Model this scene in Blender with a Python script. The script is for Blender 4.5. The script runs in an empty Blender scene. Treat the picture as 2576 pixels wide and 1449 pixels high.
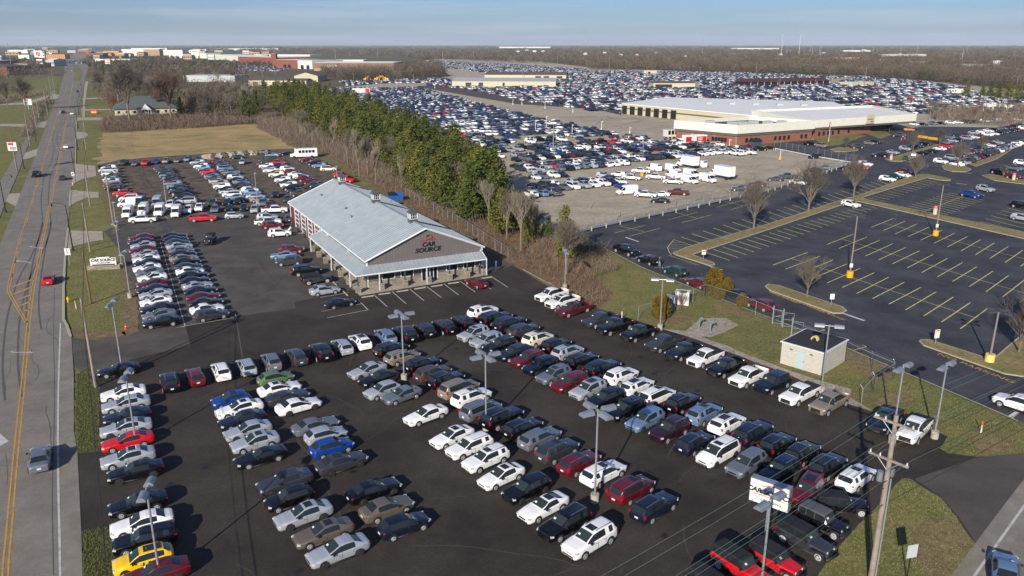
import bpy, bmesh, math, random
import numpy as np
from mathutils import Vector, Matrix
random.seed(7); RS = np.random.RandomState(5)
R = math.radians
S = bpy.context.scene
C = S.collection
# ------------------------------------------------------------ camera, sky, sun, exposure
CAMH = 35.0; F = 1990.0; CX, CY, HY = 1288.0, 724.5, 112.0
P = math.atan((CY - HY) / F)
cd = bpy.data.cameras.new('camera'); cam = bpy.data.objects.new('camera', cd); C.objects.link(cam)
cam.location = (0, 0, CAMH); cam.rotation_euler = (math.pi / 2 - P, 0, 0)
cd.sensor_width = 36.0; cd.lens = 36.0 * F / 2576.0
cd.clip_start = 0.5; cd.clip_end = 90000
S.camera = cam
SUN_AZ, SUN_EL = 68.5, 23.0                      # shadows fall towards this azimuth (from +X)
w = bpy.data.worlds.new('World'); S.world = w; w.use_nodes = True
nt = w.node_tree; nt.nodes.clear()
wo = nt.nodes.new('ShaderNodeOutputWorld'); bg = nt.nodes.new('ShaderNodeBackground')
sky = nt.nodes.new('ShaderNodeTexSky'); sky.sky_type = 'NISHITA'; sky.sun_disc = False
sky.sun_elevation = R(SUN_EL); sky.sun_rotation = R(90 - (SUN_AZ + 180)) ; sky.altitude = 100
sky.air_density = 1.0; sky.dust_density = 0.7; sky.ozone_density = 2.2
tc = nt.nodes.new('ShaderNodeTexCoord'); mp = nt.nodes.new('ShaderNodeMapping'); mp.inputs['Scale'].default_value = (1.6, 1.6, 30)
nz = nt.nodes.new('ShaderNodeTexNoise'); nz.inputs['Scale'].default_value = 2.2; nz.inputs['Detail'].default_value = 6; nz.inputs['Roughness'].default_value = .6
cr = nt.nodes.new('ShaderNodeValToRGB'); cr.color_ramp.elements[0].position = .46; cr.color_ramp.elements[1].position = .72
cr.color_ramp.elements[0].color = (0, 0, 0, 1); cr.color_ramp.elements[1].color = (.55, .55, .55, 1)
mx = nt.nodes.new('ShaderNodeMix'); mx.data_type = 'RGBA'; mx.inputs[7].default_value = (4.6, 5.3, 6.3, 1)
tint = nt.nodes.new('ShaderNodeMix'); tint.data_type = 'RGBA'; tint.blend_type = 'MULTIPLY'; tint.inputs[0].default_value = 1.0
tint.inputs[7].default_value = (.38, .545, .90, 1)
L = nt.links.new
L(tc.outputs['Generated'], mp.inputs[0]); L(mp.outputs[0], nz.inputs['Vector']); L(nz.outputs[0], cr.inputs[0])
L(cr.outputs[0], mx.inputs[0]); L(sky.outputs[0], tint.inputs[6]); L(tint.outputs[2], mx.inputs[6]); L(mx.outputs[2], bg.inputs[0])
bg.inputs[1].default_value = 0.085
L(bg.outputs[0], wo.inputs[0])
sd = bpy.data.lights.new('sun', 'SUN'); sd.energy = 4.8; sd.angle = R(0.5); sd.color = (1.0, .915, .79)
so = bpy.data.objects.new('sun', sd); C.objects.link(so); so.location = (0, 0, 300)
sdir = Vector((math.cos(R(SUN_AZ)) * math.cos(R(SUN_EL)), math.sin(R(SUN_AZ)) * math.cos(R(SUN_EL)), -math.sin(R(SUN_EL))))
so.rotation_euler = sdir.to_track_quat('-Z', 'Y').to_euler()
S.view_settings.view_transform = 'Standard'; S.view_settings.look = 'None'
S.view_settings.exposure = 0.5; S.view_settings.gamma = 1.0
S.cycles.max_bounces = 5; S.cycles.diffuse_bounces = 2; S.cycles.glossy_bounces = 2; S.cycles.volume_bounces = 0
S.cycles.transparent_max_bounces = 4; S.cycles.caustics_reflective = False; S.cycles.caustics_refractive = False
S.cycles.sample_clamp_indirect = 4

# ------------------------------------------------------------ geometry helpers
def G(u, v, z=0.0):
    """survey a point of the 2576-wide photograph onto the height z"""
    x = (u - CX) / F; y = -(v - CY) / F
    dy = math.cos(P) + y * math.sin(P); dz = -math.sin(P) + y * math.cos(P)
    t = (z - CAMH) / dz
    return (x * t, dy * t)
def HT(b, tv):
    """height of a vertical thing whose foot is at pixel b and whose top is at pixel row tv"""
    y0 = G(*b)[1]; lo, hi = 0.0, 120.0
    for _ in range(40):
        m = (lo + hi) / 2
        v = CY - F * (y0 * math.sin(P) + (m - CAMH) * math.cos(P)) / (y0 * math.cos(P) - (m - CAMH) * math.sin(P))
        if v > tv: lo = m
        else: hi = m
    return lo
def lerp(a, b, t): return tuple(x + (y - x) * t for x, y in zip(a, b))
def heading(a, b):
    p, q = G(*a), G(*b); return math.atan2(q[1] - p[1], q[0] - p[0])
def srgb(h):
    h = h.lstrip('#'); c = [int(h[i:i + 2], 16) / 255 for i in (0, 2, 4)]
    return tuple(x / 12.92 if x < .04045 else ((x + .055) / 1.055) ** 2.4 for x in c)
MATS = {}
def mat(name, col, rough=.6, metal=0., spec=.5, coat=0., var=0., vscale=1., col2=None, bump=0., detail=6, vpos=(.35, .65), emit=0):
    if name in MATS: return MATS[name]
    m = bpy.data.materials.new(name); m.use_nodes = True; n = m.node_tree
    b = n.nodes['Principled BSDF']
    if isinstance(col, str): col = srgb(col)
    if isinstance(col2, str): col2 = srgb(col2)
    b.inputs['Base Color'].default_value = (*col, 1); b.inputs['Roughness'].default_value = rough
    b.inputs['Metallic'].default_value = metal; b.inputs['Specular IOR Level'].default_value = spec
    b.inputs['Coat Weight'].default_value = coat; b.inputs['Coat Roughness'].default_value = .04
    m.diffuse_color = (*col, 1)
    if var or col2:
        t = n.nodes.new('ShaderNodeTexCoord'); z = n.nodes.new('ShaderNodeTexNoise')
        z.inputs['Scale'].default_value = vscale; z.inputs['Detail'].default_value = detail; z.inputs['Roughness'].default_value = .62
        r = n.nodes.new('ShaderNodeValToRGB'); e = r.color_ramp.elements
        e[0].position, e[1].position = vpos
        c2 = col2 or tuple(min(1, x * (1 + var)) for x in col); c1 = col if col2 else tuple(x * (1 - var) for x in col)
        e[0].color = (*c1, 1); e[1].color = (*c2, 1)
        n.links.new(t.outputs['Object'], z.inputs['Vector']); n.links.new(z.outputs[0], r.inputs[0]); n.links.new(r.outputs[0], b.inputs['Base Color'])
        if bump:
            bp = n.nodes.new('ShaderNodeBump'); bp.inputs['Strength'].default_value = bump; bp.inputs['Distance'].default_value = .1
            n.links.new(z.outputs[0], bp.inputs['Height']); n.links.new(bp.outputs[0], b.inputs['Normal'])
    MATS[name] = m; return m
def ground_mat(name, cols, scales, rough=.95, fine=.0, fscale=3., streak=None, spec=.2):
    """cols: three colours mixed by two noises of different scale, with fine grain"""
    m = bpy.data.materials.new(name); m.use_nodes = True; n = m.node_tree; lk = n.links.new
    b = n.nodes['Principled BSDF']; b.inputs['Roughness'].default_value = rough; b.inputs['Specular IOR Level'].default_value = spec
    t = n.nodes.new('ShaderNodeTexCoord'); prev = None
    cols = [srgb(c) if isinstance(c, str) else c for c in cols]
    m.diffuse_color = (*cols[0], 1)
    for i, sc in enumerate(scales):
        z = n.nodes.new('ShaderNodeTexNoise'); z.inputs['Scale'].default_value = sc; z.inputs['Detail'].default_value = 7; z.inputs['Roughness'].default_value = .65
        r = n.nodes.new('ShaderNodeMapRange'); r.inputs[1].default_value = .38; r.inputs[2].default_value = .62
        if streak and i == 0:
            mp = n.nodes.new('ShaderNodeMapping'); mp.inputs['Rotation'].default_value = (0, 0, streak[0]); mp.inputs['Scale'].default_value = (streak[1], 1, 1)
            lk(t.outputs['Object'], mp.inputs[0]); lk(mp.outputs[0], z.inputs['Vector'])
        else: lk(t.outputs['Object'], z.inputs['Vector'])
        lk(z.outputs[0], r.inputs[0])
        x = n.nodes.new('ShaderNodeMix'); x.data_type = 'RGBA'; lk(r.outputs[0], x.inputs[0])
        if prev is None: x.inputs[6].default_value = (*cols[0], 1)
        else: lk(prev, x.inputs[6])
        x.inputs[7].default_value = (*cols[i + 1], 1); prev = x.outputs[2]
    if fine:
        z = n.nodes.new('ShaderNodeTexNoise'); z.inputs['Scale'].default_value = fscale; z.inputs['Detail'].default_value = 4
        r = n.nodes.new('ShaderNodeMapRange'); r.inputs[1].default_value = .3; r.inputs[2].default_value = .7; r.inputs[3].default_value = 1 - fine; r.inputs[4].default_value = 1 + fine
        x = n.nodes.new('ShaderNodeMix'); x.data_type = 'RGBA'; x.blend_type = 'MULTIPLY'; x.inputs[0].default_value = 1
        lk(t.outputs['Object'], z.inputs['Vector']); lk(z.outputs[0], r.inputs[0]); lk(prev, x.inputs[6]); lk(r.outputs[0], x.inputs[7]); prev = x.outputs[2]
    lk(prev, b.inputs['Base Color']); MATS[name] = m; return m

class MB:
    def __init__(s): s.v = []; s.f = []; s.m = []
    def add(s, vs, fs, mi=0):
        o = len(s.v); s.v += [tuple(p) for p in vs]
        for f in fs: s.f.append([o + i for i in f]); s.m.append(mi)
    def box(s, c, d, rz=0, mi=0, tilt=None):
        hx, hy, hz = d[0] / 2, d[1] / 2, d[2] / 2; ca, sa = math.cos(rz), math.sin(rz); vs = []
        for z in (-hz, hz):
            for x, y in ((-hx, -hy), (hx, -hy), (hx, hy), (-hx, hy)):
                p = Vector((x, y, z))
                if tilt: p.rotate(Matrix.Rotation(tilt[1], 3, tilt[0]))
                vs.append((c[0] + p.x * ca - p.y * sa, c[1] + p.x * sa + p.y * ca, c[2] + p.z))
        s.add(vs, [(3, 2, 1, 0), (4, 5, 6, 7), (0, 1, 5, 4), (1, 2, 6, 5), (2, 3, 7, 6), (3, 0, 4, 7)], mi)
    def tube(s, a, b, r0, r1=None, n=8, mi=0, cap=True):
        a, b = Vector(a), Vector(b); r1 = r0 if r1 is None else r1
        d = (b - a).normalized(); q = d.to_track_quat('Z', 'Y'); vs = []
        for p, r in ((a, r0), (b, r1)):
            for i in range(n):
                t = 2 * math.pi * i / n; vs.append(p + q @ Vector((r * math.cos(t), r * math.sin(t), 0)))
        fs = [(i, (i + 1) % n, n + (i + 1) % n, n + i) for i in range(n)]
        if cap: fs += [tuple(range(n - 1, -1, -1)), tuple(range(n, 2 * n))]
        s.add(vs, fs, mi)
    def prism(s, pts, z0, z1, mi=0, side=None):
        n = len(pts); ar = sum(pts[i][0] * pts[(i + 1) % n][1] - pts[(i + 1) % n][0] * pts[i][1] for i in range(n))
        if ar < 0: pts = pts[::-1]
        s.add([(p[0], p[1], z1) for p in pts], [tuple(range(n))], mi)
        vs = [(p[0], p[1], z0) for p in pts] + [(p[0], p[1], z1) for p in pts]
        s.add(vs, [(i, (i + 1) % n, n + (i + 1) % n, n + i) for i in range(n)], mi if side is None else side)
    def quad(s, a, b, c, d, mi=0): s.add([a, b, c, d], [(0, 1, 2, 3)], mi)
    def strip(s, pts, wd, z, mi=0):
        for a, b in zip(pts, pts[1:]):
            a, b = Vector(a[:2]), Vector(b[:2]); d = (b - a)
            if d.length < 1e-6: continue
            n = Vector((-d.y, d.x)).normalized() * wd / 2
            s.add([(a.x - n.x, a.y - n.y, z), (b.x - n.x, b.y - n.y, z), (b.x + n.x, b.y + n.y, z), (a.x + n.x, a.y + n.y, z)], [(0, 1, 2, 3)], mi)
    def mesh(s, name, mats, smooth=False):
        me = bpy.data.meshes.new(name); me.from_pydata(s.v, [], s.f)
        for m in mats: me.materials.append(m)
        if len(mats) > 1: me.polygons.foreach_set('material_index', s.m)
        if smooth: me.polygons.foreach_set('use_smooth', [True] * len(s.f))
        me.update(); return me
    def build(s, name, mats, parent=None, smooth=False, **k):
        if not isinstance(mats, (list, tuple)): mats = [mats]
        return obj(name, s.mesh(name, mats, smooth), parent, **k)
def obj(name, me, parent=None, loc=None, rz=None, label=None, cat=None, group=None, kind=None):
    o = bpy.data.objects.new(name, me); C.objects.link(o)
    if parent: o.parent = parent
    if loc: o.location = loc if len(loc) == 3 else (*loc, 0)
    if rz is not None: o.rotation_euler = (0, 0, rz)
    return tag(o, label, cat, group, kind)
def tag(o, label=None, cat=None, group=None, kind=None):
    if label: o['label'] = label
    if cat: o['category'] = cat
    if group: o['group'] = group
    if kind: o['kind'] = kind
    return o
def thing(name, label, cat, loc=(0, 0, 0), rz=0, group=None): return obj(name, None, None, loc, rz, label, cat, group)
KIDS = {}
def copy_thing(root, loc, rz, label, group=None, scale=None):
    r = root.copy(); C.objects.link(r); r.location = loc if len(loc) == 3 else (*loc, 0); r.rotation_euler = (0, 0, rz); r['label'] = label
    if group: r['group'] = group
    if scale: r.scale = scale
    if root not in KIDS: KIDS[root] = [(k, list(k.children)) for k in root.children]
    for k, subs in KIDS[root]:
        c = k.copy(); C.objects.link(c); c.parent = r
        for g in subs: q = g.copy(); C.objects.link(q); q.parent = c
    return r
def poly(name, pts, z, m, kind='structure', dens=None, **k):
    """a flat sheet given by surveyed outline points, tessellated"""
    mb = MB(); g = [G(*p) if len(p) == 2 else p[:2] for p in pts]
    n = len(g); ar = sum(g[i][0] * g[(i + 1) % n][1] - g[(i + 1) % n][0] * g[i][1] for i in range(n))
    if ar < 0: g = g[::-1]
    mb.add([(p[0], p[1], z) for p in g], [tuple(range(n))])
    return mb.build(name, m, kind=kind, **k)
def rnd_edge(pts, amt=.6, step=4.):
    """wobble an outline a little so that grass edges are not ruler straight"""
    g = [G(*p) for p in pts]; out = []
    for a, b in zip(g, g[1:] + g[:1]):
        l = math.hypot(b[0] - a[0], b[1] - a[1]); k = max(1, min(30, int(l / step)))
        for i in range(k):
            q = lerp(a, b, i / k); s_ = amt if i else 0
            out.append((q[0] + random.uniform(-s_, s_), q[1] + random.uniform(-s_, s_), 0))
    return out
# ------------------------------------------------------------ the setting: ground sheets
M = {}
M['land'] = ground_mat('winter_ground', ['#5f5644', '#695e48', '#565236'], [.004, .02], fine=.25, fscale=.15)
M['grass'] = ground_mat('lawn', ['#66653a', '#7d7149', '#5f6138'], [.09, .35], fine=.3, fscale=2.5)
M['green'] = ground_mat('green_lawn', ['#5a6633', '#69693a', '#7b7147'], [.12, .3], fine=.28, fscale=2.5)
M['field'] = ground_mat('dry_field', ['#9a855c', '#6b6a40', '#a88f62'], [.025, .09], fine=.28, fscale=1.4, streak=(.35, .25))
M['dirt'] = ground_mat('gravel_dirt', ['#544a3f', '#3d352f', '#695e50'], [.08, .4], fine=.25, fscale=2.2)
M['brushfloor'] = ground_mat('leaf_litter', ['#6e553f', '#857055', '#5e4c3a'], [.12, .5], fine=.3, fscale=2.)
M['oldasph'] = ground_mat('old_asphalt', ['#524e4a', '#5c5751', '#474340'], [.03, .2], fine=.12, fscale=6.)
M['newasph'] = ground_mat('new_asphalt', ['#29241f', '#2f2a26', '#3f3933'], [.05, .11], fine=.2, fscale=5., rough=.85, spec=.3)
M['lotasph'] = ground_mat('sealed_asphalt', ['#2e2f34', '#34353a', '#45464a'], [.05, .16], fine=.2, fscale=5., rough=.85, streak=(.8, .3), spec=.3)
M['road'] = ground_mat('road_asphalt', ['#77726a', '#6c6760', '#817b73'], [.05, .3], fine=.1, fscale=6., streak=(R(28), .15))
M['shoulder'] = ground_mat('shoulder_concrete', ['#817b72', '#8a847a', '#767067'], [.1, .5], fine=.1, fscale=4.)
M['concrete'] = ground_mat('pale_concrete', ['#a39a8b', '#aea596', '#968e80'], [.1, .6], fine=.08, fscale=3.)
M['auction'] = ground_mat('worn_lot_concrete', ['#a09682', '#918775', '#aba08c'], [.02, .12], fine=.14, fscale=1.2, streak=(R(28), .3))
M['verge'] = ground_mat('island_turf', ['#7d7149', '#6b6a3c', '#8b7c56'], [.07, .3], fine=.25, fscale=2.5)
M['roughv'] = ground_mat('rough_verge', ['#565a30', '#6b5f41', '#4c5529'], [.3, 1.2], fine=.3, fscale=4.)
M['gravel'] = ground_mat('pale_gravel', ['#8e867c', '#7d756b', '#a0988c'], [.4, 1.5], fine=.3, fscale=6.)
M['yellow'] = mat('road_yellow', '#c08d2c', .8, col2='#94773f', vscale=2.2, vpos=(.5, .68)); M['lotyellow'] = mat('lot_yellow', '#cbbf74', .8, col2='#857e56', vscale=1.6, vpos=(.48, .7))
M['white'] = mat('road_white', '#b8b6b2', .8, col2='#8f8c87', vscale=1.8, vpos=(.5, .7))
M['kerb'] = mat('kerb_concrete', '#a09a84', .9, var=.12, vscale=.8); M['skid'] = mat('tyre_marks', '#55504e', .8)
gb = MB(); gb.quad((-30000, -300, 0), (30000, -300, 0), (30000, 60000, 0), (-30000, 60000, 0)); gb.build('ground', M['land'], kind='structure')
def E(pts, **k): return rnd_edge(pts, **k)
poly('grass_ground', [(-900, 1449), (-900, 1700), (3600, 1700), (3600, 400), (2576, 300), (1500, 450), (1200, 400), (740, 260), (270, 200), (-200, 170), (-900, 300)], .01, M['grass'])
poly('green_lawn', E([(165, 724), (165, 632), (172, 562), (185, 412), (191, 314), (197, 270), (290, 262), (262, 320), (252, 400), (250, 470), (285, 575), (300, 640), (300, 740), (235, 850), (178, 842)]), .02, M['green'])
poly('green_lawn', E([(-300, 330), (-60, 230), (140, 190), (150, 200), (-40, 560), (-300, 700)]), .02, M['green'])
poly('dry_field', E([(262, 330), (640, 308), (665, 330), (735, 368), (745, 378), (560, 384), (300, 404), (243, 414)], amt=1.5), .03, M['field'])
poly('dirt_lot', E([(243, 415), (300, 402), (560, 384), (745, 374), (860, 425), (920, 500), (740, 530), (300, 586), (278, 500), (262, 440)], amt=1.), .035, M['dirt'])
poly('leaf_litter', E([(660, 328), (800, 380), (900, 440), (1080, 560), (1215, 640), (1240, 655), (1290, 668), (1363, 712), (1420, 745), (1500, 780), (1548, 742), (1500, 700), (1420, 640), (1380, 600), (1300, 560), (1150, 470), (1000, 380), (900, 300), (760, 236), (640, 240)], amt=1.), .03, M['brushfloor'])
poly('green_lawn', E([(1548, 742), (1500, 700), (1440, 640), (1523, 632), (1613, 680), (1763, 745), (1660, 800), (1580, 800), (1510, 775)]), .04, M['green'])
poly('concrete_lot', [(1330, 498), (1300, 520), (1400, 600), (1438, 587), (1932, 481), (2145, 409), (1932, 371), (1860, 366), (2300, 335), (2700, 310), (2900, 260), (2480, 216), (2200, 193), (1860, 183), (1500, 172), (1340, 152), (1090, 148), (1100, 168), (1135, 192), (860, 220), (770, 228), (880, 270), (1000, 330), (1100, 400)], .04, M['auction'])
poly('asphalt_lane', [(1040, 217), (1100, 214), (1260, 238), (1500, 262), (1560, 268), (1563, 290), (1500, 275), (1300, 262)], .06, M['oldasph'])
poly('old_parking_asphalt', [(178, 850), (240, 856), (352, 834), (345, 790), (310, 640), (262, 583), (300, 560), (480, 546), (730, 522), (770, 600), (893, 737), (870, 750), (740, 761), (744, 776), (644, 790), (593, 798), (600, 960), (240, 960), (190, 925), (182, 880)], .045, M['oldasph'])
poly('side_yard_asphalt', [(1222, 695), (1290, 669), (1262, 650), (1215, 632), (1120, 575), (1060, 540), (1020, 530), (1190, 640)], .05, M['oldasph'])
poly('new_parking_asphalt', [(240, 946), (330, 905), (480, 870), (466, 822), (593, 797), (744, 776), (740, 761), (880, 732), (1228, 690), (1290, 668), (1363, 712), (1420, 745), (1500, 776), (1580, 800), (1663, 828), (1725, 844), (1825, 876), (1898, 908), (2000, 948), (2072, 980), (2132, 1017), (2197, 1038), (2290, 1060), (2384, 1099), (2364, 1129), (2382, 1141), (2457, 1150), (2700, 1145), (2700, 1130), (2720, 1200), (2576, 1231), (2462, 1379), (2417, 1449), (2300, 1700), (2100, 1800), (297, 1800), (297, 1449), (287, 1351), (265, 1326), (206, 1339), (195, 1141), (252, 1136), (250, 1060)], .052, M['newasph'])
poly('old_parking_asphalt', [(2300, 1206), (2457, 1152), (2700, 1130), (2576, 1231), (2462, 1379), (2440, 1344), (2410, 1300), (2367, 1250)], .056, M['oldasph'])
for pts, mm in (([(2269, 1204), (2290, 1206), (2367, 1254), (2407, 1304), (2432, 1344), (2462, 1379), (2417, 1449), (2380, 1600), (1960, 1600), (2057, 1449), (2107, 1379), (2144, 1339), (2202, 1281), (2247, 1226)], 'grass'),
                ([(195, 1141), (252, 1136), (250, 1060), (247, 974), (226, 925), (190, 944), (188, 1040)], 'roughv'),
                ([(206, 1339), (265, 1326), (287, 1351), (297, 1449), (310, 1650), (212, 1650)], 'roughv')):
    poly('verge', E(pts, amt=.25, step=1.5), .062, M[mm])
poly('gravel_strip', E([(1663, 828), (1725, 834), (1898, 900), (1990, 935), (2060, 958), (2140, 980), (2140, 1003), (2197, 1036), (2132, 1017), (2072, 982), (1898, 912), (1725, 846)], amt=.3, step=2), .07, M['gravel'])
poly('gravel_patch', E([(1725, 834), (1750, 812), (1770, 802), (1825, 801), (1858, 819), (1820, 838), (1788, 849), (1745, 846)], amt=.3, step=2), .072, M['gravel'])
poly('sealed_parking_asphalt', [(1438, 587), (1932, 481), (2145, 409), (1932, 371), (1960, 358), (2050, 352), (2120, 338), (2240, 330), (2320, 318), (2560, 322), (2900, 330), (3400, 500), (3400, 1200), (2560, 1060), (2464, 1020), (2357, 974), (2244, 927), (2100, 865), (1945, 805), (1763, 735), (1613, 674), (1523, 627), (1480, 600)], .056, M['lotasph'])
# roads
RR = [(225, 1700), (208, 1449), (205, 1339), (195, 1141), (186, 1086), (186, 944), (180, 850), (160, 806), (160, 724), (165, 632), (172, 562), (185, 412), (191, 314), (199, 270), (207, 230), (214, 196), (222, 172), (218, 155), (205, 146)]
RL = [(160, 146), (163, 160), (162, 184), (155, 210), (141, 250), (120, 304), (95, 374), (52, 487), (0, 614), (-80, 800), (-230, 1100), (-420, 1449), (-560, 1700)]
poly('road', RR + RL, .075, M['road'])
poly('road', [(205, 146), (160, 146), (128, 138), (60, 130), (60, 128), (135, 134), (160, 138), (200, 140)], .077, M['road'])
poly('road_median', [(185, 168), (196, 165), (208, 182), (200, 203), (184, 203), (188, 185)], .2, M['green'])
poly('road', [(2800, 900), (2576, 1231), (2417, 1449), (2250, 1700), (2900, 1700)], .075, M['road'])
mb = MB(); mb.strip([G(*p) for p in ((2730, 1050), (2576, 1262), (2442, 1449), (2310, 1640))], 1.9, .079); mb.build('shoulder', M['shoulder'], kind='structure')
mb = MB(); mb.strip([G(*p) for p in ((2740, 1060), (2576, 1275), (2452, 1449), (2320, 1650))], .18, .083); mb.build('edge_line', M['white'], kind='structure')
poly('shoulder', [(186, 944), (186, 1086), (195, 1141), (205, 1339), (208, 1449), (225, 1700), (154, 1700), (152, 1449), (150, 1339), (147, 1212), (146, 1086), (148, 949), (152, 814), (168, 820), (180, 850)], .079, M['shoulder'])
# driveways, walks
for pts in ([(185, 412), (240, 418), (243, 443), (205, 452), (188, 462), (180, 470), (183, 440)], [(179, 478), (200, 481), (248, 484), (249, 498), (215, 500), (190, 510), (176, 520), (178, 495)],
            [(171, 575), (180, 581), (258, 583), (260, 604), (215, 612), (187, 621), (167, 640), (168, 600)], [(193, 296), (197, 296), (262, 296), (275, 300), (262, 303), (200, 303), (192, 308)],
            [(192, 332), (215, 334), (222, 340), (215, 347), (190, 351)], [(204, 275), (290, 274), (290, 277), (204, 279)], [(207, 247), (270, 245), (270, 249), (207, 250)],
            [(95, 374), (92, 392), (70, 400), (40, 405), (36, 392), (70, 383)], [(0, 488), (52, 487), (40, 520), (0, 500)], [(120, 304), (112, 322), (85, 320), (0, 318), (0, 312), (80, 312), (108, 306)],
            [(141, 250), (150, 240), (135, 236), (60, 258), (0, 262), (0, 265), (60, 263), (115, 252)]):
    poly('driveway', pts, .087, M['concrete'])
poly('pavement', [(214, 205), (222, 205), (214, 260), (214, 296), (207, 296), (208, 262)], .088, M['concrete'])
poly('pavement', [(135, 227), (140, 227), (112, 264), (87, 327), (66, 377), (48, 430), (18, 500), (-60, 700), (-110, 700), (-30, 500), (17, 430), (48, 377), (78, 327), (102, 264)], .088, M['shoulder'])
mb = MB(); mb.strip([G(*p) for p in ((160, 806), (160, 724), (165, 632), (171, 575))], .35, .15); mb.strip([G(*p) for p in ((187, 621), (190, 618))], .3, .15)
for a in (((176, 520), (176, 490), (180, 480)), ((188, 462), (186, 440), (185, 412)), ((190, 412), (190, 351)), ((192, 332), (193, 308)), ((160, 806), (168, 820), (178, 850))): mb.strip([G(*p) for p in a], .35, .15)
mb.build('kerb', M['kerb'], kind='structure')
# long double yellow lines and the turning lane
YR = [(20, 1600), (14, 1449), (24, 1330), (34, 1212), (46, 1086), (60, 950), (69, 850), (77, 774), (88, 700), (97, 660), (108, 600), (125, 520), (141, 445), (156, 364), (170, 289), (180, 227), (186, 204)]
YL = [(70, 812), (50, 778), (30, 744), (25, 728), (30, 700), (50, 617), (82, 512), (105, 432), (126, 360), (135, 327), (155, 259), (170, 214)]
def curve(pts, k=6):
    g = [G(*p) for p in pts]; out = []
    for i in range(len(g) - 1):
        p0, p1, p2, p3 = g[max(0, i - 1)], g[i], g[i + 1], g[min(len(g) - 1, i + 2)]
        for j in range(k):
            t = j / k; out.append(tuple(.5 * (2 * p1[q] + (p2[q] - p0[q]) * t + (2 * p0[q] - 5 * p1[q] + 4 * p2[q] - p3[q]) * t * t + (3 * p1[q] - p0[q] - 3 * p2[q] + p3[q]) * t ** 3) for q in (0, 1)))
    return out + [g[-1]]
def offset(pts, d):
    out = []
    for i, p in enumerate(pts):
        a, b = pts[max(0, i - 1)], pts[min(len(pts) - 1, i + 1)]; l = math.hypot(b[0] - a[0], b[1] - a[1]) or 1
        out.append((p[0] - (b[1] - a[1]) / l * d, p[1] + (b[0] - a[0]) / l * d))
    return out
mb = MB(); c1 = curve(YR); c2 = curve(YL)
mb.strip(offset(c1, -.17), .13, .084); mb.strip(offset(c1, .17), .13, .084); mb.strip(c2[:30], .13, .084); mb.strip(offset(c2, .3), .13, .084)
dsh = offset(c2, .02)
for i in range(24, len(dsh) - 1, 3): mb.strip(dsh[i:i + 2], .12, .084)
for a, b in (((32, 742), (83, 722)), ((42, 756), (80, 742)), ((53, 770), (77, 759)), ((63, 784), (75, 778)), ((34, 722), (88, 702))): mb.strip([G(*a), G(*b)], .4, .084)
mb.build('yellow_road_lines', M['yellow'], kind='structure')
mb = MB(); mb.strip(curve([(152.5, 814), (148, 949), (146, 1086), (147, 1212), (150, 1339), (152, 1449), (156, 1600)]), .16, .091)
def arrow(c, d, s_=1., turn=0):
    x, y = G(*c); ca, sa = math.cos(d), math.sin(d)
    def T(p): return (x + (p[0] * ca - p[1] * sa) * s_, y + (p[0] * sa + p[1] * ca) * s_, .0845)
    mb.add([T(p) for p in ((0, -.12), (2.2, -.12), (2.2, .12), (0, .12))], [(0, 1, 2, 3)]); mb.add([T(p) for p in ((2.2, -.45), (3.2, 0), (2.2, .45))], [(0, 1, 2)])
    mb.add([T(p) for p in ((0, .12), (-.5, .5), (-.7, .3), (-.1, -.12))], [(0, 1, 2, 3)])
arrow((78, 622), R(-20)); arrow((74, 661), R(160)); arrow((34, 888), R(0), .75); arrow((143, 371), R(-20), .9); arrow((108, 470), R(165), .9); arrow((118, 427), R(-20), .9); arrow((163, 270), R(-20))
mb.add([(*G(*p), .0845) for p in ((-20, 1075), (23, 1112), (-20, 1135))], [(2, 1, 0)])
mb.add([(*G(*p), .0845) for p in ((148, 285), (151, 278), (153, 279), (150, 287))], [(3, 2, 1, 0)])
mb.build('white_road_marks', M['white'], kind='structure')
mb = MB()
for o_ in (0, 1.5):
    mb.strip(offset(curve([(150, 380), (143, 345), (152, 320), (165, 300), (170, 280)]), o_), .2, .0815)
    mb.strip(offset(curve([(55, 1000), (45, 900), (52, 790), (75, 700), (105, 640), (128, 570), (122, 500), (128, 440), (142, 410), (148, 380)]), o_), .22, .0815)
    mb.strip(offset(curve([(104, 830), (98, 780), (100, 724), (112, 640), (128, 560)]), o_), .2, .0815)
mb.strip(curve([(135, 1449), (132, 1250), (136, 1086), (137, 950), (135, 850), (137, 724)]), .07, .0815)
mb.build('tyre_marks', M['skid'], kind='structure')
# parking bays of the big sealed lot
mb = MB(); ly = .0605
def stalls(a0, a1, b0, b1, n):
    A0, A1, B0, B1 = G(*a0), G(*a1), G(*b0), G(*b1)
    for i in range(n): mb.strip([lerp(A0, A1, i / (n - 1)), lerp(B0, B1, i / (n - 1))], .17, ly)
stalls((1714, 597), (2205, 454), (1767, 614), (2250, 470), 26)
stalls((1773, 634.5), (2172, 516), (1835.5, 656), (2206, 525), 24)
stalls((2182, 498), (2335, 449), (2227, 507), (2367, 457), 14)
stalls((2283, 518), (2384, 485), (2387, 541.5), (2474.5, 504), 11)
stalls((2464, 558), (2570, 505), (2600, 590), (2700, 540), 9)
def spine(a, b, cr_):
    mb.strip([G(*a), G(*b)], .11, ly)
    for p, q in cr_: mb.strip([G(*p), G(*q)], .16, ly + .004)
spine((2219.5, 561), (2640, 668), [((2192, 572.5), (2248, 550)), ((2222, 580.5), (2277, 557)), ((2252, 589), (2307, 564)), ((2284, 596), (2337, 572)), ((2316, 605), (2369, 580)), ((2349, 613), (2401, 587.5)), ((2383, 622), (2434, 595.5)), ((2417.5, 632), (2467, 603.5)), ((2454, 641.5), (2501.5, 612)), ((2490, 651), (2536, 621)), ((2528.5, 661), (2573, 630)), ((2567, 671), (2610, 640))])
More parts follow.
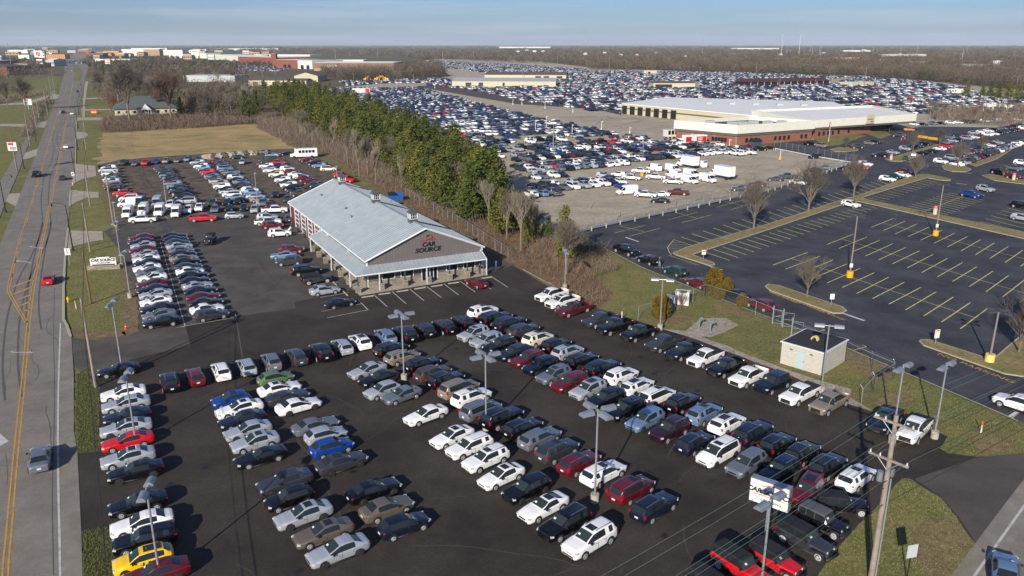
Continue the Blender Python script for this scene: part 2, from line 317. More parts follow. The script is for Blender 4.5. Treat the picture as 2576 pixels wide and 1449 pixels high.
spine((2119, 602.5), (2640, 757), [((2080, 616), (2147, 589.5)), ((2110.5, 625.5), (2181, 597)), ((2145, 634), (2213, 605)), ((2176.5, 645), (2245.5, 614)), ((2210, 654.5), (2279, 623)), ((2245, 664.5), (2313, 632)), ((2281.5, 675), (2347, 641)), ((2318.5, 686.5), (2383, 651)), ((2357.5, 697.5), (2421, 661.5)), ((2396, 709), (2457, 672)), ((2438, 722), (2497.5, 683)), ((2480, 735), (2537, 694)), ((2522, 748), (2577, 705)), ((2565, 762), (2618, 718))])
spine((1992, 651), (2449.5, 799), [((1945, 667.5), (2032, 635.5)), ((1976, 678), (2063, 645)), ((2010.5, 689.5), (2096, 654.5)), ((2045, 701), (2130, 665)), ((2080, 713), (2164, 675.5)), ((2119, 724), (2199, 687)), ((2155.5, 739), (2236, 698)), ((2195, 752), (2275, 711)), ((2236, 766), (2316, 724)), ((2278, 780.5), (2355, 735)), ((2323.5, 796), (2398, 748)), ((2368.5, 811), (2441, 762)), ((2416, 828), (2485, 776))])
spine((2325, 532), (2424, 494), [])
def c23(u, v): return (1288 + u / 4, 362 + v / 4)
def c34(u, v): return (1932 + u / 4, 724 + v / 4)
for a, b in (((1025, 902), (1340, 820)), ((1070, 825), (1330, 885)), ((1180, 932), (1490, 852)), ((1572, 765), (1868, 690)), ((1648, 693), (1865, 752)), ((1708, 795), (2012, 715)), ((2060, 640), (2345, 562)), ((2120, 575), (2330, 628)), ((2205, 663), (2490, 580)),
             ((1630, 967), (1590, 1010)), ((1590, 1010), (1565, 1045)), ((1565, 1045), (1580, 1090)), ((1580, 1090), (1605, 1120)), ((1630, 967), (1835, 1030)), ((1600, 995), (1720, 995)), ((1590, 1018), (1780, 1018)), ((1575, 1040), (1815, 1040)), ((1578, 1060), (1760, 1060)), ((1585, 1080), (1720, 1080)), ((1600, 1100), (1670, 1100)), ((1200, 1160), (1275, 1152)), ((1430, 1252), (1505, 1245)), ((1690, 1362), (1770, 1350)), ((1580, 1125), (1880, 1225))): mb.strip([G(*c23(*a)), G(*c23(*b))], .12, ly)
for a, b in (((80, 290), (190, 270)), ((150, 262), (190, 270)), ((440, 460), (575, 428)), ((535, 418), (578, 430)), ((850, 635), (990, 597)), ((945, 580), (990, 597)), ((10, 40), (620, 262)), ((620, 262), (640, 255))): mb.strip([G(*c34(*a)), G(*c34(*b))], .13, ly)
mb.build('yellow_bay_lines', M['lotyellow'], kind='structure')
mb = MB()
for a, b in ((c23(1143, 942), c23(1275, 987)), (c23(1990, 1235), c23(2115, 1272)), (c34(760, 262), c34(970, 335)), (c34(2430, 1310), c34(2510, 1255)), ((2278, 407), (2328, 411)), ((2405, 461), (2432, 465)), ((2415, 434), (2445, 437))): mb.strip([G(*a), G(*b)], .45, ly)
def fz(u, v): return (805 + u * .17514, 611.8 + v * .17514)
for a, b in (((775, 745), (965, 918)), ((1035, 700), (1235, 875)), ((1285, 660), (1493, 830)), ((1530, 625), (1745, 787)), ((1778, 588), (1990, 748)), ((2008, 548), (2230, 708)), ((2240, 515), (2460, 668)), ((2460, 483), (2700, 640)), ((22, 985), (590, 877)), ((105, 1077), (690, 963)), ((548, 820), (690, 963)), ((0, 785), (410, 715)), ((0, 590), (260, 566)), ((-200, 500), (50, 720)), ((-150, 560), (-60, 500)), ((-100, 620), (0, 560))): mb.strip([G(*fz(*a)), G(*fz(*b))], .12, ly + .004)
for a, b in (((402, 606), (466, 822)), ((400, 648), (440, 644)), ((440, 826), (478, 819)), ((478, 819), (590, 800)), ((440, 826), (466, 822)), ((591, 789), (595, 800)), ((415, 545), (423, 551)), ((632, 522), (638, 532))): mb.strip([G(*a), G(*b)], .11, ly)
mb.build('white_bay_lines', M['white'], kind='structure')
# islands with raised kerbs
def island(pts, m='verge'):
    g = [G(*p) for p in pts]; cxm = sum(p[0] for p in g) / len(g); cym = sum(p[1] for p in g) / len(g)
    mb = MB(); mb.prism(g, .05, .16); mb.build('traffic_island', M['kerb'], kind='structure')
    c = []
    n = len(g); ar = sum(g[i][0] * g[(i + 1) % n][1] - g[(i + 1) % n][0] * g[i][1] for i in range(n)); sgn = 1 if ar > 0 else -1
    for i in range(n):
        a, b, d = g[i - 1], g[i], g[(i + 1) % n]
        n1 = Vector((-(b[1] - a[1]), b[0] - a[0])).normalized(); n2 = Vector((-(d[1] - b[1]), d[0] - b[0])).normalized()
        k = (n1 + n2); k = k / max(.35, k.length_squared) * 2 * .2 * sgn; c.append((b[0] + k.x, b[1] + k.y))
    mb = MB(); mb.add([(p[0], p[1], .168) for p in (c if ar > 0 else c[::-1])], [tuple(range(n))]); mb.build('island_grass', M[m], kind='structure')
island([(1692, 638), (1730, 622), (1932, 564.5), (2114, 504.5), (2142, 497), (2169, 489), (2307, 438), (2332, 439), (2375, 447), (2392, 452), (2390, 456), (2370, 455), (2332, 448), (2168, 498), (2182, 503), (2576, 586), (2800, 640), (2800, 662), (2576, 602), (2160, 508), (2114, 518), (1932, 579.5), (1742, 642), (1795, 662), (1799, 667), (1785, 670), (1700, 643)])
island([(1924, 722), (1932, 716), (1960, 720), (2120, 774), (2131, 783), (2120, 790), (2096, 790), (1935, 732)])
island([(2311, 860), (2318, 856), (2337, 856), (2477, 901), (2504, 899), (2576, 838), (2760, 700), (2900, 960), (2576, 950), (2527, 943), (2407, 901), (2322, 871)])
island([(2087, 376), (2110, 371), (2140, 370), (2158, 375), (2159, 379), (2130, 383), (2100, 382)])
island([(2227, 401), (2300, 380), (2357, 363), (2366, 366), (2300, 398), (2270, 407), (2240, 406)])
island([(2369, 419), (2380, 412), (2395, 410), (2430, 420), (2444, 427), (2430, 433), (2395, 433), (2375, 427)])
island([(2469, 442), (2490, 439), (2576, 452), (2640, 462), (2640, 472), (2500, 455)])
island([(2440, 414), (2500, 392), (2560, 360), (2568, 362), (2510, 400), (2455, 420)])
poly('green_lawn', [(2045, 349), (2120, 333), (2180, 342), (2110, 366), (2085, 368), (2060, 358)], .1, M['green'])
poly('green_lawn', [(2170, 330), (2225, 328), (2242, 340), (2215, 350), (2180, 338)], .1, M['green'])
poly('building_walk', [(735, 590), (770, 588), (905, 745), (1228, 693), (1226, 680), (1000, 640), (800, 570)], .075, M['concrete'])
# kerb of the sealed lot
mb = MB(); mb.strip([G(*p) for p in ((1438, 587), (1480, 602), (1523, 627), (1613, 674), (1763, 735), (1945, 805), (2100, 865), (2244, 927), (2357, 974), (2464, 1020), (2560, 1062))], .2, .16); mb.strip([G(*p) for p in ((1315, 680), (1363, 707), (1395, 722))], .25, .2)
mb.build('kerb', M['kerb'], kind='structure')
# worn tracks and seams
mb = MB()
for a, b in (((593, 797), (610, 900)), ((250, 974), (240, 1060)),): mb.strip([G(*a), G(*b)], .12, .0535)
mb.build('asphalt_seams', M['skid'], kind='structure')

# wear: cracks, seams, stains
def cracks(name, n, area, z, wd, m, seed, step=1.6, ln=(4, 14), bias=None):
    rnd = random.Random(seed); g = [G(*p) for p in area]; mb = MB(); xs = [p[0] for p in g]; ys = [p[1] for p in g]; k = 0
    while k < n:
        x, y = rnd.uniform(min(xs), max(xs)), rnd.uniform(min(ys), max(ys))
        if not inside((x, y), g): continue
        a = (bias if bias is not None and rnd.random() < .75 else rnd.uniform(0, 6.28)) + rnd.gauss(0, .1); pts = [(x, y)]
        for i in range(rnd.randint(*ln)): a += rnd.gauss(0, .16); x += step * math.cos(a); y += step * math.sin(a); pts.append((x, y)) if inside((x, y), g) else None
        mb.strip(pts, wd * rnd.uniform(.5, 1.5), z); k += 1
    mb.build(name, m, kind='structure')
def inside(p, pg):
    c = False; n = len(pg)
    for i in range(n):
        a, b = pg[i], pg[i - 1]
        if (a[1] > p[1]) != (b[1] > p[1]) and p[0] < (b[0] - a[0]) * (p[1] - a[1]) / (b[1] - a[1]) + a[0]: c = not c
    return c
M['crk'] = mat('crack_sealant', '#1e1d1c', .6); M['dust'] = mat('dusty_scuffs', '#413c37', .95, var=.2, vscale=2.); M['stain'] = mat('damp_stains', '#6d6458', .9, var=.2, vscale=.5); M['scuf'] = mat('lot_scuffs', '#505156', .95, var=.2, vscale=2.); M['rcrk'] = mat('road_cracks', '#4f4b47', .9)
cracks('concrete_cracks', 90, [(1350, 505), (1440, 582), (1930, 480), (2130, 410), (1900, 395), (1750, 470), (1550, 505)], .0445, .14, M['stain'], 1, bias=R(28))
cracks('concrete_stains', 60, [(1290, 290), (1560, 292), (1690, 310), (1690, 345), (1500, 320), (1300, 280)], .0445, .5, M['stain'], 2, step=2.4, bias=R(10))
cracks('lot_scuffs', 70, [(1600, 590), (1950, 485), (2140, 415), (2400, 440), (2576, 480), (2576, 1000), (2250, 920), (1900, 780), (1650, 680)], .0575, .1, M['scuf'], 3, bias=R(112))
cracks('lot_crack_seals', 30, [(1600, 590), (1950, 485), (2140, 415), (2576, 620), (2576, 1000), (2250, 920), (1900, 780)], .0578, .05, M['crk'], 4, ln=(8, 24))
cracks('asphalt_scuffs', 46, [(420, 960), (880, 860), (1200, 760), (1380, 740), (1900, 940), (2180, 1060), (2100, 1300), (1850, 1449), (500, 1449)], .0535, .07, M['dust'], 5)
cracks('old_asphalt_cracks', 40, [(480, 560), (720, 540), (860, 730), (600, 790), (560, 700)], .0475, .05, M['crk'], 6, ln=(5, 16))
cracks('road_cracks', 36, [(150, 1449), (145, 1000), (160, 800), (170, 560), (180, 420), (95, 400), (0, 640), (0, 1449)], .0805, .05, M['rcrk'], 7, ln=(4, 12), bias=R(118))

# bare worn soil where the grass meets the paving, and patches of brown turf
M['soil'] = ground_mat('worn_soil', ['#75644c', '#877659', '#66573f'], [.3, 1.2], fine=.25, fscale=4.)
for pts in ([(250, 415), (262, 440), (282, 505), (300, 580), (288, 590), (268, 520), (252, 470)], [(300, 640), (312, 640), (345, 780), (352, 834), (318, 846), (300, 790), (306, 740)], [(178, 842), (240, 852), (318, 846), (300, 832), (240, 838), (186, 826)], [(2290, 1330), (2330, 1300), (2407, 1310), (2432, 1346), (2455, 1378), (2417, 1445), (2330, 1449), (2300, 1400)], [(2110, 880), (2160, 890), (2240, 930), (2250, 950), (2200, 960), (2130, 910)], [(1780, 760), (1850, 775), (1900, 800), (1870, 800), (1800, 780)], [(1630, 806), (1700, 790), (1740, 800), (1700, 815), (1650, 816)], [(2440, 1100), (2520, 1090), (2570, 1110), (2560, 1140), (2480, 1146)], [(2195, 1010), (2240, 985), (2290, 1000), (2260, 1030), (2215, 1030)]):
    poly('worn_soil', E(pts, amt=.5, step=1.2), .066, M['soil'])
def spots(name, n, area, z, m, seed, r=(.15, .5)):
    rnd = random.Random(seed); g = [G(*p) for p in area]; mb = MB(); xs = [p[0] for p in g]; ys = [p[1] for p in g]; k = 0
    while k < n:
        x, y = rnd.uniform(min(xs), max(xs)), rnd.uniform(min(ys), max(ys))
        if not inside((x, y), g): continue
        rr = rnd.uniform(*r); mb.add([(x + rr * rnd.uniform(.6, 1.2) * math.cos(i * .7), y + rr * rnd.uniform(.6, 1.2) * math.sin(i * .7), z) for i in range(9)], [tuple(range(9))]); k += 1
    mb.build(name, m, kind='structure')
spots('oil_spots', 90, [(330, 960), (880, 860), (1200, 760), (1380, 740), (1900, 940), (2180, 1060), (2100, 1300), (1850, 1449), (300, 1449)], .0537, M['crk'], 3); spots('oil_spots', 60, [(1600, 590), (1950, 485), (2140, 415), (2576, 480), (2576, 1000), (2250, 920), (1900, 780)], .0582, M['crk'], 4, (.1, .35))
# ------------------------------------------------------------ vehicles
PAINT = {n: mat('paint_' + n.replace(' ', '_'), c, rough=r_, metal=m_, coat=.65, spec=.35) for n, c, r_, m_ in (
    ('white', '#e2e2e0', .4, 0), ('cream', '#d6cfb8', .4, 0), ('silver', '#b6bbc0', .38, .45), ('light blue', '#6f8aa8', .4, .4), ('grey', '#737a84', .4, .45), ('dark grey', '#3b3e44', .38, .35),
    ('black', '#08080a', .3, 0), ('dark blue', '#121a2a', .32, .2), ('blue', '#123f8f', .35, .2), ('red', '#c0101a', .38, 0), ('dark red', '#5f0f1a', .36, .15), ('green', '#5f7d4c', .4, .25),
    ('dark green', '#1d3a35', .36, .25), ('tan', '#8f8372', .4, .35), ('bronze', '#6f6559', .4, .4), ('brown', '#4b3f39', .4, .3), ('yellow', '#e3b808', .4, 0), ('orange', '#d8780e', .4, 0), ('purple', '#2c1420', .35, .2))}
GL = mat('car_glass', (.016, .021, .023), .06, spec=.5); GLF = mat('windshield_glass', (.024, .032, .033), .07, spec=.5); TY = mat('tyre_rubber', (.015, .015, .016), .8); RIM = mat('wheel_alloy', '#b4b6b9', .35, .25); DRIM = mat('dark_wheel', '#2a2b2d', .5)
TRIM = mat('black_trim', (.012, .012, .013), .6); HL = mat('headlight_glass', '#c9cdd0', .12, .3); TL = mat('tail_light', '#a00d10', .25); CHR = mat('chrome', '#b9bcc0', .2, .9); PLATE = mat('number_plate', '#c8ccd0', .5)
TAG = mat('price_sticker', '#b9d2cc', .6); WTOP = mat('black_soft_top', '#17191d', .75); GTOP = mat('grey_soft_top', '#4c4f54', .8)

def loft(st, refine=2, tall=0.1):
    """st: stations (x, half width, sill z, belt z, top z, roof half width). Returns stations and section points."""
    if refine > 1:
        o = []
        for i in range(len(st) - 1):
            for j in range(refine):
                t = j / refine; a, b = st[i], st[i + 1]
                s_ = t if j == 0 else t + (.0 if abs(b[4] - a[4]) > .22 else 0)
                o.append(tuple(x + (y - x) * s_ for x, y in zip(a, b)))
        st = o + [st[-1]]
    hl_ = max(abs(q[0]) for q in st); sec = []; st = [(x, w_ * (1 - .085 * max(0, min(1, (abs(x) / hl_ - .58) / .42)) ** 1.6), zs, zb, zt, wr) for x, w_, zs, zb, zt, wr in st]
    for x, w_, zs, zb, zt, wr in st:
        green = zt > zb + .12
        if green:
            f = min(1, (zt - zb) / .35); wt = w_ * .93 + (wr - w_ * .93) * f
            q = [(w_ * .88, zs), (w_ * .985, zs + .14), (w_, zs + (zb - zs) * .6), (w_ * .985, zb - .07), (w_ * .955, zb), (w_ * .925, zb + .02), (wt, zt - .09), (wt * .93, zt - .03), (wt * .55, zt - .003), (0, zt)]
        else:
            q = [(w_ * .88, zs), (w_ * .985, zs + .14), (w_, zs + (zb - zs) * .6), (w_ * .985, zb - .07), (w_ * .94, zb), (w_ * .88, zb + (zt - zb) * .4), (w_ * .78, zb + (zt - zb) * .7), (w_ * .65, zb + (zt - zb) * .88), (w_ * .38, zb + (zt - zb) * .98), (0, zt)]
        sec.append([(x, y, z) for y, z in q] + [(x, -y, z) for y, z in q[-2::-1]])
    return st, sec
def body_meshes(sp, refine=2):
    st, sec = loft(sp['st'], refine); N = len(sec[0]); parts = {k: MB() for k in ['body', 'windshield', 'rear_window', 'roof'] + ['side_%s%d' % (q, i) for q in 'lr' for i in range(3)]}
    ws, rg, sg = sp['ws'], sp['rg'], sp['sg']; e = 1e-4
    for i in range(len(st) - 1):
        xa, xb = st[i][0], st[i + 1][0]; hi, lo = max(xa, xb), min(xa, xb); gh = st[i][4] > st[i][3] + .1 or st[i + 1][4] > st[i + 1][3] + .1
        for j in range(N - 1):
            jj = min(j, N - 2 - j); k = 'body'
            if gh:
                si = [i_ for i_, (a, b) in enumerate(sg) if lo >= a - e and hi <= b + e]
                if jj == 5 and si: k = 'side_%s%d' % ('l' if j < N / 2 else 'r', min(2, si[0]))
                elif jj >= 7 and lo >= ws[0] - e and hi <= ws[1] + e: k = 'windshield'
                elif jj >= 7 and lo >= rg[0] - e and hi <= rg[1] + e: k = 'rear_window'
                elif sp.get('soft') and jj >= 5: k = 'roof'
            if sp.get('bed') and lo >= sp['bed'][0] - e and hi <= sp['bed'][1] + e and jj >= 4: continue
            if sp.get('endgap') and False: continue
            f = [sec[i][j], sec[i][j + 1], sec[i + 1][j + 1], sec[i + 1][j]]
            parts[k].add(f, [(0, 1, 2, 3)])
    for s_, rev in ((sec[0], False), (sec[-1], True)):
        n = len(s_); parts['body'].add(s_, [tuple(range(n)) if rev else tuple(range(n - 1, -1, -1))])
    for i in range(len(sec) - 1): parts['body'].add([sec[i][0], sec[i + 1][0], sec[i + 1][-1], sec[i][-1]], [(0, 1, 2, 3)], 1)
    return parts, st
def mir(st): return st
def spec(kind):
    if kind == 'sedan':
        return dict(L=4.75, st=[(2.36, .60, .30, .60, .62, .5), (2.30, .76, .24, .66, .70, .5), (2.12, .86, .20, .72, .79, .5), (1.6, .905, .20, .80, .90, .5), (1.02, .915, .20, .87, .965, .5), (.88, .915, .20, .88, 1.0, .6), (.08, .915, .20, .92, 1.385, .62), (-.35, .915, .20, .93, 1.44, .63), (-.85, .915, .20, .94, 1.43, .63), (-1.12, .915, .20, .95, 1.39, .62), (-1.72, .91, .22, .97, 1.10, .6), (-1.8, .905, .22, .97, 1.075, .6), (-2.1, .88, .24, .96, 1.04, .5), (-2.28, .83, .28, .92, .98, .5), (-2.36, .74, .34, .80, .84, .5)],
                    ws=(.08, .88), rg=(-1.72, -1.12), sg=[(-1.12, -.35), (-.35, .88)], wb=(1.42, -1.38), r=.33, hl=(2.18, .66, .66), tl=(-2.26, .68, .84), mir=(.68, 1.0), nose=(2.33, .5), tag=(.62, 1.13), rear=(-2.36, .6))
    if kind == 'coupe':
        return dict(L=4.6, st=[(2.30, .58, .28, .56, .58, .5), (2.24, .76, .22, .62, .66, .5), (2.05, .87, .18, .68, .75, .5), (1.5, .905, .18, .76, .86, .5), (.85, .915, .18, .83, .93, .5), (.7, .915, .18, .85, .97, .6), (-.05, .915, .18, .89, 1.28, .58), (-.45, .915, .18, .90, 1.32, .58), (-.75, .915, .18, .91, 1.31, .58), (-1.0, .915, .18, .92, 1.25, .57), (-1.65, .91, .20, .94, 1.04, .55), (-1.75, .905, .20, .94, 1.02, .5), (-2.05, .87, .24, .93, 1.0, .5), (-2.24, .8, .28, .88, .93, .5), (-2.3, .7, .34, .78, .82, .5)],
                    ws=(-.05, .7), rg=(-1.65, -1.0), sg=[(-1.0, .7)], wb=(1.35, -1.32), r=.33, hl=(2.12, .64, .62), tl=(-2.2, .66, .82), mir=(.5, .95), nose=(2.28, .46), tag=(.45, 1.07), rear=(-2.3, .58))
    if kind == 'hatchback':
        return dict(L=4.2, st=[(2.05, .58, .30, .64, .66, .5), (1.99, .74, .24, .70, .74, .5), (1.82, .84, .20, .77, .85, .5), (1.4, .875, .20, .86, .97, .5), (1.0, .885, .20, .91, 1.03, .6), (.9, .885, .20, .92, 1.06, .6), (.2, .885, .20, .96, 1.46, .60), (-.3, .885, .20, .98, 1.51, .61), (-1.1, .885, .20, 1.0, 1.49, .60), (-1.45, .88, .20, 1.02, 1.44, .58), (-1.92, .86, .24, 1.02, 1.08, .58), (-2.02, .82, .28, .92, .98, .5), (-2.1, .74, .34, .78, .82, .5)],
                    ws=(.2, .9), rg=(-1.92, -1.45), sg=[(-1.45, -.3), (-.3, .9)], wb=(1.27, -1.3), r=.31, hl=(1.88, .63, .70), tl=(-1.97, .68, .92), mir=(.7, 1.03), nose=(2.02, .5), tag=(.65, 1.2), rear=(-2.1, .6))
    if kind == 'suv':
        return dict(L=4.7, st=[(2.34, .66, .36, .78, .80, .5), (2.28, .82, .30, .88, .92, .5), (2.1, .90, .27, .96, 1.03, .5), (1.6, .93, .26, 1.02, 1.10, .5), (1.1, .94, .26, 1.06, 1.15, .6), (.98, .94, .26, 1.07, 1.18, .6), (.32, .94, .26, 1.10, 1.63, .67), (-.1, .94, .26, 1.11, 1.70, .69), (-.9, .94, .26, 1.12, 1.71, .69), (-1.75, .94, .27, 1.14, 1.67, .67), (-1.95, .935, .28, 1.15, 1.62, .66), (-2.22, .91, .30, 1.14, 1.22, .64), (-2.29, .88, .34, 1.0, 1.06, .5), (-2.35, .82, .40, .80, .84, .5)],
                    ws=(.32, .98), rg=(-2.22, -1.95), sg=[(-.9, .98), (-1.75, -1.325)], wb=(1.42, -1.4), r=.37, hl=(2.16, .72, .84), tl=(-2.24, .76, 1.0), mir=(.8, 1.17), nose=(2.31, .62), tag=(.72, 1.36), rails=(1.70, .55, -.1, -1.8), rear=(-2.35, .7))
    if kind == 'big suv':
        s_ = spec('suv'); s_['st'] = [(x * 1.09, w_ * 1.06, zs + .04, zb + .06, zt + .12, wr * 1.1) for x, w_, zs, zb, zt, wr in s_['st']]
        s_.update(L=5.1, ws=(.3488, 1.0682), rg=(-2.4198, -2.1255), sg=[(-.981, 1.0682), (-1.9075, -1.44425)], wb=(1.55, -1.5), r=.4, hl=(2.36, .76, .93), tl=(-2.44, .82, 1.12), mir=(.88, 1.25), nose=(2.52, .7), tag=(.78, 1.47), rails=(1.82, .62, -.1, -2.0), rear=(-2.56, .75)); return s_
    if kind == 'wagon suv':
        s_ = spec('suv'); s_['st'] = [(x, w_ * .99, zs - .03, zb - .07, zt - .12, wr * .97) for x, w_, zs, zb, zt, wr in s_['st']]
        s_.update(hl=(2.16, .7, .78), tl=(-2.24, .74, .93), mir=(.8, 1.1), nose=(2.31, .56), tag=(.72, 1.27), rails=(1.58, .55, -.1, -1.8), r=.35); return s_
    if kind == 'minivan':
        return dict(L=5.05, st=[(2.5, .64, .30, .70, .72, .5), (2.43, .80, .24, .78, .82, .5), (2.25, .90, .21, .86, .94, .5), (1.85, .94, .20, .94, 1.06, .5), (1.5, .95, .20, .98, 1.14, .6), (1.42, .95, .20, .99, 1.17, .6), (.55, .96, .20, 1.02, 1.66, .68), (.1, .96, .20, 1.03, 1.73, .70), (-.9, .96, .20, 1.04, 1.74, .70), (-1.95, .96, .21, 1.06, 1.69, .68), (-2.15, .95, .22, 1.07, 1.62, .67), (-2.4, .92, .26, 1.05, 1.15, .62), (-2.47, .88, .30, .92, .98, .5), (-2.54, .80, .36, .76, .8, .5)],
                    ws=(.55, 1.42), rg=(-2.4, -2.15), sg=[(-1.95, -.9), (-.9, .1), (.1, 1.42)], wb=(1.6, -1.45), r=.34, hl=(2.28, .70, .78), tl=(-2.42, .80, 1.08), mir=(1.15, 1.12), nose=(2.47, .55), tag=(1.1, 1.38), rails=(1.73, .6, 0, -2.0), rear=(-2.54, .62))
    if kind == 'pickup':
        return dict(L=5.8, st=[(2.86, .72, .44, .92, .94, .5), (2.8, .90, .38, 1.04, 1.08, .5), (2.6, .97, .36, 1.10, 1.17, .5), (2.0, .98, .36, 1.14, 1.24, .5), (1.5, .98, .36, 1.16, 1.27, .6), (1.4, .98, .36, 1.17, 1.29, .6), (.85, .98, .36, 1.20, 1.80, .70), (.4, .98, .36, 1.20, 1.87, .72), (-.3, .98, .36, 1.20, 1.87, .72), (-.72, .98, .36, 1.20, 1.82, .71), (-.88, .98, .36, 1.20, 1.24, .71), (-.95, .98, .38, 1.20, 1.21, .5), (-1.5, .98, .40, 1.21, 1.22, .5), (-2.7, .97, .42, 1.22, 1.23, .5), (-2.85, .96, .44, 1.22, 1.23, .5)],
                    ws=(.85, 1.4), rg=(-.88, -.72), sg=[(-.3, 1.4), (-.72, -.3)], wb=(1.85, -1.85), r=.42, hl=(2.68, .80, .98), tl=(-2.8, .9, .98), mir=(1.2, 1.3), nose=(2.84, .72), tag=(1.12, 1.53), bed=(-2.8499, -.95), rear=(-2.86, .75))
    if kind == 'jeep':
        return dict(L=4.4, st=[(1.92, .56, .50, 1.04, 1.06, .5), (1.88, .64, .46, 1.08, 1.13, .5), (.95, .74, .46, 1.12, 1.19, .6), (.72, .80, .42, 1.13, 1.2, .6), (.64, .80, .42, 1.14, 1.26, .6), (.40, .82, .42, 1.16, 1.77, .70), (.25, .82, .42, 1.16, 1.82, .71), (-.45, .82, .42, 1.16, 1.84, .71), (-.5, .82, .42, 1.16, 1.84, .71), (-1.25, .82, .42, 1.16, 1.84, .71), (-1.3, .82, .42, 1.16, 1.84, .71), (-1.95, .82, .42, 1.16, 1.82, .71), (-2.05, .82, .44, 1.16, 1.76, .71), (-2.1, .80, .46, 1.14, 1.18, .7)],
                    ws=(.40, .64), rg=(-2.1, -2.05), sg=[(-.45, .64), (-1.25, -.5), (-1.95, -1.3)], wb=(1.42, -1.35), r=.43, hl=(1.88, .42, .98), tl=(-2.08, .74, .95), mir=(.5, 1.25), nose=(1.93, .85), tag=(.5, 1.5), soft=True, rear=(-2.12, .6), flare=True)
    if kind == 'van':
        return dict(L=5.8, st=[(2.88, .66, .32, .74, .76, .5), (2.82, .86, .28, .86, .92, .5), (2.6, .96, .26, .98, 1.08, .5), (2.15, 1.0, .25, 1.1, 1.24, .6), (2.05, 1.0, .25, 1.12, 1.3, .6), (1.25, 1.02, .25, 1.15, 2.0, .80), (.9, 1.02, .25, 1.15, 2.3, .84), (.3, 1.02, .25, 1.15, 2.42, .86), (-1.0, 1.02, .25, 1.15, 2.45, .86), (-2.6, 1.02, .26, 1.15, 2.44, .86), (-2.8, 1.01, .28, 1.15, 2.36, .86), (-2.88, .98, .32, 1.15, 1.9, .86)],
                    ws=(1.25, 2.05), rg=(-2.88, -2.8), sg=[(.9, 2.05)], wb=(1.9, -1.7), r=.36, hl=(2.66, .76, .88), tl=(-2.84, .94, 1.2), mir=(1.75, 1.3), nose=(2.86, .58), tag=(1.75, 1.6), rear=(-2.9, .6))
def add_wheel_arch(mb, x, y, r, mi=1):
    s_ = 1 if y > 0 else -1; n = 14; pts = []
    for i in range(n + 1):
        t = math.pi * (-.08 + 1.16 * i / n); pts.append((x + (r + .07) * math.cos(t), y, r + (r + .07) * math.sin(t)))
    mb.add(pts, [tuple(range(n + 1)) if s_ < 0 else tuple(range(n, -1, -1))], mi)
def wheel_mb(r, s_, rim=True):
    a, b = MB(), MB(); n = 16
    a.tube((0, -s_ * .2, 0), (0, s_ * .02, 0), r, n=n); b.tube((0, 0, 0), (0, s_ * .032, 0), r * .68, r * .6, n=n)
    for k in range(5):
        t = 2 * math.pi * k / 5; b.box((r * .36 * math.cos(t), s_ * .037, r * .36 * math.sin(t)), (.07, .012, .07), mi=1)
    return a, b
PROTO = {}
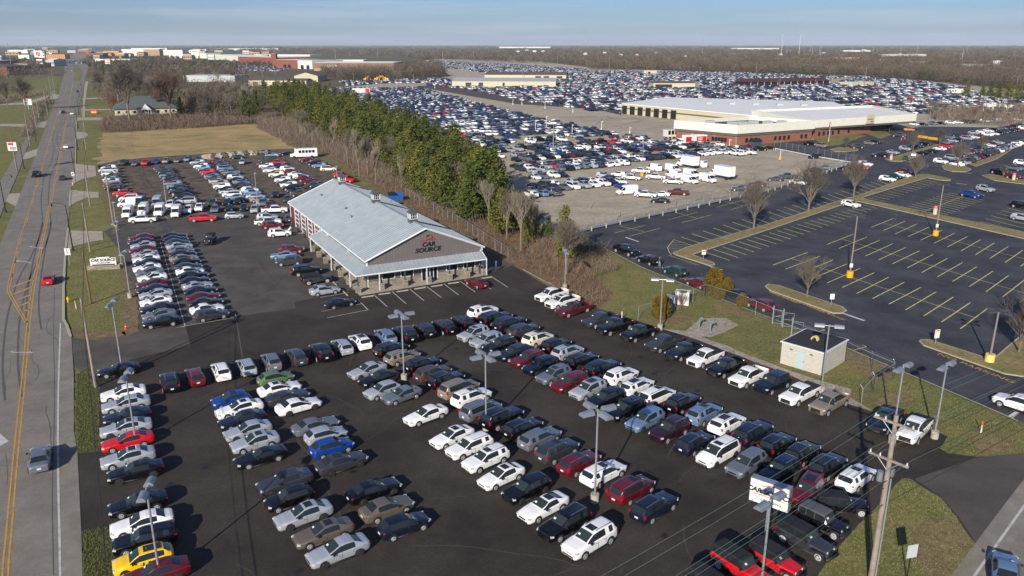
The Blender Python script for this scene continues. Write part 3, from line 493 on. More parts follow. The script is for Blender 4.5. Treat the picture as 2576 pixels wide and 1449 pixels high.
def proto(kind, lod=0, opt=''):
    """one master of each kind of vehicle; returned as {part: (mesh, location)}"""
    key = (kind, lod, opt)
    if key in PROTO: return PROTO[key]
    sp = spec(kind); P_, st = body_meshes(sp, 2 if lod == 0 else 1); out = []
    W = max(s_[1] for s_ in st); r = sp['r']; bm_ = P_['body']; topz = lambda x: np.interp(x, [s_[0] for s_ in st][::-1], [s_[4] for s_ in st][::-1]); wid = lambda x: float(np.interp(x, [s_[0] for s_ in st][::-1], [s_[1] for s_ in st][::-1]))
    for x in sp['wb']:
        for s_ in (1, -1): add_wheel_arch(bm_, x, s_ * (wid(x) + .006), r)
    if kind in ('suv', 'big suv', 'wagon suv', 'pickup', 'jeep'):
        for s_ in (1, -1): bm_.box(((sp['wb'][0] + sp['wb'][1]) / 2, s_ * (W * .985), sp['st'][4][2] + .07), (sp['wb'][0] - sp['wb'][1] - 2 * r - .14, .05, .12), mi=1)
    if sp.get('flare'):
        for x in sp['wb']:
            for s_ in (1, -1): bm_.box((x, s_ * .84, .95), (1.0, .26, .06), mi=1); bm_.box((x + .5, s_ * .84, .83), (.05, .26, .24), mi=1); bm_.box((x - .5, s_ * .84, .83), (.05, .26, .24), mi=1)
        bm_.box((2.06, 0, .56), (.22, 1.5, .2), mi=1); bm_.tube((-2.12, 0, 1.0), (-2.34, 0, 1.0), .40, n=16, mi=1); bm_.box((-2.14, 0, .5), (.12, 1.5, .18), mi=1)
    if sp.get('bed'):
        x0, x1 = sp['bed']; x0 = -2.85
        for s_ in (1, -1): bm_.quad((x1, s_ * .86, 1.20), (x0, s_ * .86, 1.22), (x0, s_ * .86, .82), (x1, s_ * .86, .80), 1); bm_.quad((x1, s_ * .86, 1.205), (x0, s_ * .86, 1.225), (x0, s_ * .92, 1.223), (x1, s_ * .92, 1.203), 0)
        bm_.quad((x1, -.87, .81), (x1, .87, .81), (x0, .87, .81), (x0, -.87, .81), 1); bm_.box((x0 + .03, 0, 1.02), (.08, 1.74, .41), mi=0); bm_.box((x1 + .02, 0, 1.02), (.06, 1.74, .38), mi=0)
        if 'cover' in opt: bm_.box(((x0 + x1) / 2, 0, 1.225), (x1 - x0 - .06, 1.78, .06), mi=1)
    bm_.box((sp['nose'][0] - .02, 0, sp['nose'][1] - .17), (.1, 1.15, .16), mi=1)
    if lod == 0:
        for xx in (sp['sg'][0][0] + .02, .0 if kind not in ('van',) else .6):          # shut lines of the doors
            for s_ in (1, -1): bm_.box((xx, s_ * (wid(xx) * .998), st[6][2] + .45), (.018, .02, .5), mi=1); bm_.box((xx + .18, s_ * (wid(xx) + .0), st[6][3] - .12), (.16, .03, .03), mi=1)
        bm_.box(((sp['wb'][0] + sp['wb'][1]) / 2, 0, st[4][2] + .02), (sp['L'] * .45, W * 1.98, .08), mi=1)
    me_body = bm_.mesh(kind + ' body', [PAINT['white'], TRIM], True); out.append(('body', me_body, (0, 0, 0)))
    names = [('windshield', 'windshield'), ('rear_window', 'rear_window')] + [('side_%s%d' % (q, i), 'side_window') for q in 'lr' for i in range(3)]
    if lod == 0:
        for k, n in names:
            if P_[k].v: out.append((n, P_[k].mesh(n, [GLF if n == 'windshield' else GL], True), (0, 0, 0)))
    else:
        g = MB()
        for k, n in names: g.add(P_[k].v, P_[k].f)
        out.append(('windows', g.mesh('windows', [GL], True), (0, 0, 0)))
    if P_['roof'].v: out.append(('hard_top' if kind == 'jeep' else 'roof', P_['roof'].mesh('roof', [WTOP], True), (0, 0, 0)))
    for x in sp['wb']:
        for s_ in (1, -1):
            y = s_ * (wid(x) + .012); a, b = wheel_mb(r, s_); kx = ('w', r, s_, lod)
            if kx not in PROTO:
                if lod == 0: PROTO[kx] = (a.mesh('wheel', [TY]), b.mesh('rim', [RIM, TY]))
                else: o_ = len(a.v); a.add(b.v, b.f, 1); PROTO[kx] = (a.mesh('wheel', [TY, RIM]), None)
            out.append(('wheel', PROTO[kx][0], (x, y, r), PROTO[kx][1]))
    x, y, z = sp['hl']
    def part(n, m_, fn, smooth=False):
        b_ = MB(); fn(b_); out.append((n, b_.mesh(n, m_ if isinstance(m_, list) else [m_], smooth), (0, 0, 0)))
    if lod == 0 or True:
        for s_ in (1, -1):
            part('headlight', HL, lambda b_: (b_.tube((x, s_ * y, z), (x + .08, s_ * y, z), .1, n=10) if kind == 'jeep' else b_.box((x - .02, s_ * y, z), (.28, .30, .14), rz=-s_ * .45)))
            xt, yt, zt = sp['tl']; tall = .3 if kind in ('suv', 'big suv', 'minivan', 'pickup', 'van') else .14
            part('tail_light', TL, lambda b_: b_.box((xt + (.03 if kind != 'pickup' else -.03), s_ * yt, zt), ((.16, .18, tall) if kind != 'pickup' else (.06, .12, tall)), rz=s_ * (.3 if kind != 'pickup' else 0)))
            if lod: continue
            part('mirror', PAINT['white'] if False else TRIM, lambda b_: b_.box((sp['mir'][0], s_ * (W + .07), sp['mir'][1]), (.14, .2, .14)))
        if lod == 0:
            part('grille', TRIM, lambda b_: b_.box((sp['nose'][0] + .0, 0, sp['nose'][1] + .06), (.06, .8 if kind != 'pickup' else 1.1, .15 if kind != 'pickup' else .3)))
            part('number_plate', PLATE, lambda b_: b_.box((sp['rear'][0] - .012, 0, sp['rear'][1] + .06), (.02, .34, .16)))
            tx, tz = sp['tag']; part('price_sticker', TAG, lambda b_: b_.box((tx + .04, -.36, tz + .03), (.02, .2, .16), tilt=('Y', -.95)))
        if 'rails' in sp and 'norails' not in opt:
            zr, yr, xa, xb = sp['rails']
            for s_ in (1, -1): part('roof_rail', CHR if lod == 0 else TRIM, lambda b_: b_.box(((xa + xb) / 2, s_ * yr, zr - .01), (xa - xb, .05, .07)))
        if 'sunroof' in opt:
            xs = sp['ws'][0] - .5; part('sunroof', GL, lambda b_: b_.box((xs, 0, float(topz(xs)) - .006), (.62, .82, .03), tilt=('Y', 0)))
        if 'panorama' in opt:
            xs = sp['ws'][0] - .9; part('sunroof', GL, lambda b_: b_.box((xs, 0, float(topz(xs)) - .006), (1.2, .84, .03)))
        if 'ladder' in opt:
            part('ladder_rack', CHR, lambda b_: [b_.box((xx, 0, 2.52 if kind == 'van' else 2.1), (.05, 1.7, .05)) for xx in (-2.4, -1.5, -.6, .3)] + [b_.box((-1.0, s_ * .8, 2.5 if kind == 'van' else 2.08), (3.2, .05, .05)) for s_ in (1, -1)])
    PROTO[key] = out; return out
CARS = []
CATS = {'sedan': ('sedan', 'sedan'), 'coupe': ('coupe', 'coupe'), 'hatchback': ('hatchback', 'hatchback'), 'suv': ('suv', 'SUV'), 'big suv': ('suv', 'SUV'), 'wagon suv': ('crossover', 'SUV'), 'minivan': ('minivan', 'minivan'), 'pickup': ('pickup_truck', 'pickup truck'), 'jeep': ('off_road_vehicle', 'off-roader'), 'van': ('cargo_van', 'van')}
def car(x, y, kind, col, hd, label=None, group=None, lod=0, opt='', top=None, dark=False, scale=None, row=None):
    base, *rest = opt.split('+') if opt else ('',)
    pr = proto(kind, lod, opt); nm, cat = CATS[kind]
    root = thing(nm, label, cat, (x, y, .055), hd, group)
    root.scale = tuple(k * .93 * f_ for k, f_ in zip(scale or (1, 1, 1), (1, random.uniform(.97, 1.04), random.uniform(.94, 1.05))))
    root.rotation_euler.x = 0
    for it in pr:
        o = obj(it[0], it[1], root, it[2])
        if it[0] == 'body': o.material_slots[0].link = 'OBJECT'; o.material_slots[0].material = PAINT[col]
        if top and it[0] in ('roof', 'hard_top'): o.material_slots[0].link = 'OBJECT'; o.material_slots[0].material = top
        if len(it) > 3 and it[3]:
            q = obj('rim', it[3], o)
            if dark: q.material_slots[0].link = 'OBJECT'; q.material_slots[0].material = DRIM
    CARS.append((root, col, kind, row)); return root
# words for the kinds of vehicle
WORDS = {'sedan': 'sedan', 'coupe': 'coupe', 'hatchback': 'hatchback', 'suv': 'SUV', 'big suv': 'large SUV', 'wagon suv': 'crossover', 'minivan': 'minivan', 'pickup': 'pickup truck', 'jeep': 'boxy off-roader', 'van': 'tall cargo van'}
ORD = 'first second third fourth fifth sixth seventh eighth ninth tenth eleventh twelfth thirteenth fourteenth fifteenth sixteenth seventeenth eighteenth nineteenth twentieth twenty-first twenty-second twenty-third twenty-fourth twenty-fifth twenty-sixth twenty-seventh twenty-eighth twenty-ninth thirtieth'.split()
KZ = {'sedan': .7, 'coupe': .65, 'hatchback': .75, 'suv': .9, 'big suv': .95, 'wagon suv': .8, 'minivan': .9, 'pickup': .95, 'jeep': .95, 'van': 1.2}
def desc(col, kind, opt):
    d = col + ' ' + WORDS[kind]
    if 'sunroof' in opt: d += ' with sunroof'
    if 'panorama' in opt: d += ' with glass roof'
    if 'cover' in opt: d += ' with bed cover'
    return d
def row(cars, hd, phrase, end, group, lod=0, jit=1.5):
    """cars: (u, v, kind, colour[, options]) in order from the named end of the row"""
    ds = [desc(c[3], c[2], c[4] if len(c) > 4 else '') for c in cars]
    for i, c in enumerate(cars):
        u, v, kind, col = c[:4]; opt = c[4] if len(c) > 4 else ''
        x, y = G(u, v, KZ[kind]); d = ds[i]
        if ds.count(d) == 1: lb = d + ' in ' + phrase
        else: lb = d + ', ' + (ORD[i] if i else 'first') + ' ' + end + ' in ' + phrase
        h_ = R(hd + random.uniform(-jit, jit)); s_ = random.uniform(.96, 1.04)
        dark = random.random() < .3
        car(x, y, kind, col, h_, lb, group, lod, opt, dark=dark, scale=(s_, 1, random.uniform(.97, 1.03)), row=phrase)
def rowline(a, b, kinds, hd, phrase, end, group, lod=1, zz=.8):
    """a row given by its two surveyed ends, cars at equal steps"""
    p, q = G(*a, zz), G(*b, zz); n = len(kinds); out = []
    ds = [desc(k[1], k[0], '') for k in kinds]
    for i, k in enumerate(kinds):
        x, y = lerp(p, q, i / max(1, n - 1)); x += random.uniform(-.15, .15); y += random.uniform(-.25, .25)
        d = ds[i]; lb = (d + ' in ' + phrase) if ds.count(d) == 1 else d + ', ' + ORD[i] + ' ' + end + ' in ' + phrase
        car(x, y, k[0], k[1], R(hd + random.uniform(-3, 3)), lb, group, lod, scale=(random.uniform(.95, 1.03), 1, random.uniform(.96, 1.03)), row=phrase)
# ------------------------------------------------------------ parked vehicles, near lot
s, h, v_, p_, j, m_, c_, w_, b_, o_ = 'sedan', 'hatchback', 'suv', 'pickup', 'jeep', 'minivan', 'coupe', 'wagon suv', 'big suv', 'van'
GN = 'vehicles parked in the near dealership lot'
row([(299, 928, s, 'black'), (310, 986, s, 'white'), (317, 1014, s, 'silver'), (320, 1044, s, 'dark blue'), (317, 1073, s, 'silver', 'sunroof'), (321, 1107, s, 'red'), (322, 1149, s, 'silver', 'sunroof'), (341, 1183, s, 'black'), (347, 1264, s, 'black'), (357, 1313, s, 'white'), (364, 1351, w_, 'black', 'norails'), (359, 1403, h, 'yellow', 'panorama'), (392, 1440, s, 'dark red')],
    208, 'the roadside row', 'from the driveway', GN)
row([(427, 957, v_, 'black'), (491, 944, w_, 'dark red'), (556, 930, v_, 'white'), (620, 919, w_, 'silver'), (683, 906, v_, 'grey'), (745, 893, v_, 'dark grey'), (808, 882, b_, 'black', 'norails'), (861, 869, w_, 'silver'), (906, 857, w_, 'white', 'panorama'), (970, 842, w_, 'light blue'), (1019, 837, b_, 'black'), (1068, 828, w_, 'black'), (1118, 818, v_, 'black'), (1165, 808, v_, 'black')],
    119, 'the tail-out cross row', 'from the left', GN)
row([(580, 1001, h, 'blue', 'sunroof'), (602, 1026, s, 'white', 'sunroof'), (610, 1054, s, 'dark blue'), (623, 1080, s, 'silver'), (641, 1110, s, 'silver', 'sunroof'), (656, 1146, c_, 'black'), (716, 1208, s, 'dark grey'), (728, 1250, h, 'black'), (763, 1292, s, 'silver', 'sunroof'), (813, 1336, s, 'bronze', 'sunroof'), (850, 1381, s, 'silver')],
    213, 'left inner row facing the road', 'from back', GN)
row([(694, 949, h, 'green'), (703, 974, s, 'white', 'sunroof'), (723, 996, c_, 'dark grey'), (751, 1018, s, 'white'), (794, 1067, s, 'grey'), (820, 1091, h, 'silver'), (835, 1121, h, 'blue'), (859, 1161, s, 'dark grey', 'sunroof'), (940, 1231, s, 'black'), (973, 1275, s, 'bronze'), (1016, 1316, h, 'dark blue')],
    35, 'left inner row facing away', 'from back', GN)
row([(924, 930, s, 'silver'), (953, 950, s, 'black'), (961, 979, h, 'silver'), (1010, 991, s, 'grey'), (1071, 1041, s, 'white'), (1137, 1096, s, 'white', 'sunroof'), (1181, 1119, w_, 'white'), (1222, 1151, w_, 'white', 'sunroof'), (1261, 1195, s, 'white', 'sunroof'), (1325, 1226, w_, 'black', 'norails'), (1367, 1273, c_, 'white', 'sunroof'), (1421, 1311, v_, 'black'), (1483, 1352, v_, 'white', 'sunroof')],
    221, 'middle row facing the road', 'from back', GN)
row([(985, 875, v_, 'black'), (1012, 896, w_, 'tan'), (1064, 914, w_, 'black'), (1089, 934, v_, 'brown'), (1121, 951, v_, 'black'), (1155, 973, m_, 'tan'), (1186, 995, v_, 'white', 'sunroof'), (1210, 1025, m_, 'grey'), (1262, 1046, b_, 'black'), (1314, 1073, w_, 'black'), (1358, 1098, w_, 'grey', 'norails'), (1402, 1128, v_, 'dark grey', 'sunroof'), (1457, 1160, w_, 'dark red', 'sunroof'), (1518, 1185, w_, 'white', 'sunroof'), (1589, 1223, m_, 'dark red', 'sunroof'), (1646, 1268, v_, 'dark blue')],
    43, 'middle row facing the grass', 'from back', GN)
row([(1191, 837, v_, 'silver', 'sunroof'), (1224, 853, w_, 'silver'), (1258, 867, w_, 'black'), (1290, 886, w_, 'dark blue'), (1327, 900, w_, 'dark red', 'sunroof'), (1358, 917, v_, 'dark blue', 'norails'), (1393, 939, v_, 'grey', 'sunroof'), (1433, 958, v_, 'dark red', 'norails'), (1479, 976, v_, 'silver', 'panorama'), (1523, 1001, w_, 'black', 'norails'), (1574, 1028, v_, 'black'), (1623, 1052, v_, 'light blue', 'norails'), (1684, 1079, v_, 'purple'), (1807, 1133, m_, 'white', 'sunroof'), (1878, 1163, w_, 'grey', 'norails')],
    222, 'right row facing the road', 'from back', GN)
row([(1215, 781, v_, 'white', 'sunroof'), (1246, 797, b_, 'black'), (1282, 811, b_, 'dark blue'), (1317, 827, v_, 'dark grey'), (1353, 850, v_, 'cream', 'sunroof'), (1398, 864, v_, 'black', 'norails'), (1428, 883, v_, 'silver', 'sunroof'), (1463, 903, w_, 'black'), (1515, 922, b_, 'black', 'norails'), (1563, 942, v_, 'white'), (1602, 967, w_, 'white', 'panorama'), (1653, 990, m_, 'white', 'sunroof'), (1717, 1010, v_, 'black'), (1771, 1037, v_, 'light blue', 'sunroof'), (1829, 1059, v_, 'white', 'panorama'), (1893, 1084, b_, 'dark blue'), (1955, 1112, v_, 'black'), (2017, 1137, w_, 'black'), (2080, 1168, v_, 'black'), (2153, 1196, w_, 'white', 'sunroof')],
    43, 'right row facing the grass', 'from back', GN)
row([(1748, 1110, w_, 'dark blue')], 43, 'the gap beside the white minivan', 'from back', GN)
row([(1960, 1182, v_, 'dark blue')], 222, 'the space behind the white signboard', 'from back', GN)
row([(2031, 1228, v_, 'dark red', 'panorama')], 232, 'the space right of the white signboard', 'from back', GN)
row([(1388, 739, p_, 'white'), (1415, 755, p_, 'white', 'sunroof'), (1443, 774, p_, 'dark red', 'sunroof'), (1510, 800, p_, 'dark grey'), (1547, 818, p_, 'black'), (1607, 834, p_, 'black'), (1670, 859, p_, 'dark grey', 'cover'), (1722, 879, p_, 'dark blue'), (1775, 896, p_, 'white', 'cover'), (1828, 919, p_, 'black'), (1883, 943, p_, 'white'), (1943, 960, b_, 'dark blue'), (2013, 985, p_, 'white', 'cover'), (2087, 1009, p_, 'tan')],
    220, 'the truck row by grass', 'from back', GN)
row([(2227, 1053, p_, 'dark blue', 'cover'), (2302, 1075, p_, 'white', 'cover')], 226, 'the pair beside the lamp post', 'from back', GN)
def one(u, v, kind, col, hd, lab, opt='', group=None, lod=0, top=None, sc=None):
    x, y = G(u, v, KZ[kind]); return car(x, y, kind, col, R(hd), lab, group, lod, opt, top=top, scale=sc)
GJ = 'off-roaders parked at the corner of the lot'
one(2119, 1263, j, 'black', -8, 'black four-door boxy off-roader parked behind the other off-roaders', group=GJ)
one(2072, 1308, j, 'black', -50, 'black two-door off-roader with faded grey soft top', group=GJ, top=GTOP, sc=(.92, 1, 1))
one(2028, 1354, j, 'dark grey', -54, 'dark grey four-door off-roader between grey-topped and red off-roaders', group=GJ, sc=(1.1, 1, 1))
one(1954, 1405, j, 'red', -52, 'bright red two-door off-roader with black top in front of lamp post', group=GJ, sc=(.97, 1, 1))
one(1866, 1422, j, 'red', -54, 'red four-door off-roader with black roof at the lower edge', group=GJ, sc=(1.1, 1, 1))
one(1800, 1475, j, 'black', -54, 'black off-roader only partly in view at the lower edge', group=GJ)
GB = 'vehicles parked by the dealership building'
one(734, 625, w_, 'dark red', 14, 'dark red crossover nearest the open garage doors', group=GB, lod=0)
one(714, 641, s, 'light blue', 192, 'pale blue sedan half hidden behind the dark grey SUV', group=GB)
one(727, 654, v_, 'dark grey', 196, 'dark grey SUV nosing out from the building walkway', group=GB)
one(770, 678, b_, 'black', 24, 'large black SUV on the hatched bay by the building', group=GB)
one(797, 699, j, 'dark grey', 25, 'dark grey four-door off-roader facing the stone pillars', group=GB, sc=(1.1, 1, 1))
one(817, 729, s, 'silver', 28, 'silver sedan facing the corner of the building', group=GB)
one(855, 760, s, 'dark blue', 35, 'dark blue sedan in the bay at the building corner', group=GB)
one(1199, 710, s, 'dark red', 128, 'dark red sedan alone in front of the stone shopfront', group=GB)
one(703, 584, v_, 'white', 20, 'white SUV with its hood raised by the garage doors', group=GB)
x, y = G(730, 577, 1.3); mb = MB(); mb.box((x, y, 1.45), (.95, 1.35, .05), rz=R(20), tilt=('Y', -.8)); hood_obj = mb.build('raised_hood', PAINT['white'])
CARS[-1][0].select_set(False); hood_obj.parent = CARS[-1][0]; hood_obj.matrix_parent_inverse = Matrix.Translation(CARS[-1][0].location) @ Matrix.Rotation(R(20), 4, 'Z'); hood_obj.matrix_parent_inverse.invert()
one(685, 564, v_, 'dark red', 14, 'dark red SUV behind the SUV with its hood up', group=GB)
one(674, 555, p_, 'white', 14, 'white pickup truck between dark red and silver SUVs', group=GB)
one(672, 544, v_, 'silver', 14, 'silver SUV behind the white crew truck row by the garage', group=GB)
one(691, 525, p_, 'white', 10, 'white crew cab long bed pickup beside the building corner', group=GB, sc=(1.05, 1, 1))
one(725, 547, v_, 'dark grey', 110, 'dark grey SUV waiting close to the garage wall', group=GB)
one(527, 601, j, 'black', -84, 'black two-door off-roader standing alone on the open asphalt', group='vehicles standing in the open aisle')
# vehicles on the roads
GR = 'cars driving on the left road'
one(100, 1150, s, 'grey', 118, 'silver sedan driving away in the near right lane', group=GR)
one(121, 701, s, 'red', 117, 'red sedan driving away beside the turning lane', group=GR)
one(157, 446, s, 'dark grey', 117, 'dark grey sedan driving away past the first driveway', group=GR, lod=1)
one(91, 436, p_, 'black', -68, 'black pickup truck coming towards the camera in left lane', group=GR, lod=1)
one(166, 368, s, 'white', 117, 'white sedan driving away near the curved tyre marks', group=GR, lod=1)
one(181, 285, s, 'white', 117, 'white sedan driving away beside the dark oncoming SUV', group=GR, lod=1)
one(159, 281, v_, 'dark blue', -68, 'dark blue SUV coming down the road beside a white sedan', group=GR, lod=1)
one(195, 229, s, 'dark blue', 117, 'dark blue sedan far up the road', group=GR, lod=1)
one(202, 212, s, 'red', 117, 'red sedan stopped at the far junction', group=GR, lod=1)
one(165, 181, v_, 'black', -70, 'black SUV beyond the grassy median', group=GR, lod=1)
one(181, 178, s, 'white', -70, 'white sedan beyond the grassy median', group=GR, lod=1)
one(170, 172, s, 'dark grey', -70, 'dark grey sedan beyond the grassy median', group=GR, lod=1)
one(2562, 1010, v_, 'white', 128, 'white SUV leaving the sealed lot at the right edge', group='vehicles leaving the sealed lot')
one(2530, 1435, s, 'light blue', 60, 'light blue sedan on the road at the lower right corner')
# ------------------------------------------------------------ the two lots behind and beside the building
GA = 'sedans in the double row beside the roadside sign'
def sl(cols): return [((c if isinstance(c, tuple) else (s, c))) for c in cols]
rowline((354, 598), (406, 807), sl(['dark red', 'dark blue', 'silver', 'dark red', 'silver', 'white', 'dark blue', 'white', 'grey', 'white', 'dark red', 'dark blue', 'silver', 'white', 'dark blue', 'grey', 'black']), 210, 'first sedan row behind sign', 'from back', GA, lod=0, zz=.7)
rowline((440, 592), (530, 792), sl(['black', 'dark blue', 'dark grey', 'silver', 'grey', 'dark blue', 'tan', 'black', 'dark grey', 'white', 'black', 'dark blue', (c_, 'silver'), 'dark blue', 'dark red', 'black', 'white', (w_, 'dark grey')]), 31, 'second sedan row behind sign', 'from back', GA, lod=0, zz=.7)
GK = 'vehicles in the dirt lot behind the building'
rowline((274, 421), (287, 473), [(v_, 'silver'), (p_, 'silver'), (s, 'white'), (v_, 'dark grey'), (s, 'silver'), (v_, 'grey'), (s, 'dark red'), (v_, 'black')], 192, 'dirt lot row along the road', 'from back', GK)
rowline((316, 486), (331, 512), [(p_, 'red'), (s, 'dark blue'), (m_, 'white'), (s, 'dark red'), (o_, 'white')], 192, 'short row beside roadside lamp', 'from back', GK)
rowline((407, 421), (469, 504), [(s, 'dark red'), (v_, 'dark grey'), (v_, 'dark green'), (s, 'dark blue'), (s, 'grey'), (v_, 'dark blue'), (s, 'black'), (s, 'dark red'), (w_, 'grey'), (s, 'light blue'), (v_, 'black'), (s, 'dark blue'), (p_, 'dark blue'), (s, 'black'), (s, 'dark blue'), (m_, 'silver')], 192, 'dirt lot row behind white vans', 'from back', GK)
rowline((497, 408), (598, 502), [(v_, 'silver'), (s, 'dark green'), (v_, 'white'), (v_, 'light blue'), (s, 'dark blue'), (v_, 'red'), (s, 'dark grey'), (w_, 'grey'), (v_, 'dark grey'), (s, 'silver'), (v_, 'tan'), (v_, 'white'), (s, 'black'), (s, 'silver'), (m_, 'white'), (s, 'light blue'), (s, 'black')], 192, 'dirt lot row left of lamp', 'from back', GK)
rowline((547, 403), (652, 500), [(v_, 'dark red'), (s, 'black'), (v_, 'dark blue'), (v_, 'dark grey'), (m_, 'light blue'), (s, 'grey'), (p_, 'grey'), (s, 'dark grey'), (v_, 'silver'), (s, 'dark blue'), (s, 'grey'), (s, 'dark blue'), (w_, 'black'), (v_, 'white'), (v_, 'light blue'), (s, 'silver'), (s, 'tan')], 12, 'dirt lot row facing muddy aisle', 'from back', GK)
rowline((664, 411), (752, 486), [(s, 'dark red'), (v_, 'white'), (s, 'grey'), (s, 'white'), (s, 'dark grey'), (v_, 'cream'), (s, 'dark blue'), (v_, 'white'), (s, 'dark green'), (v_, 'white'), (v_, 'dark blue'), (s, 'dark blue'), (v_, 'brown')], 192, 'dirt lot row nearest roof corner', 'from back', GK)
rowline((694, 409), (806, 470), [(p_, 'red'), (s, 'dark blue'), (s, 'black'), (v_, 'white'), (v_, 'dark red'), (s, 'white'), (v_, 'white'), (v_, 'dark red'), (s, 'dark red'), (s, 'dark green'), (s, 'black')], 12, 'farthest right dirt lot row', 'from back', GK)
def many(lst, grp, lod=1):
    for u, v, k, c, hd, lb in lst: one(u, v, k, c, hd, lb, group=grp, lod=lod)
many([(311, 408, p_, 'dark green', -80, 'dark green pickup truck at the left end of the row facing the camera'), (341, 411, s, 'grey', -80, 'grey sedan facing the camera beside a red pickup'), (367, 408, p_, 'red', -80, 'red pickup truck facing the camera by the dry field'), (393, 406, s, 'blue', -80, 'blue sedan facing the camera by the dry field'),
      (419, 403, p_, 'tan', -80, 'tan pickup truck facing the camera by the dry field'), (447, 403, s, 'tan', -80, 'tan sedan facing the camera beside a tan pickup'), (472, 399, v_, 'light blue', -80, 'pale blue SUV facing the camera by the dry field'), (500, 400, s, 'dark blue', -80, 'dark blue sedan facing the camera at the corner of the rows'),
      (597, 394, s, 'dark green', 195, 'dark green sedan beside the dirt heaps'), (610, 406, v_, 'silver', -80, 'silver SUV below the dirt heaps'), (666, 381, v_, 'grey', 150, 'grey SUV at the end of the dirt heaps'), (684, 390, s, 'silver', 190, 'silver sedan in front of the grey SUV by the heaps'), (720, 385, s, 'dark blue', 200, 'dark blue sedan left of the white bus'),
      (673, 401, o_, 'dark green', 190, 'dark green passenger van at the top of the rows'), (770, 401, s, 'dark red', 195, 'dark red sedan in front of the white bus'), (790, 408, b_, 'black', 190, 'black large SUV right of the red sedan below the bus'), (803, 415, v_, 'light blue', 190, 'pale blue SUV below the black SUV near the bus'),
      (826, 422, m_, 'cream', 10, 'cream minivan alone beside the brush'), (858, 439, p_, 'red', 140, 'red pickup truck behind the building nearest the minivan'), (873, 449, p_, 'red', 150, 'red pickup truck behind the building nearest the ridge vent')], GK)
many([(321, 531, o_, 'white', -76, 'white tall van with side stripe leftmost in the van row'), (360, 525, o_, 'white', -76, 'white van second from left behind the crew truck'), (401, 527, o_, 'white', -76, 'white van facing the aisle third from left'), (443, 530, o_, 'white', -76, 'white van facing the aisle below the lamp post'),
      (353, 507, o_, 'dark green', -76, 'dark green van behind the white vans'), (395, 508, o_, 'silver', -76, 'silver van behind the white vans'), (428, 512, v_, 'white', -76, 'white SUV behind the white van below the lamp post')], 'vans facing the aisle')
many([(474, 525, v_, 'white', -76, 'white SUV between the last van and white pickup'), (502, 519, p_, 'white', -76, 'white pickup truck behind the red pickup'), (541, 524, w_, 'grey', -76, 'grey crossover beside the red pickup bonnet'), (534, 508, w_, 'dark grey', -76, 'dark grey crossover behind the grey crossover'), (570, 508, s, 'dark blue', -76, 'dark blue sedan in the second row behind the silver hatchback'),
      (577, 523, s, 'black', -76, 'black sedan directly behind the silver hatchback'), (598, 505, s, 'black', -76, 'black sedan two rows behind the silver hatchback'), (613, 521, s, 'dark blue', -70, 'dark blue sedan right of the silver hatchback'), (640, 524, v_, 'silver', -76, 'silver SUV beside the tall lamp by the white crew truck'),
      (660, 508, v_, 'grey', -76, 'grey SUV behind the white crew truck'), (677, 514, s, 'dark red', -76, 'dark red sedan behind the white crew truck'), (693, 488, s, 'black', -76, 'black sedan at the foot of the muddy aisle'), (722, 500, s, 'dark grey', -76, 'dark grey sedan behind the building corner')], GK)
many([(359, 549, p_, 'white', 192, 'white crew cab pickup parked across the front of the vans'), (511, 546, p_, 'red', 12, 'bright red pickup truck parked across the aisle'), (590, 541, h, 'silver', 12, 'silver hatchback parked across the aisle beside the red pickup')], 'vehicles parked across the aisle', 0)
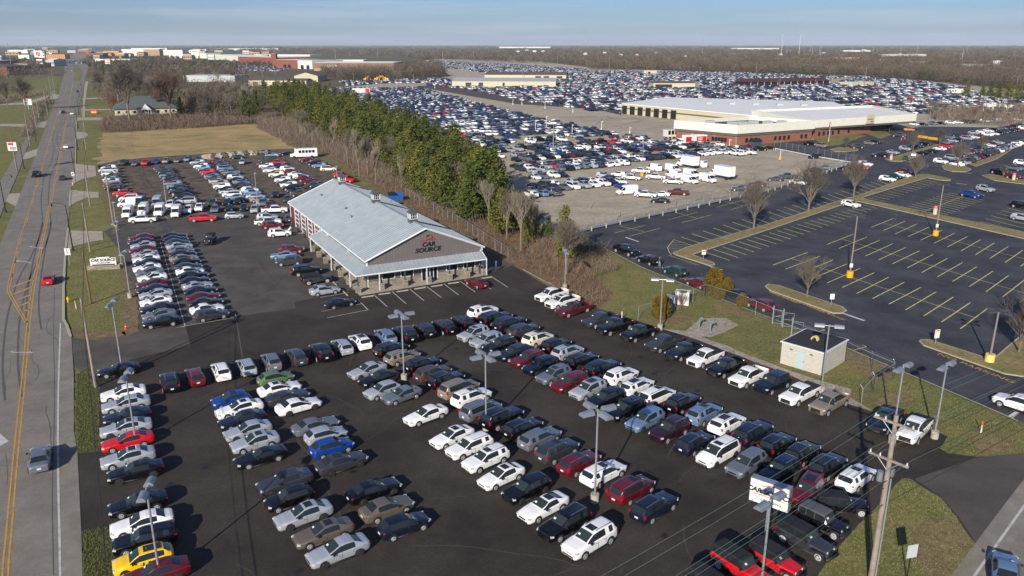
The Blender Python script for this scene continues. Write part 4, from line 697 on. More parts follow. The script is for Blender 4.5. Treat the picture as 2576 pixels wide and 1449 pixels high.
# sealed lot on the right
GS = 'vehicles in the sealed lot on the right'
many([(1575, 627, p_, 'black', -58, 'black pickup truck at the head of the lane by the grass'), (1631, 652, w_, 'black', 122, 'black crossover with raised tailgate and a person behind it'), (1698, 679, w_, 'dark green', 122, 'dark green crossover in the lane by the grass'), (1757, 709, w_, 'dark red', 122, 'dark red crossover half hidden by the round evergreens'), (1851, 738, s, 'dark blue', 122, 'dark blue car behind the round evergreens'), (1914, 762, v_, 'dark red', 122, 'dark red SUV right of the round evergreens'),
      (2141, 511, v_, 'white', -62, 'white SUV at the corner of the long grass island'), (2444, 487, p_, 'blue', -68, 'bright blue pickup truck in the middle bays'), (2479, 473, v_, 'silver', -68, 'silver SUV behind the bright blue pickup')], GS, 0)
many([(2038, 359, v_, 'black', 8, 'black SUV below the brick wall'), (2067, 364, m_, 'tan', -62, 'tan minivan near the flagpole lawn'), (2156, 367, b_, 'dark grey', 0, 'dark grey large SUV by the small kerbed island'), (2188, 359, s, 'tan', -62, 'tan sedan right of the flagpole lawn'), (2204, 356, s, 'black', -62, 'black sedan beside the tan sedan by the lawn'), (2262, 339, p_, 'dark grey', -40, 'dark grey pickup truck beside two orange cones'),
      (2287, 325, c_, 'orange', -20, 'orange sports coupe by the yellow barrier'), (2278, 372, v_, 'silver', -62, 'silver SUV by the island strip'), (2306, 367, s, 'dark blue', -62, 'dark blue sedan beside the silver SUV on the strip'), (2331, 361, s, 'black', -62, 'black sedan at the top of the island strip'), (2246, 382, s, 'silver', -62, 'silver sedan behind the large black SUV'), (2213, 388, b_, 'black', 170, 'large black SUV at the end of the island strip'),
      (2279, 396, s, 'dark green', 60, 'dark green sedan below the island strip'), (2299, 388, s, 'white', 60, 'white sedan below the island strip'), (2318, 384, s, 'black', 120, 'black sedan beside the white sedan below the strip'), (2341, 379, s, 'dark blue', 120, 'dark blue sedan between dark and white sedans'), (2364, 373, s, 'white', 120, 'white sedan left of the small red pickup'), (2381, 366, p_, 'red', -62, 'small red pickup truck by the bare trees'),
      (2177, 411, v_, 'white', -50, 'white SUV with roof rails at the fence corner'), (2135, 423, s, 'black', -50, 'black car half hidden by the bare tree at the fence'), (2168, 420, s, 'red', -50, 'red sedan behind the bare tree at the fence corner'), (2008, 457, s, 'white', -40, 'white sedan by small yellow stands at the guard rail'),
      (2233, 448, v_, 'white', -58, 'white SUV first of four by the brown strip'), (2251, 442, s, 'dark green', -58, 'dark green sedan between two white cars by the strip'), (2271, 439, s, 'white', -58, 'white sedan third of four by the brown strip'), (2279, 431, v_, 'dark red', -58, 'dark red SUV last of four by the brown strip'),
      (2571, 514, v_, 'black', -58, 'black SUV cut by the right edge'), (2573, 546, w_, 'silver', -58, 'silver crossover cut by the right edge'), (2517, 430, p_, 'black', -65, 'black pickup truck by the right kerbed island'), (2552, 442, v_, 'dark red', -62, 'dark red SUV by the pink topped bin on the island'), (2552, 421, p_, 'grey', -65, 'grey pickup truck behind the dark red SUV'), (2570, 408, v_, 'white', -62, 'white SUV behind the grey pickup at right edge')], GS, 1)
pal = [(s, 'white'), (v_, 'dark grey'), (s, 'black'), (v_, 'white'), (s, 'silver'), (s, 'dark blue'), (v_, 'grey'), (s, 'dark red'), (m_, 'silver'), (s, 'grey')]
def rp(n, k): random.seed(k); return [random.choice(pal) for _ in range(n)]
rowline((2366, 405), (2510, 357), rp(13, 3), -62, 'sealed lot row among trees', 'from near end', GS)
rowline((2407, 412), (2572, 356), rp(15, 4), 118, 'sealed lot row facing trees', 'from near end', GS)
rowline((2378, 356), (2575, 322), rp(13, 5), -62, 'far row behind yellow barrier', 'from left', GS)
rowline((2392, 343), (2585, 311), rp(12, 6), -62, 'second row behind yellow barrier', 'from left', GS)
rowline((2300, 312), (2560, 300), rp(13, 8), -62, 'farthest row by brick corner', 'from left', GS)
# auction lot, vehicles that stand out
GX = 'work vehicles in the concrete lot'
many([(1759, 411, o_, 'white', 118, 'small white van beside the box truck'), (1645, 420, o_, 'white', 118, 'white ladder van left of the box truck'), (1693, 422, o_, 'white', -62, 'white tall van in front of the box truck'), (1694, 436, o_, 'white', 118, 'white van in the middle of the white vehicles'), (1740, 434, o_, 'white', -62, 'white tall van right of the white group centre'),
      (1735, 449, o_, 'white', -62, 'white van with rack at the front of the group'), (1781, 447, o_, 'white', -62, 'white tall van at the right front of the group'), (1613, 428, p_, 'white', 160, 'white pickup truck by the yellow lamp base'), (1650, 443, p_, 'white', 160, 'white service body truck in the white group'), (1694, 454, p_, 'white', 160, 'white rack pickup at the front of the group'),
      (1557, 437, v_, 'white', 150, 'white SUV left of the long bed white pickup'), (1589, 444, p_, 'white', 150, 'white pickup with empty bed left of yellow lamp base'), (1519, 439, v_, 'silver', -30, 'silver SUV at the row end near the white SUV'), (1705, 481, p_, 'dark red', 160, 'dark red pickup truck alone on the pale concrete'), (1577, 477, o_, 'white', 200, 'long white passenger van beside the flatbed truck'),
      (1624, 487, p_, 'white', 160, 'white pickup behind the flatbed truck'), (1662, 487, s, 'white', 165, 'white sedan right of the flatbed truck'), (1660, 503, s, 'black', 165, 'black sedan alone in front of the white sedan'), (1862, 472, v_, 'dark grey', 165, 'dark grey SUV behind the chain fence nearest the red car'), (1905, 462, s, 'dark red', 165, 'dark red sedan behind the chain fence'),
      (1950, 449, s, 'dark grey', 165, 'dark grey sedan behind the chain fence by the bare tree'), (1982, 442, p_, 'dark grey', 165, 'dark grey pickup behind the chain fence'), (2046, 427, s, 'black', 165, 'black sedan behind the chain fence corner'), (2074, 421, s, 'grey', 165, 'grey sedan behind the chain fence corner'), (2050, 392, v_, 'dark blue', 200, 'dark blue SUV by the white barrier rail'), (1935, 371, s, 'black', 0, 'black sedan near the dark shed at the brick wall'),
      (1772, 354, s, 'dark grey', 10, 'dark grey sedan parked under the brick wall'), (1913, 373, v_, 'black', 10, 'black SUV beside the small dark shed')], GX, 1)
# procedural fill of the concrete lot, clipped to surveyed areas
ZN = [([(1325, 450), (1480, 441), (1568, 455), (1566, 474), (1450, 481), (1380, 500), (1330, 497)], .97, 0), ([(1290, 402), (1440, 372), (1500, 370), (1600, 351), (1690, 354), (1885, 374), (1888, 390), (1700, 400), (1600, 407), (1570, 418), (1450, 432), (1330, 440), (1290, 425)], .95, 1),
      ([(1140, 345), (1400, 349), (1500, 353), (1600, 346), (1640, 358), (1500, 366), (1440, 370), (1300, 395), (1210, 402), (1150, 385)], .72, 2), ([(768, 231), (860, 224), (1050, 222), (1290, 285), (1510, 332), (1590, 345), (1590, 350), (1480, 349), (1380, 342), (1140, 346), (1060, 325), (960, 295), (880, 275)], .95, 3),
      ([(1140, 205), (1300, 218), (1420, 218), (1563, 262), (1563, 286), (1480, 280), (1330, 257), (1180, 226), (1060, 214)], .93, 4), ([(1398, 186), (1560, 178), (1900, 190), (1900, 270), (1690, 264), (1565, 258), (1450, 226), (1400, 216)], .9, 5),
      ([(1886, 218), (2090, 214), (2160, 192), (2330, 208), (2440, 224), (2470, 248), (2650, 262), (2650, 292), (2420, 284), (2310, 292), (2180, 282), (1900, 272)], .9, 6), ([(1840, 184), (1900, 186), (2130, 194), (2085, 200), (1900, 197), (1640, 196), (1600, 180)], .95, 7),
      ([(1069, 152), (1300, 163), (1480, 176), (1480, 183), (1420, 190), (1230, 184), (1110, 170)], .96, 8), ([(850, 205), (1135, 198), (1130, 206), (870, 216)], .9, 9), ([(2270, 312), (2440, 300), (2650, 306), (2650, 340), (2400, 345), (2330, 318)], .0, 10)]
AX = R(28.5); ax = (math.cos(AX), math.sin(AX)); bx = (-ax[1], ax[0]); random.seed(11); fill = []
for pg, dn, zi in ZN:
    if dn == 0: continue
    g = [G(*p) for p in pg]; us = [p[0] * ax[0] + p[1] * ax[1] for p in g]; vs = [p[0] * bx[0] + p[1] * bx[1] for p in g]
    y = math.floor(min(vs) / 5.4) * 5.4 + .7; k = 0; per = 4 if zi in (0, 1) else 2; gap = 6.5 if zi < 3 else 6.0 if zi == 3 else 12.5
    side = zi in (5, 7, 8)
    while y < max(vs):
        x = min(us) + random.uniform(0, 2.5); gapend = 0
        while x < max(us):
            if random.random() < (.012 if zi < 4 else .03): x += random.uniform(3, 16)
            p = (x * ax[0] + y * bx[0], x * ax[1] + y * bx[1])
            if inside(p, g) and random.random() < dn:
                q = random.random(); kd = s if q < .42 else v_ if q < .76 else p_ if q < .9 else m_ if q < .94 else h
                if zi in (2,) and q > .6: kd = p_
                q = random.random(); q = q if zi < 4 else q ** .88; col = ('dark blue' if q < .15 else 'black' if q < .31 else 'dark grey' if q < .40 else 'grey' if q < .49 else 'silver' if q < .62 else 'white' if q < .90 else 'dark red' if q < .93 else 'red' if q < .945 else 'tan' if q < .96 else 'blue' if q < .98 else 'light blue')
                fill.append((p[0] + random.uniform(-.3, .3), p[1] + random.uniform(-.3, .3), kd, col, AX + R((0 if k % 3 else 180) if side else (90 if k % 2 else -90)) + random.uniform(-.05, .05), zi, k))
            x += 2.75 + random.uniform(-.1, .35) if not side else 5.1 + random.uniform(0, .6) + (7.5 if int(x / 18) % 2 and random.random() < .6 else 0)
        k += 1; y += 5.35 + (gap if k % per == 0 else 0) if not side else 2.9 + (gap if k % 9 == 0 else 0)
clear = [(c.location.x, c.location.y) for c, *_ in CARS if c.location.y > 180]
ZCH = {}
for c in clear: ZCH.setdefault((int(c[0] // 8), int(c[1] // 8)), []).append(c)
def free(x, y, r=3.2):
    i, j_ = int(x // 8), int(y // 8)
    return all((x - a) ** 2 + (y - b) ** 2 > r * r for di in (-1, 0, 1) for dj in (-1, 0, 1) for a, b in ZCH.get((i + di, j_ + dj), ()))
blds = [[G(*p) for p in q] for q in ([(1560, 284), (1700, 300), (1690, 352), (1853, 368), (2040, 354), (2230, 332), (2330, 300), (2300, 290), (1900, 270), (1640, 250)], [(1137, 220), (1400, 219), (1400, 200), (1137, 196)], [(1643, 222), (1760, 223), (1760, 205), (1643, 205)])]
fill = [f for f in fill if free(f[0], f[1]) and not any(inside(f[:2], b) for b in blds)]
fill.sort(key=lambda f: f[0] ** 2 + f[1] ** 2)
def lod2(kind):
    key = ('lod2', kind)
    if key in PROTO: return PROTO[key]
    sp = spec(kind); st = sp['st']; keep = [st[i] for i in range(len(st)) if i not in (1, 3, 12)]; Pm, _ = body_meshes(dict(sp), 1); b = Pm['body']
    for x in sp['wb']:
        for s_ in (1, -1): b.tube((x, s_ * .74, sp['r']), (x, s_ * .97, sp['r']), sp['r'], n=8, mi=1)
    if sp.get('bed'): b.box((-1.9, 0, 1.0), (1.85, 1.7, .1), mi=1); b.box((-2.82, 0, 1.05), (.06, 1.8, .4)); b.box((-.93, 0, 1.05), (.06, 1.8, .3)); b.box((-1.9, .9, 1.2), (1.9, .08, .06)); b.box((-1.9, -.9, 1.2), (1.9, .08, .06))
    w2 = MB(); [w2.add(Pm[k].v, Pm[k].f) for k in Pm if k[:4] in ('wind', 'rear', 'side')]
    PROTO[key] = (b.mesh(kind + ' far body', [PAINT['white'], TY], True), w2.mesh(kind + ' far windows', [GL], True)); return PROTO[key]
have = {}
for c, col, kd, rw in CARS: have[CATS[kd][1]] = have.get(CATS[kd][1], 0) + 1
LIM = {'sedan': 250, 'SUV': 265, 'pickup truck': 120, 'minivan': 60, 'hatchback': 50}
rest = []; cnt = {}
ZP = {0: 'the concrete lot block nearest the trees', 1: 'the wide concrete lot block below the box truck sign', 2: 'the loose block beside the evergreens', 3: 'the dense block behind the evergreens'}
zk = {}
indiv = []
for f in fill:
    ct = CATS[f[2]][1]
    if have.get(ct, 0) < LIM[ct] and f[5] in (0, 1, 2): have[ct] = have.get(ct, 0) + 1; indiv.append(f)
    else: rest.append(f)
rows_ = {}
for f in indiv: rows_.setdefault((f[5], f[6]), []).append(f)
def ordw(n): return ORD[n] if n < len(ORD) else str(n + 1) + 'th'
ZW = {0: 'block behind leaning tree', 1: 'block behind white vans', 2: 'block beside the evergreens'}
zr = {}
for key in sorted(rows_): zr.setdefault(key[0], []).append(key[1])
for (zi, k), fs in rows_.items():
    fs.sort(key=lambda f: f[0] * ax[0] + f[1] * ax[1]); rn = zr[zi].index(k); same = {}
    for f in fs:
        d = f[3] + ' ' + WORDS[f[2]]; same[d] = same.get(d, 0) + 1
    seen = {}
    for f in fs:
        d = f[3] + ' ' + WORDS[f[2]]; i = seen.get(d, 0); seen[d] = i + 1
        lb = (d if same[d] == 1 else d + ', ' + ordw(i) + ' such from left,') + ' in ' + ordw(rn) + ' row, ' + ZW[zi]
        nm, ct = CATS[f[2]]; bm_, wm_ = lod2(f[2]); r = obj(nm, None, None, (f[0], f[1], .05), f[4], lb, ct, 'vehicles stored in the concrete lot')
        b = obj('body', bm_, r); b.material_slots[0].link = 'OBJECT'; b.material_slots[0].material = PAINT[f[3]]; obj('windows', wm_, r)
# all farther vehicles as one mass
def mass(cars, name, label):
    tv, tf, tm = {}, {}, {}
    for kd, (L_, W_, H_, hb, c0, c1) in {s: (4.7, 1.8, 1.45, .9, -1.7, .9), v_: (4.7, 1.9, 1.72, 1.05, -2.2, .9), p_: (5.8, 2.0, 1.87, 1.15, -.95, 1.3), m_: (5.0, 1.95, 1.74, 1.0, -2.4, 1.3), h: (4.2, 1.78, 1.5, .95, -1.95, .9), o_: (5.8, 2.0, 2.4, 1.1, -2.8, 2.1)}.items():
        a, w_2 = L_ / 2, W_ / 2; i_ = .35
        H2 = H_ - .2; V = [(-a, -w_2, .3), (a, -w_2, .3), (a, w_2, .3), (-a, w_2, .3), (-a + .05, -w_2, hb), (a - .3, -w_2 + .05, hb - .15), (a - .3, w_2 - .05, hb - .15), (-a + .05, w_2, hb),
             (c0, -w_2 + .04, hb), (c1, -w_2 + .04, hb - .03), (c1, w_2 - .04, hb - .03), (c0, w_2 - .04, hb), (c0 + i_ * .7, -w_2 + .22, H2), (c1 - .55, -w_2 + .22, H2), (c1 - .55, w_2 - .22, H2), (c0 + i_ * .7, w_2 - .22, H2), (c0 + i_ + .1, -w_2 + .32, H_), (c1 - .95, -w_2 + .32, H_), (c1 - .95, w_2 - .32, H_), (c0 + i_ + .1, w_2 - .32, H_)]
        Fq = [(0, 1, 5, 4), (1, 2, 6, 5), (2, 3, 7, 6), (3, 0, 4, 7), (4, 5, 6, 7), (8, 9, 13, 12), (9, 10, 14, 13), (10, 11, 15, 14), (11, 8, 12, 15), (12, 13, 17, 16), (13, 14, 18, 17), (14, 15, 19, 18), (15, 12, 16, 19), (16, 17, 18, 19)]; Mq = [0, 0, 0, 0, 0, 1, 1, 1, 1, 0, 0, 0, 0, 0]
        for xw in (a - .95, -a + .95):
            for s_ in (-1, 1): o2 = len(V); yw = s_ * (w_2 + .01); V += [(xw - .34, yw, 0), (xw + .34, yw, 0), (xw + .34, yw, .62), (xw - .34, yw, .62)]; Fq.append((o2, o2 + 1, o2 + 2, o2 + 3)); Mq.append(2)
        tv[kd] = np.array(V); tf[kd] = np.array(Fq); tm[kd] = np.array(Mq)
    cols = ['dark blue', 'black', 'dark grey', 'grey', 'silver', 'white', 'dark red', 'red', 'tan', 'blue', 'light blue', 'green', 'yellow']
    AV, AF, AM, o2 = [], [], [], 0
    for x, y, kd, col, hd, *_ in cars:
        V = tv[kd]; c, s_ = math.cos(hd), math.sin(hd); AV.append(np.stack([x + V[:, 0] * c - V[:, 1] * s_, y + V[:, 0] * s_ + V[:, 1] * c, V[:, 2] + .05], 1)); AF.append(tf[kd] + o2)
        mm = tm[kd].copy(); mm[mm == 0] = 10 + cols.index(col); mm[mm == 1] = 0; mm[mm == 2] = 1; mm[mm >= 10] -= 8; AM.append(mm); o2 += len(V)
    return quadmesh(name, np.concatenate(AV), np.concatenate(AF), [mat('far_car_glass', (.022, .032, .05), .15), TY] + [PAINT[c] for c in cols], np.concatenate(AM), label)
def quadmesh(name, V, Fq, mats, mi=None, label=None, kind='stuff', parent=None, smooth=False, link=True):
    me = bpy.data.meshes.new(name); k = Fq.shape[1]
    me.vertices.add(len(V)); me.vertices.foreach_set('co', np.ascontiguousarray(V, dtype=np.float32).ravel()); me.loops.add(Fq.size); me.loops.foreach_set('vertex_index', np.ascontiguousarray(Fq, dtype=np.int32).ravel())
    me.polygons.add(len(Fq)); me.polygons.foreach_set('loop_start', np.arange(0, Fq.size, k, dtype=np.int32))
    for m in mats: me.materials.append(m)
    if mi is not None: me.polygons.foreach_set('material_index', mi.astype(np.int32))
    if smooth: me.polygons.foreach_set('use_smooth', np.ones(len(Fq), bool))
    me.update(calc_edges=True)
    if not link: return me
    return obj(name, me, parent, label=label, cat=None if parent else None, kind=kind)
for pg in ([(430, 152), (640, 160), (740, 172), (700, 180), (560, 176), (380, 164)], [(120, 152), (200, 152), (260, 160), (140, 160)], [(0, 170), (90, 172), (100, 178), (0, 182)]):
    g = [G(*p) for p in pg]; mx_, mn_ = [max(p[i] for p in g) for i in (0, 1)], [min(p[i] for p in g) for i in (0, 1)]
    for k in range(int((mx_[1] - mn_[1]) / 9)):
        x = mn_[0]
        while x < mx_[0]:
            y = mn_[1] + k * 9
            if inside((x, y), g) and random.random() < .7: rest.append((x, y, random.choice([s, v_]), random.choice(['white', 'silver', 'black', 'dark grey', 'dark blue', 'grey', 'dark red']), 1.57, 99, 0))
            x += 3.0
mo = mass(rest, 'distant_parked_vehicles', 'mass of small parked vehicles filling the far concrete lot'); mo['category'] = 'vehicles'
print('CARS', len(CARS), 'indiv', len(indiv), 'rest', len(rest), have)
# ------------------------------------------------------------ the dealership building
MET = mat('pale_metal_roof', '#959ea2', .42, .1, var=.09, vscale=.5); METW = mat('white_trim', '#c9ccce', .5); MAUVE = mat('mauve_metal_siding', '#66605f', .55, var=.05, vscale=.5); REDW = mat('red_metal_siding', '#6e1628', .5)
GLW = mat('shop_glass', (.012, .016, .018), .05); DKM = mat('dark_grey_metal', '#44484c', .5); LAMPG = mat('lamp_metal', '#8f979f', .35, .5); POST = mat('galvanised_post', '#a9afb4', .35, .6); CONC = mat('pole_base_concrete', '#9d978a', .9, var=.12, vscale=2.)
BLK = mat('black_paint', (.012, .012, .013), .5); SGN = mat('sign_white', '#cfcfcb', .5); SRED = mat('sign_red', '#b3121c', .5)
def stone_mat():
    m = bpy.data.materials.new('ledge_stone'); m.use_nodes = True; n = m.node_tree; b = n.nodes['Principled BSDF']; b.inputs['Roughness'].default_value = .9
    t = n.nodes.new('ShaderNodeTexCoord'); sp = n.nodes.new('ShaderNodeSeparateXYZ'); cm = n.nodes.new('ShaderNodeCombineXYZ'); ad = n.nodes.new('ShaderNodeMath')
    br = n.nodes.new('ShaderNodeTexBrick'); br.inputs['Scale'].default_value = 1; br.inputs['Brick Width'].default_value = .55; br.inputs['Row Height'].default_value = .2; br.inputs['Mortar Size'].default_value = .012
    br.inputs['Color1'].default_value = (*srgb('#8f8578'), 1); br.inputs['Color2'].default_value = (*srgb('#6a645c'), 1); br.inputs['Mortar'].default_value = (*srgb('#4c4842'), 1); br.inputs['Bias'].default_value = -.1
    lk = n.links.new; lk(t.outputs['Object'], sp.inputs[0]); lk(sp.outputs[0], ad.inputs[0]); lk(sp.outputs[1], ad.inputs[1]); lk(ad.outputs[0], cm.inputs[0]); lk(sp.outputs[2], cm.inputs[1]); lk(cm.outputs[0], br.inputs['Vector']); lk(br.outputs[0], b.inputs['Base Color'])
    return m
def brick_mat(name, c1, c2, mo_, bw=.4, rh=.15):
    m = stone_mat(); m.name = name; br = [x for x in m.node_tree.nodes if x.type == 'TEX_BRICK'][0]
    br.inputs['Color1'].default_value = (*srgb(c1), 1); br.inputs['Color2'].default_value = (*srgb(c2), 1); br.inputs['Mortar'].default_value = (*srgb(mo_), 1); br.inputs['Brick Width'].default_value = bw; br.inputs['Row Height'].default_value = rh
    m.diffuse_color = (*srgb(c1), 1); return m
STONE = stone_mat()
BX, BY, BA, BW, BL, HE, HRG, PD, PS, HP, LP = -21.57, 113.45, R(27.4), 18.87, 51.25, 4.33, 8.21, 1.9, 2.34, 2.62, 26.25
D = thing('dealership_building', 'grey and red metal dealership building with pale ribbed roof and stone porch', 'building', (BX, BY, .08), BA)
mb = MB(); T_ = .02; GV = 22.0
mb.quad((0, 0, 0), (BW, 0, 0), (BW, 0, HE), (0, 0, HE)); mb.add([(0, 0, HE), (BW, 0, HE), (BW / 2, 0, HRG - .06)], [(0, 1, 2)])
mb.quad((BW, 0, 0), (BW, BL, 0), (BW, BL, HE), (BW, 0, HE)); mb.quad((0, GV, 0), (0, 0, 0), (0, 0, HE), (0, GV, HE)); mb.quad((BW, BL, 0), (0, BL, 0), (0, BL, HE), (BW, BL, HE)); mb.add([(BW, BL, HE), (0, BL, HE), (BW / 2, BL, HRG - .06)], [(0, 1, 2)])
for i in range(int(BW / .46)): x = .3 + i * .46; mb.box((x, -.015, (HE + HP * 0) / 2 + (HRG - HE) / 2 * (1 - abs(x - BW / 2) / (BW / 2))), (.05, .03, HE + (HRG - HE) * (1 - abs(x - BW / 2) / (BW / 2)) - .12))
mb.build('siding', MAUVE, D)
mb = MB(); mb.quad((0, BL, 0), (0, GV, 0), (0, GV, HE), (0, BL, HE)); mb.build('red_siding', REDW, D)
mb = MB(); ov = .35; sl_ = (HRG - HE) / (BW / 2)
for sg_ in (-1, 1):
    xe = BW / 2 + sg_ * (BW / 2 + ov); ze = HE - ov * sl_ + .05
    a, b_2, c2_, d2 = (xe, -ov, ze), (BW / 2, -ov, HRG + .05), (BW / 2, BL + ov, HRG + .05), (xe, BL + ov, ze)
    mb.add([a, b_2, c2_, d2], [(0, 1, 2, 3) if sg_ < 0 else (3, 2, 1, 0)])
    n_ = int((BL + 2 * ov) / .8)
    for i in range(n_ + 1):
        y = -ov + i * .8
        mb.add([(xe, y - .04, ze), (xe, y + .04, ze), (xe, y, ze + .09), (BW / 2, y - .04, HRG + .05), (BW / 2, y + .04, HRG + .05), (BW / 2, y, HRG + .14)], [(0, 2, 5, 3), (2, 1, 4, 5), (0, 1, 2)])
mb.box((BW / 2, BL / 2, HRG + .08), (.5, BL + .7, .1))
roof = mb.build('roof', MET, D)
for i, (fx, fy) in enumerate(((.24, .86), (.26, .55), (.22, .43), (.8, .88), (.78, .62))):
    mb = MB(); x = fx * BW; z = HE + (HRG - HE) * (1 - abs(x - BW / 2) / (BW / 2)); y = fy * BL; mb.tube((x, y, z - .1), (x, y, z + .45), .16); mb.tube((x, y, z + .45), (x, y, z + .62), .32, .2, n=10); mb.build('roof_vent', POST, roof)
for fy in (.10, .47, .90):
    z = HRG; y = fy * BL * .98 + .4; q = obj('cupola', None, roof); q.location = (BW / 2, y, z)
    bpy.data.objects.remove(q); mb = MB(); mb.box((BW / 2, y, z + .1), (1.25, 1.25, .7), mi=1); mb.box((BW / 2, y, z + .9), (1.05, 1.05, .95), mi=2)
    for sx in (-1, 1):
        for sy in (-1, 1): mb.box((BW / 2 + sx * .56, y + sy * .56, z + .9), (.12, .12, .98))
        mb.box((BW / 2 + sx * .56, y, z + .47), (.1, 1.2, .1)); mb.box((BW / 2, y + sx * .56, z + .47), (1.2, .1, .1)); mb.box((BW / 2 + sx * .56, y, z + 1.36), (.1, 1.2, .1)); mb.box((BW / 2, y + sx * .56, z + 1.36), (1.2, .1, .1))
        for k in (-.2, .2): mb.box((BW / 2 + sx * .55, y + k, z + .9), (.06, .05, .95)); mb.box((BW / 2 + k, y + sx * .55, z + .9), (.05, .06, .95))
        mb.box((BW / 2 + sx * .55, y, z + .92), (.05, 1.1, .05)); mb.box((BW / 2, y + sx * .55, z + .92), (1.1, .05, .05))
    t4 = [(BW / 2 + a * .78, y + b * .78, z + 1.42) for a, b in ((-1, -1), (1, -1), (1, 1), (-1, 1))] + [(BW / 2, y, z + 2.25)]
    mb.add(t4, [(0, 1, 4), (1, 2, 4), (2, 3, 4), (3, 0, 4), (3, 2, 1, 0)], 1); mb.build('cupola', [METW, DKM, GLW], roof)
mb = MB()   # white trim: rakes, gutters, corners
def beam(a, b, t=.2):
    mb.tube(a, b, t * .7, n=4)
zt = HE + .02
for y in (-ov - .02, BL + ov + .02): beam((-ov, y, HE - ov * sl_), (BW / 2, y, HRG), .22); beam((BW + ov, y, HE - ov * sl_), (BW / 2, y, HRG), .22)
for x in (-ov - .03, BW + ov + .03): beam((x, -ov, HE - ov * sl_ - .05), (x, BL + ov, HE - ov * sl_ - .05), .18)
for x, y in ((0, 0), (BW, 0), (0, BL), (BW, BL), (0, GV)): mb.box((x, y, HE / 2), (.22, .22, HE))
for y in (9.5, GV, 33, BL - .3): mb.box((-.12, y, HE / 2), (.12, .1, HE - .2))
mb.build('white_trim', METW, D)
mb = MB()   # porch roof wrapping the corner, with a hip
hh = .85; A0 = (-PS, -PD, HP); A1 = (BW, -PD, HP); A2 = (BW, -.02, HP + hh); A3 = (-.02, -.02, HP + hh); A4 = (-.02, LP, HP + hh); A5 = (-PS, LP, HP)
mb.add([A0, A1, A2, A3], [(0, 1, 2, 3)]); mb.add([A5, A0, A3, A4], [(0, 1, 2, 3)])
for i in range(int(BW / .62) + 3):
    x = BW - i * .62 - .05
    if x < -PS + .3: break
    t = 1 if x >= 0 else (x + PS) / PS; mb.add([(x - .03, -PD, HP + .01), (x + .03, -PD, HP + .01), (x, -PD, HP + .07), (x - .03, -PD + PD * t, HP + hh * t + .01), (x + .03, -PD + PD * t, HP + hh * t + .01), (x, -PD + PD * t, HP + hh * t + .07)], [(0, 2, 5, 3), (2, 1, 4, 5)])
for i in range(int(LP / .62) + 3):
    y = LP - i * .62 - .05
    if y < -PD + .3: break
    t = 1 if y >= 0 else (y + PD) / PD; mb.add([(-PS, y - .03, HP + .01), (-PS, y + .03, HP + .01), (-PS, y, HP + .07), (-PS + PS * t, y - .03, HP + hh * t + .01), (-PS + PS * t, y + .03, HP + hh * t + .01), (-PS + PS * t, y, HP + hh * t + .07)], [(2, 0, 3, 5), (1, 2, 5, 4)])
pr_ = mb.build('porch_roof', MET, D)
mb = MB(); beam((-PS, -PD, HP - .05), (BW, -PD, HP - .05), .17); beam((-PS, -PD, HP - .05), (-PS, LP, HP - .05), .17); beam((BW, -PD, HP - .05), (BW, 0, HP + hh), .15); beam((-PS, LP, HP - .05), (0, LP, HP + hh), .15); mb.build('gutter', METW, pr_)
def pier(x, y, wide=.7):
    mb = MB(); mb.box((x, y, .45), (wide, wide, .95)); q = mb.build('stone_pier', STONE, D); mb = MB(); mb.box((x, y, .95), (wide + .08, wide + .08, .06)); mb.build('cap', CONC, q)
    mb = MB(); mb.box((x, y, (HP + .98) / 2), (.16, .16, HP - 1.0)); mb.build('porch_post', DKM, D)
for x in (-PS + .35, 1.6, 5.3, 9.1, 12.6, 15.6, BW - .4): pier(x, -PD + .35)
for y in (3.4, 8.0, 12.5, 17.0, 21.5, LP - .3): pier(-PS + .4, y)
for x, y in ((-PS + .05, LP - .6), (-PS + .05, 12), (-PS + .05, 1.6), (1.2, -PD - .02), (8.7, -PD - .02), (BW - .1, -PD - .02)):
    mb = MB(); mb.box((x, y, HP / 2), (.12, .12, HP)); mb.build('downpipe', METW, D)
mb = MB()
for x0, x1 in ((.0, 8.4), (11.3, BW)): mb.box(((x0 + x1) / 2, -.1, .5), (x1 - x0, .2, 1.0))
mb.box((-.1, GV * .28, .5), (.2, GV * .56, 1.0)); mb.build('stone_base', STONE, D)
for x0, x1 in ((2.2, 4.2), (5.2, 7.2), (12.7, 14.6), (15.6, 17.6)):
    mb = MB(); mb.box(((x0 + x1) / 2, -.06, 1.75), (x1 - x0, .06, 1.4)); q = mb.build('window', GLW, D)
    mb = MB(); [mb.box((x, -.1, 1.75), (.12, .1, 1.5)) for x in (x0, x1)]; mb.box(((x0 + x1) / 2, -.1, 1.03), (x1 - x0, .1, .08)); mb.build('frame', METW, q)
for y in (3, 7): mb = MB(); mb.box((-.06, y, 1.75), (.06, 1.6, 1.4)); q = mb.build('window', GLW, D); mb = MB(); [mb.box((-.1, y + k, 1.75), (.1, .1, 1.5)) for k in (-.85, .85)]; mb.build('frame', METW, q)
mb = MB(); mb.box((9.85, -.06, 1.2), (2.5, .06, 2.3)); q = mb.build('door', GLW, D); mb = MB(); [mb.box((x, -.1, 1.2), (.12, .1, 2.4)) for x in (8.55, 9.3, 9.9, 10.5, 11.15)]; mb.box((9.85, -.1, 2.38), (2.7, .1, .08)); mb.build('frame', METW, q)
mb = MB(); mb.box((BW + .02 - .35, -.3, 3.7), (.2, .25, .2)); mb.build('wall_lamp', METW, D)
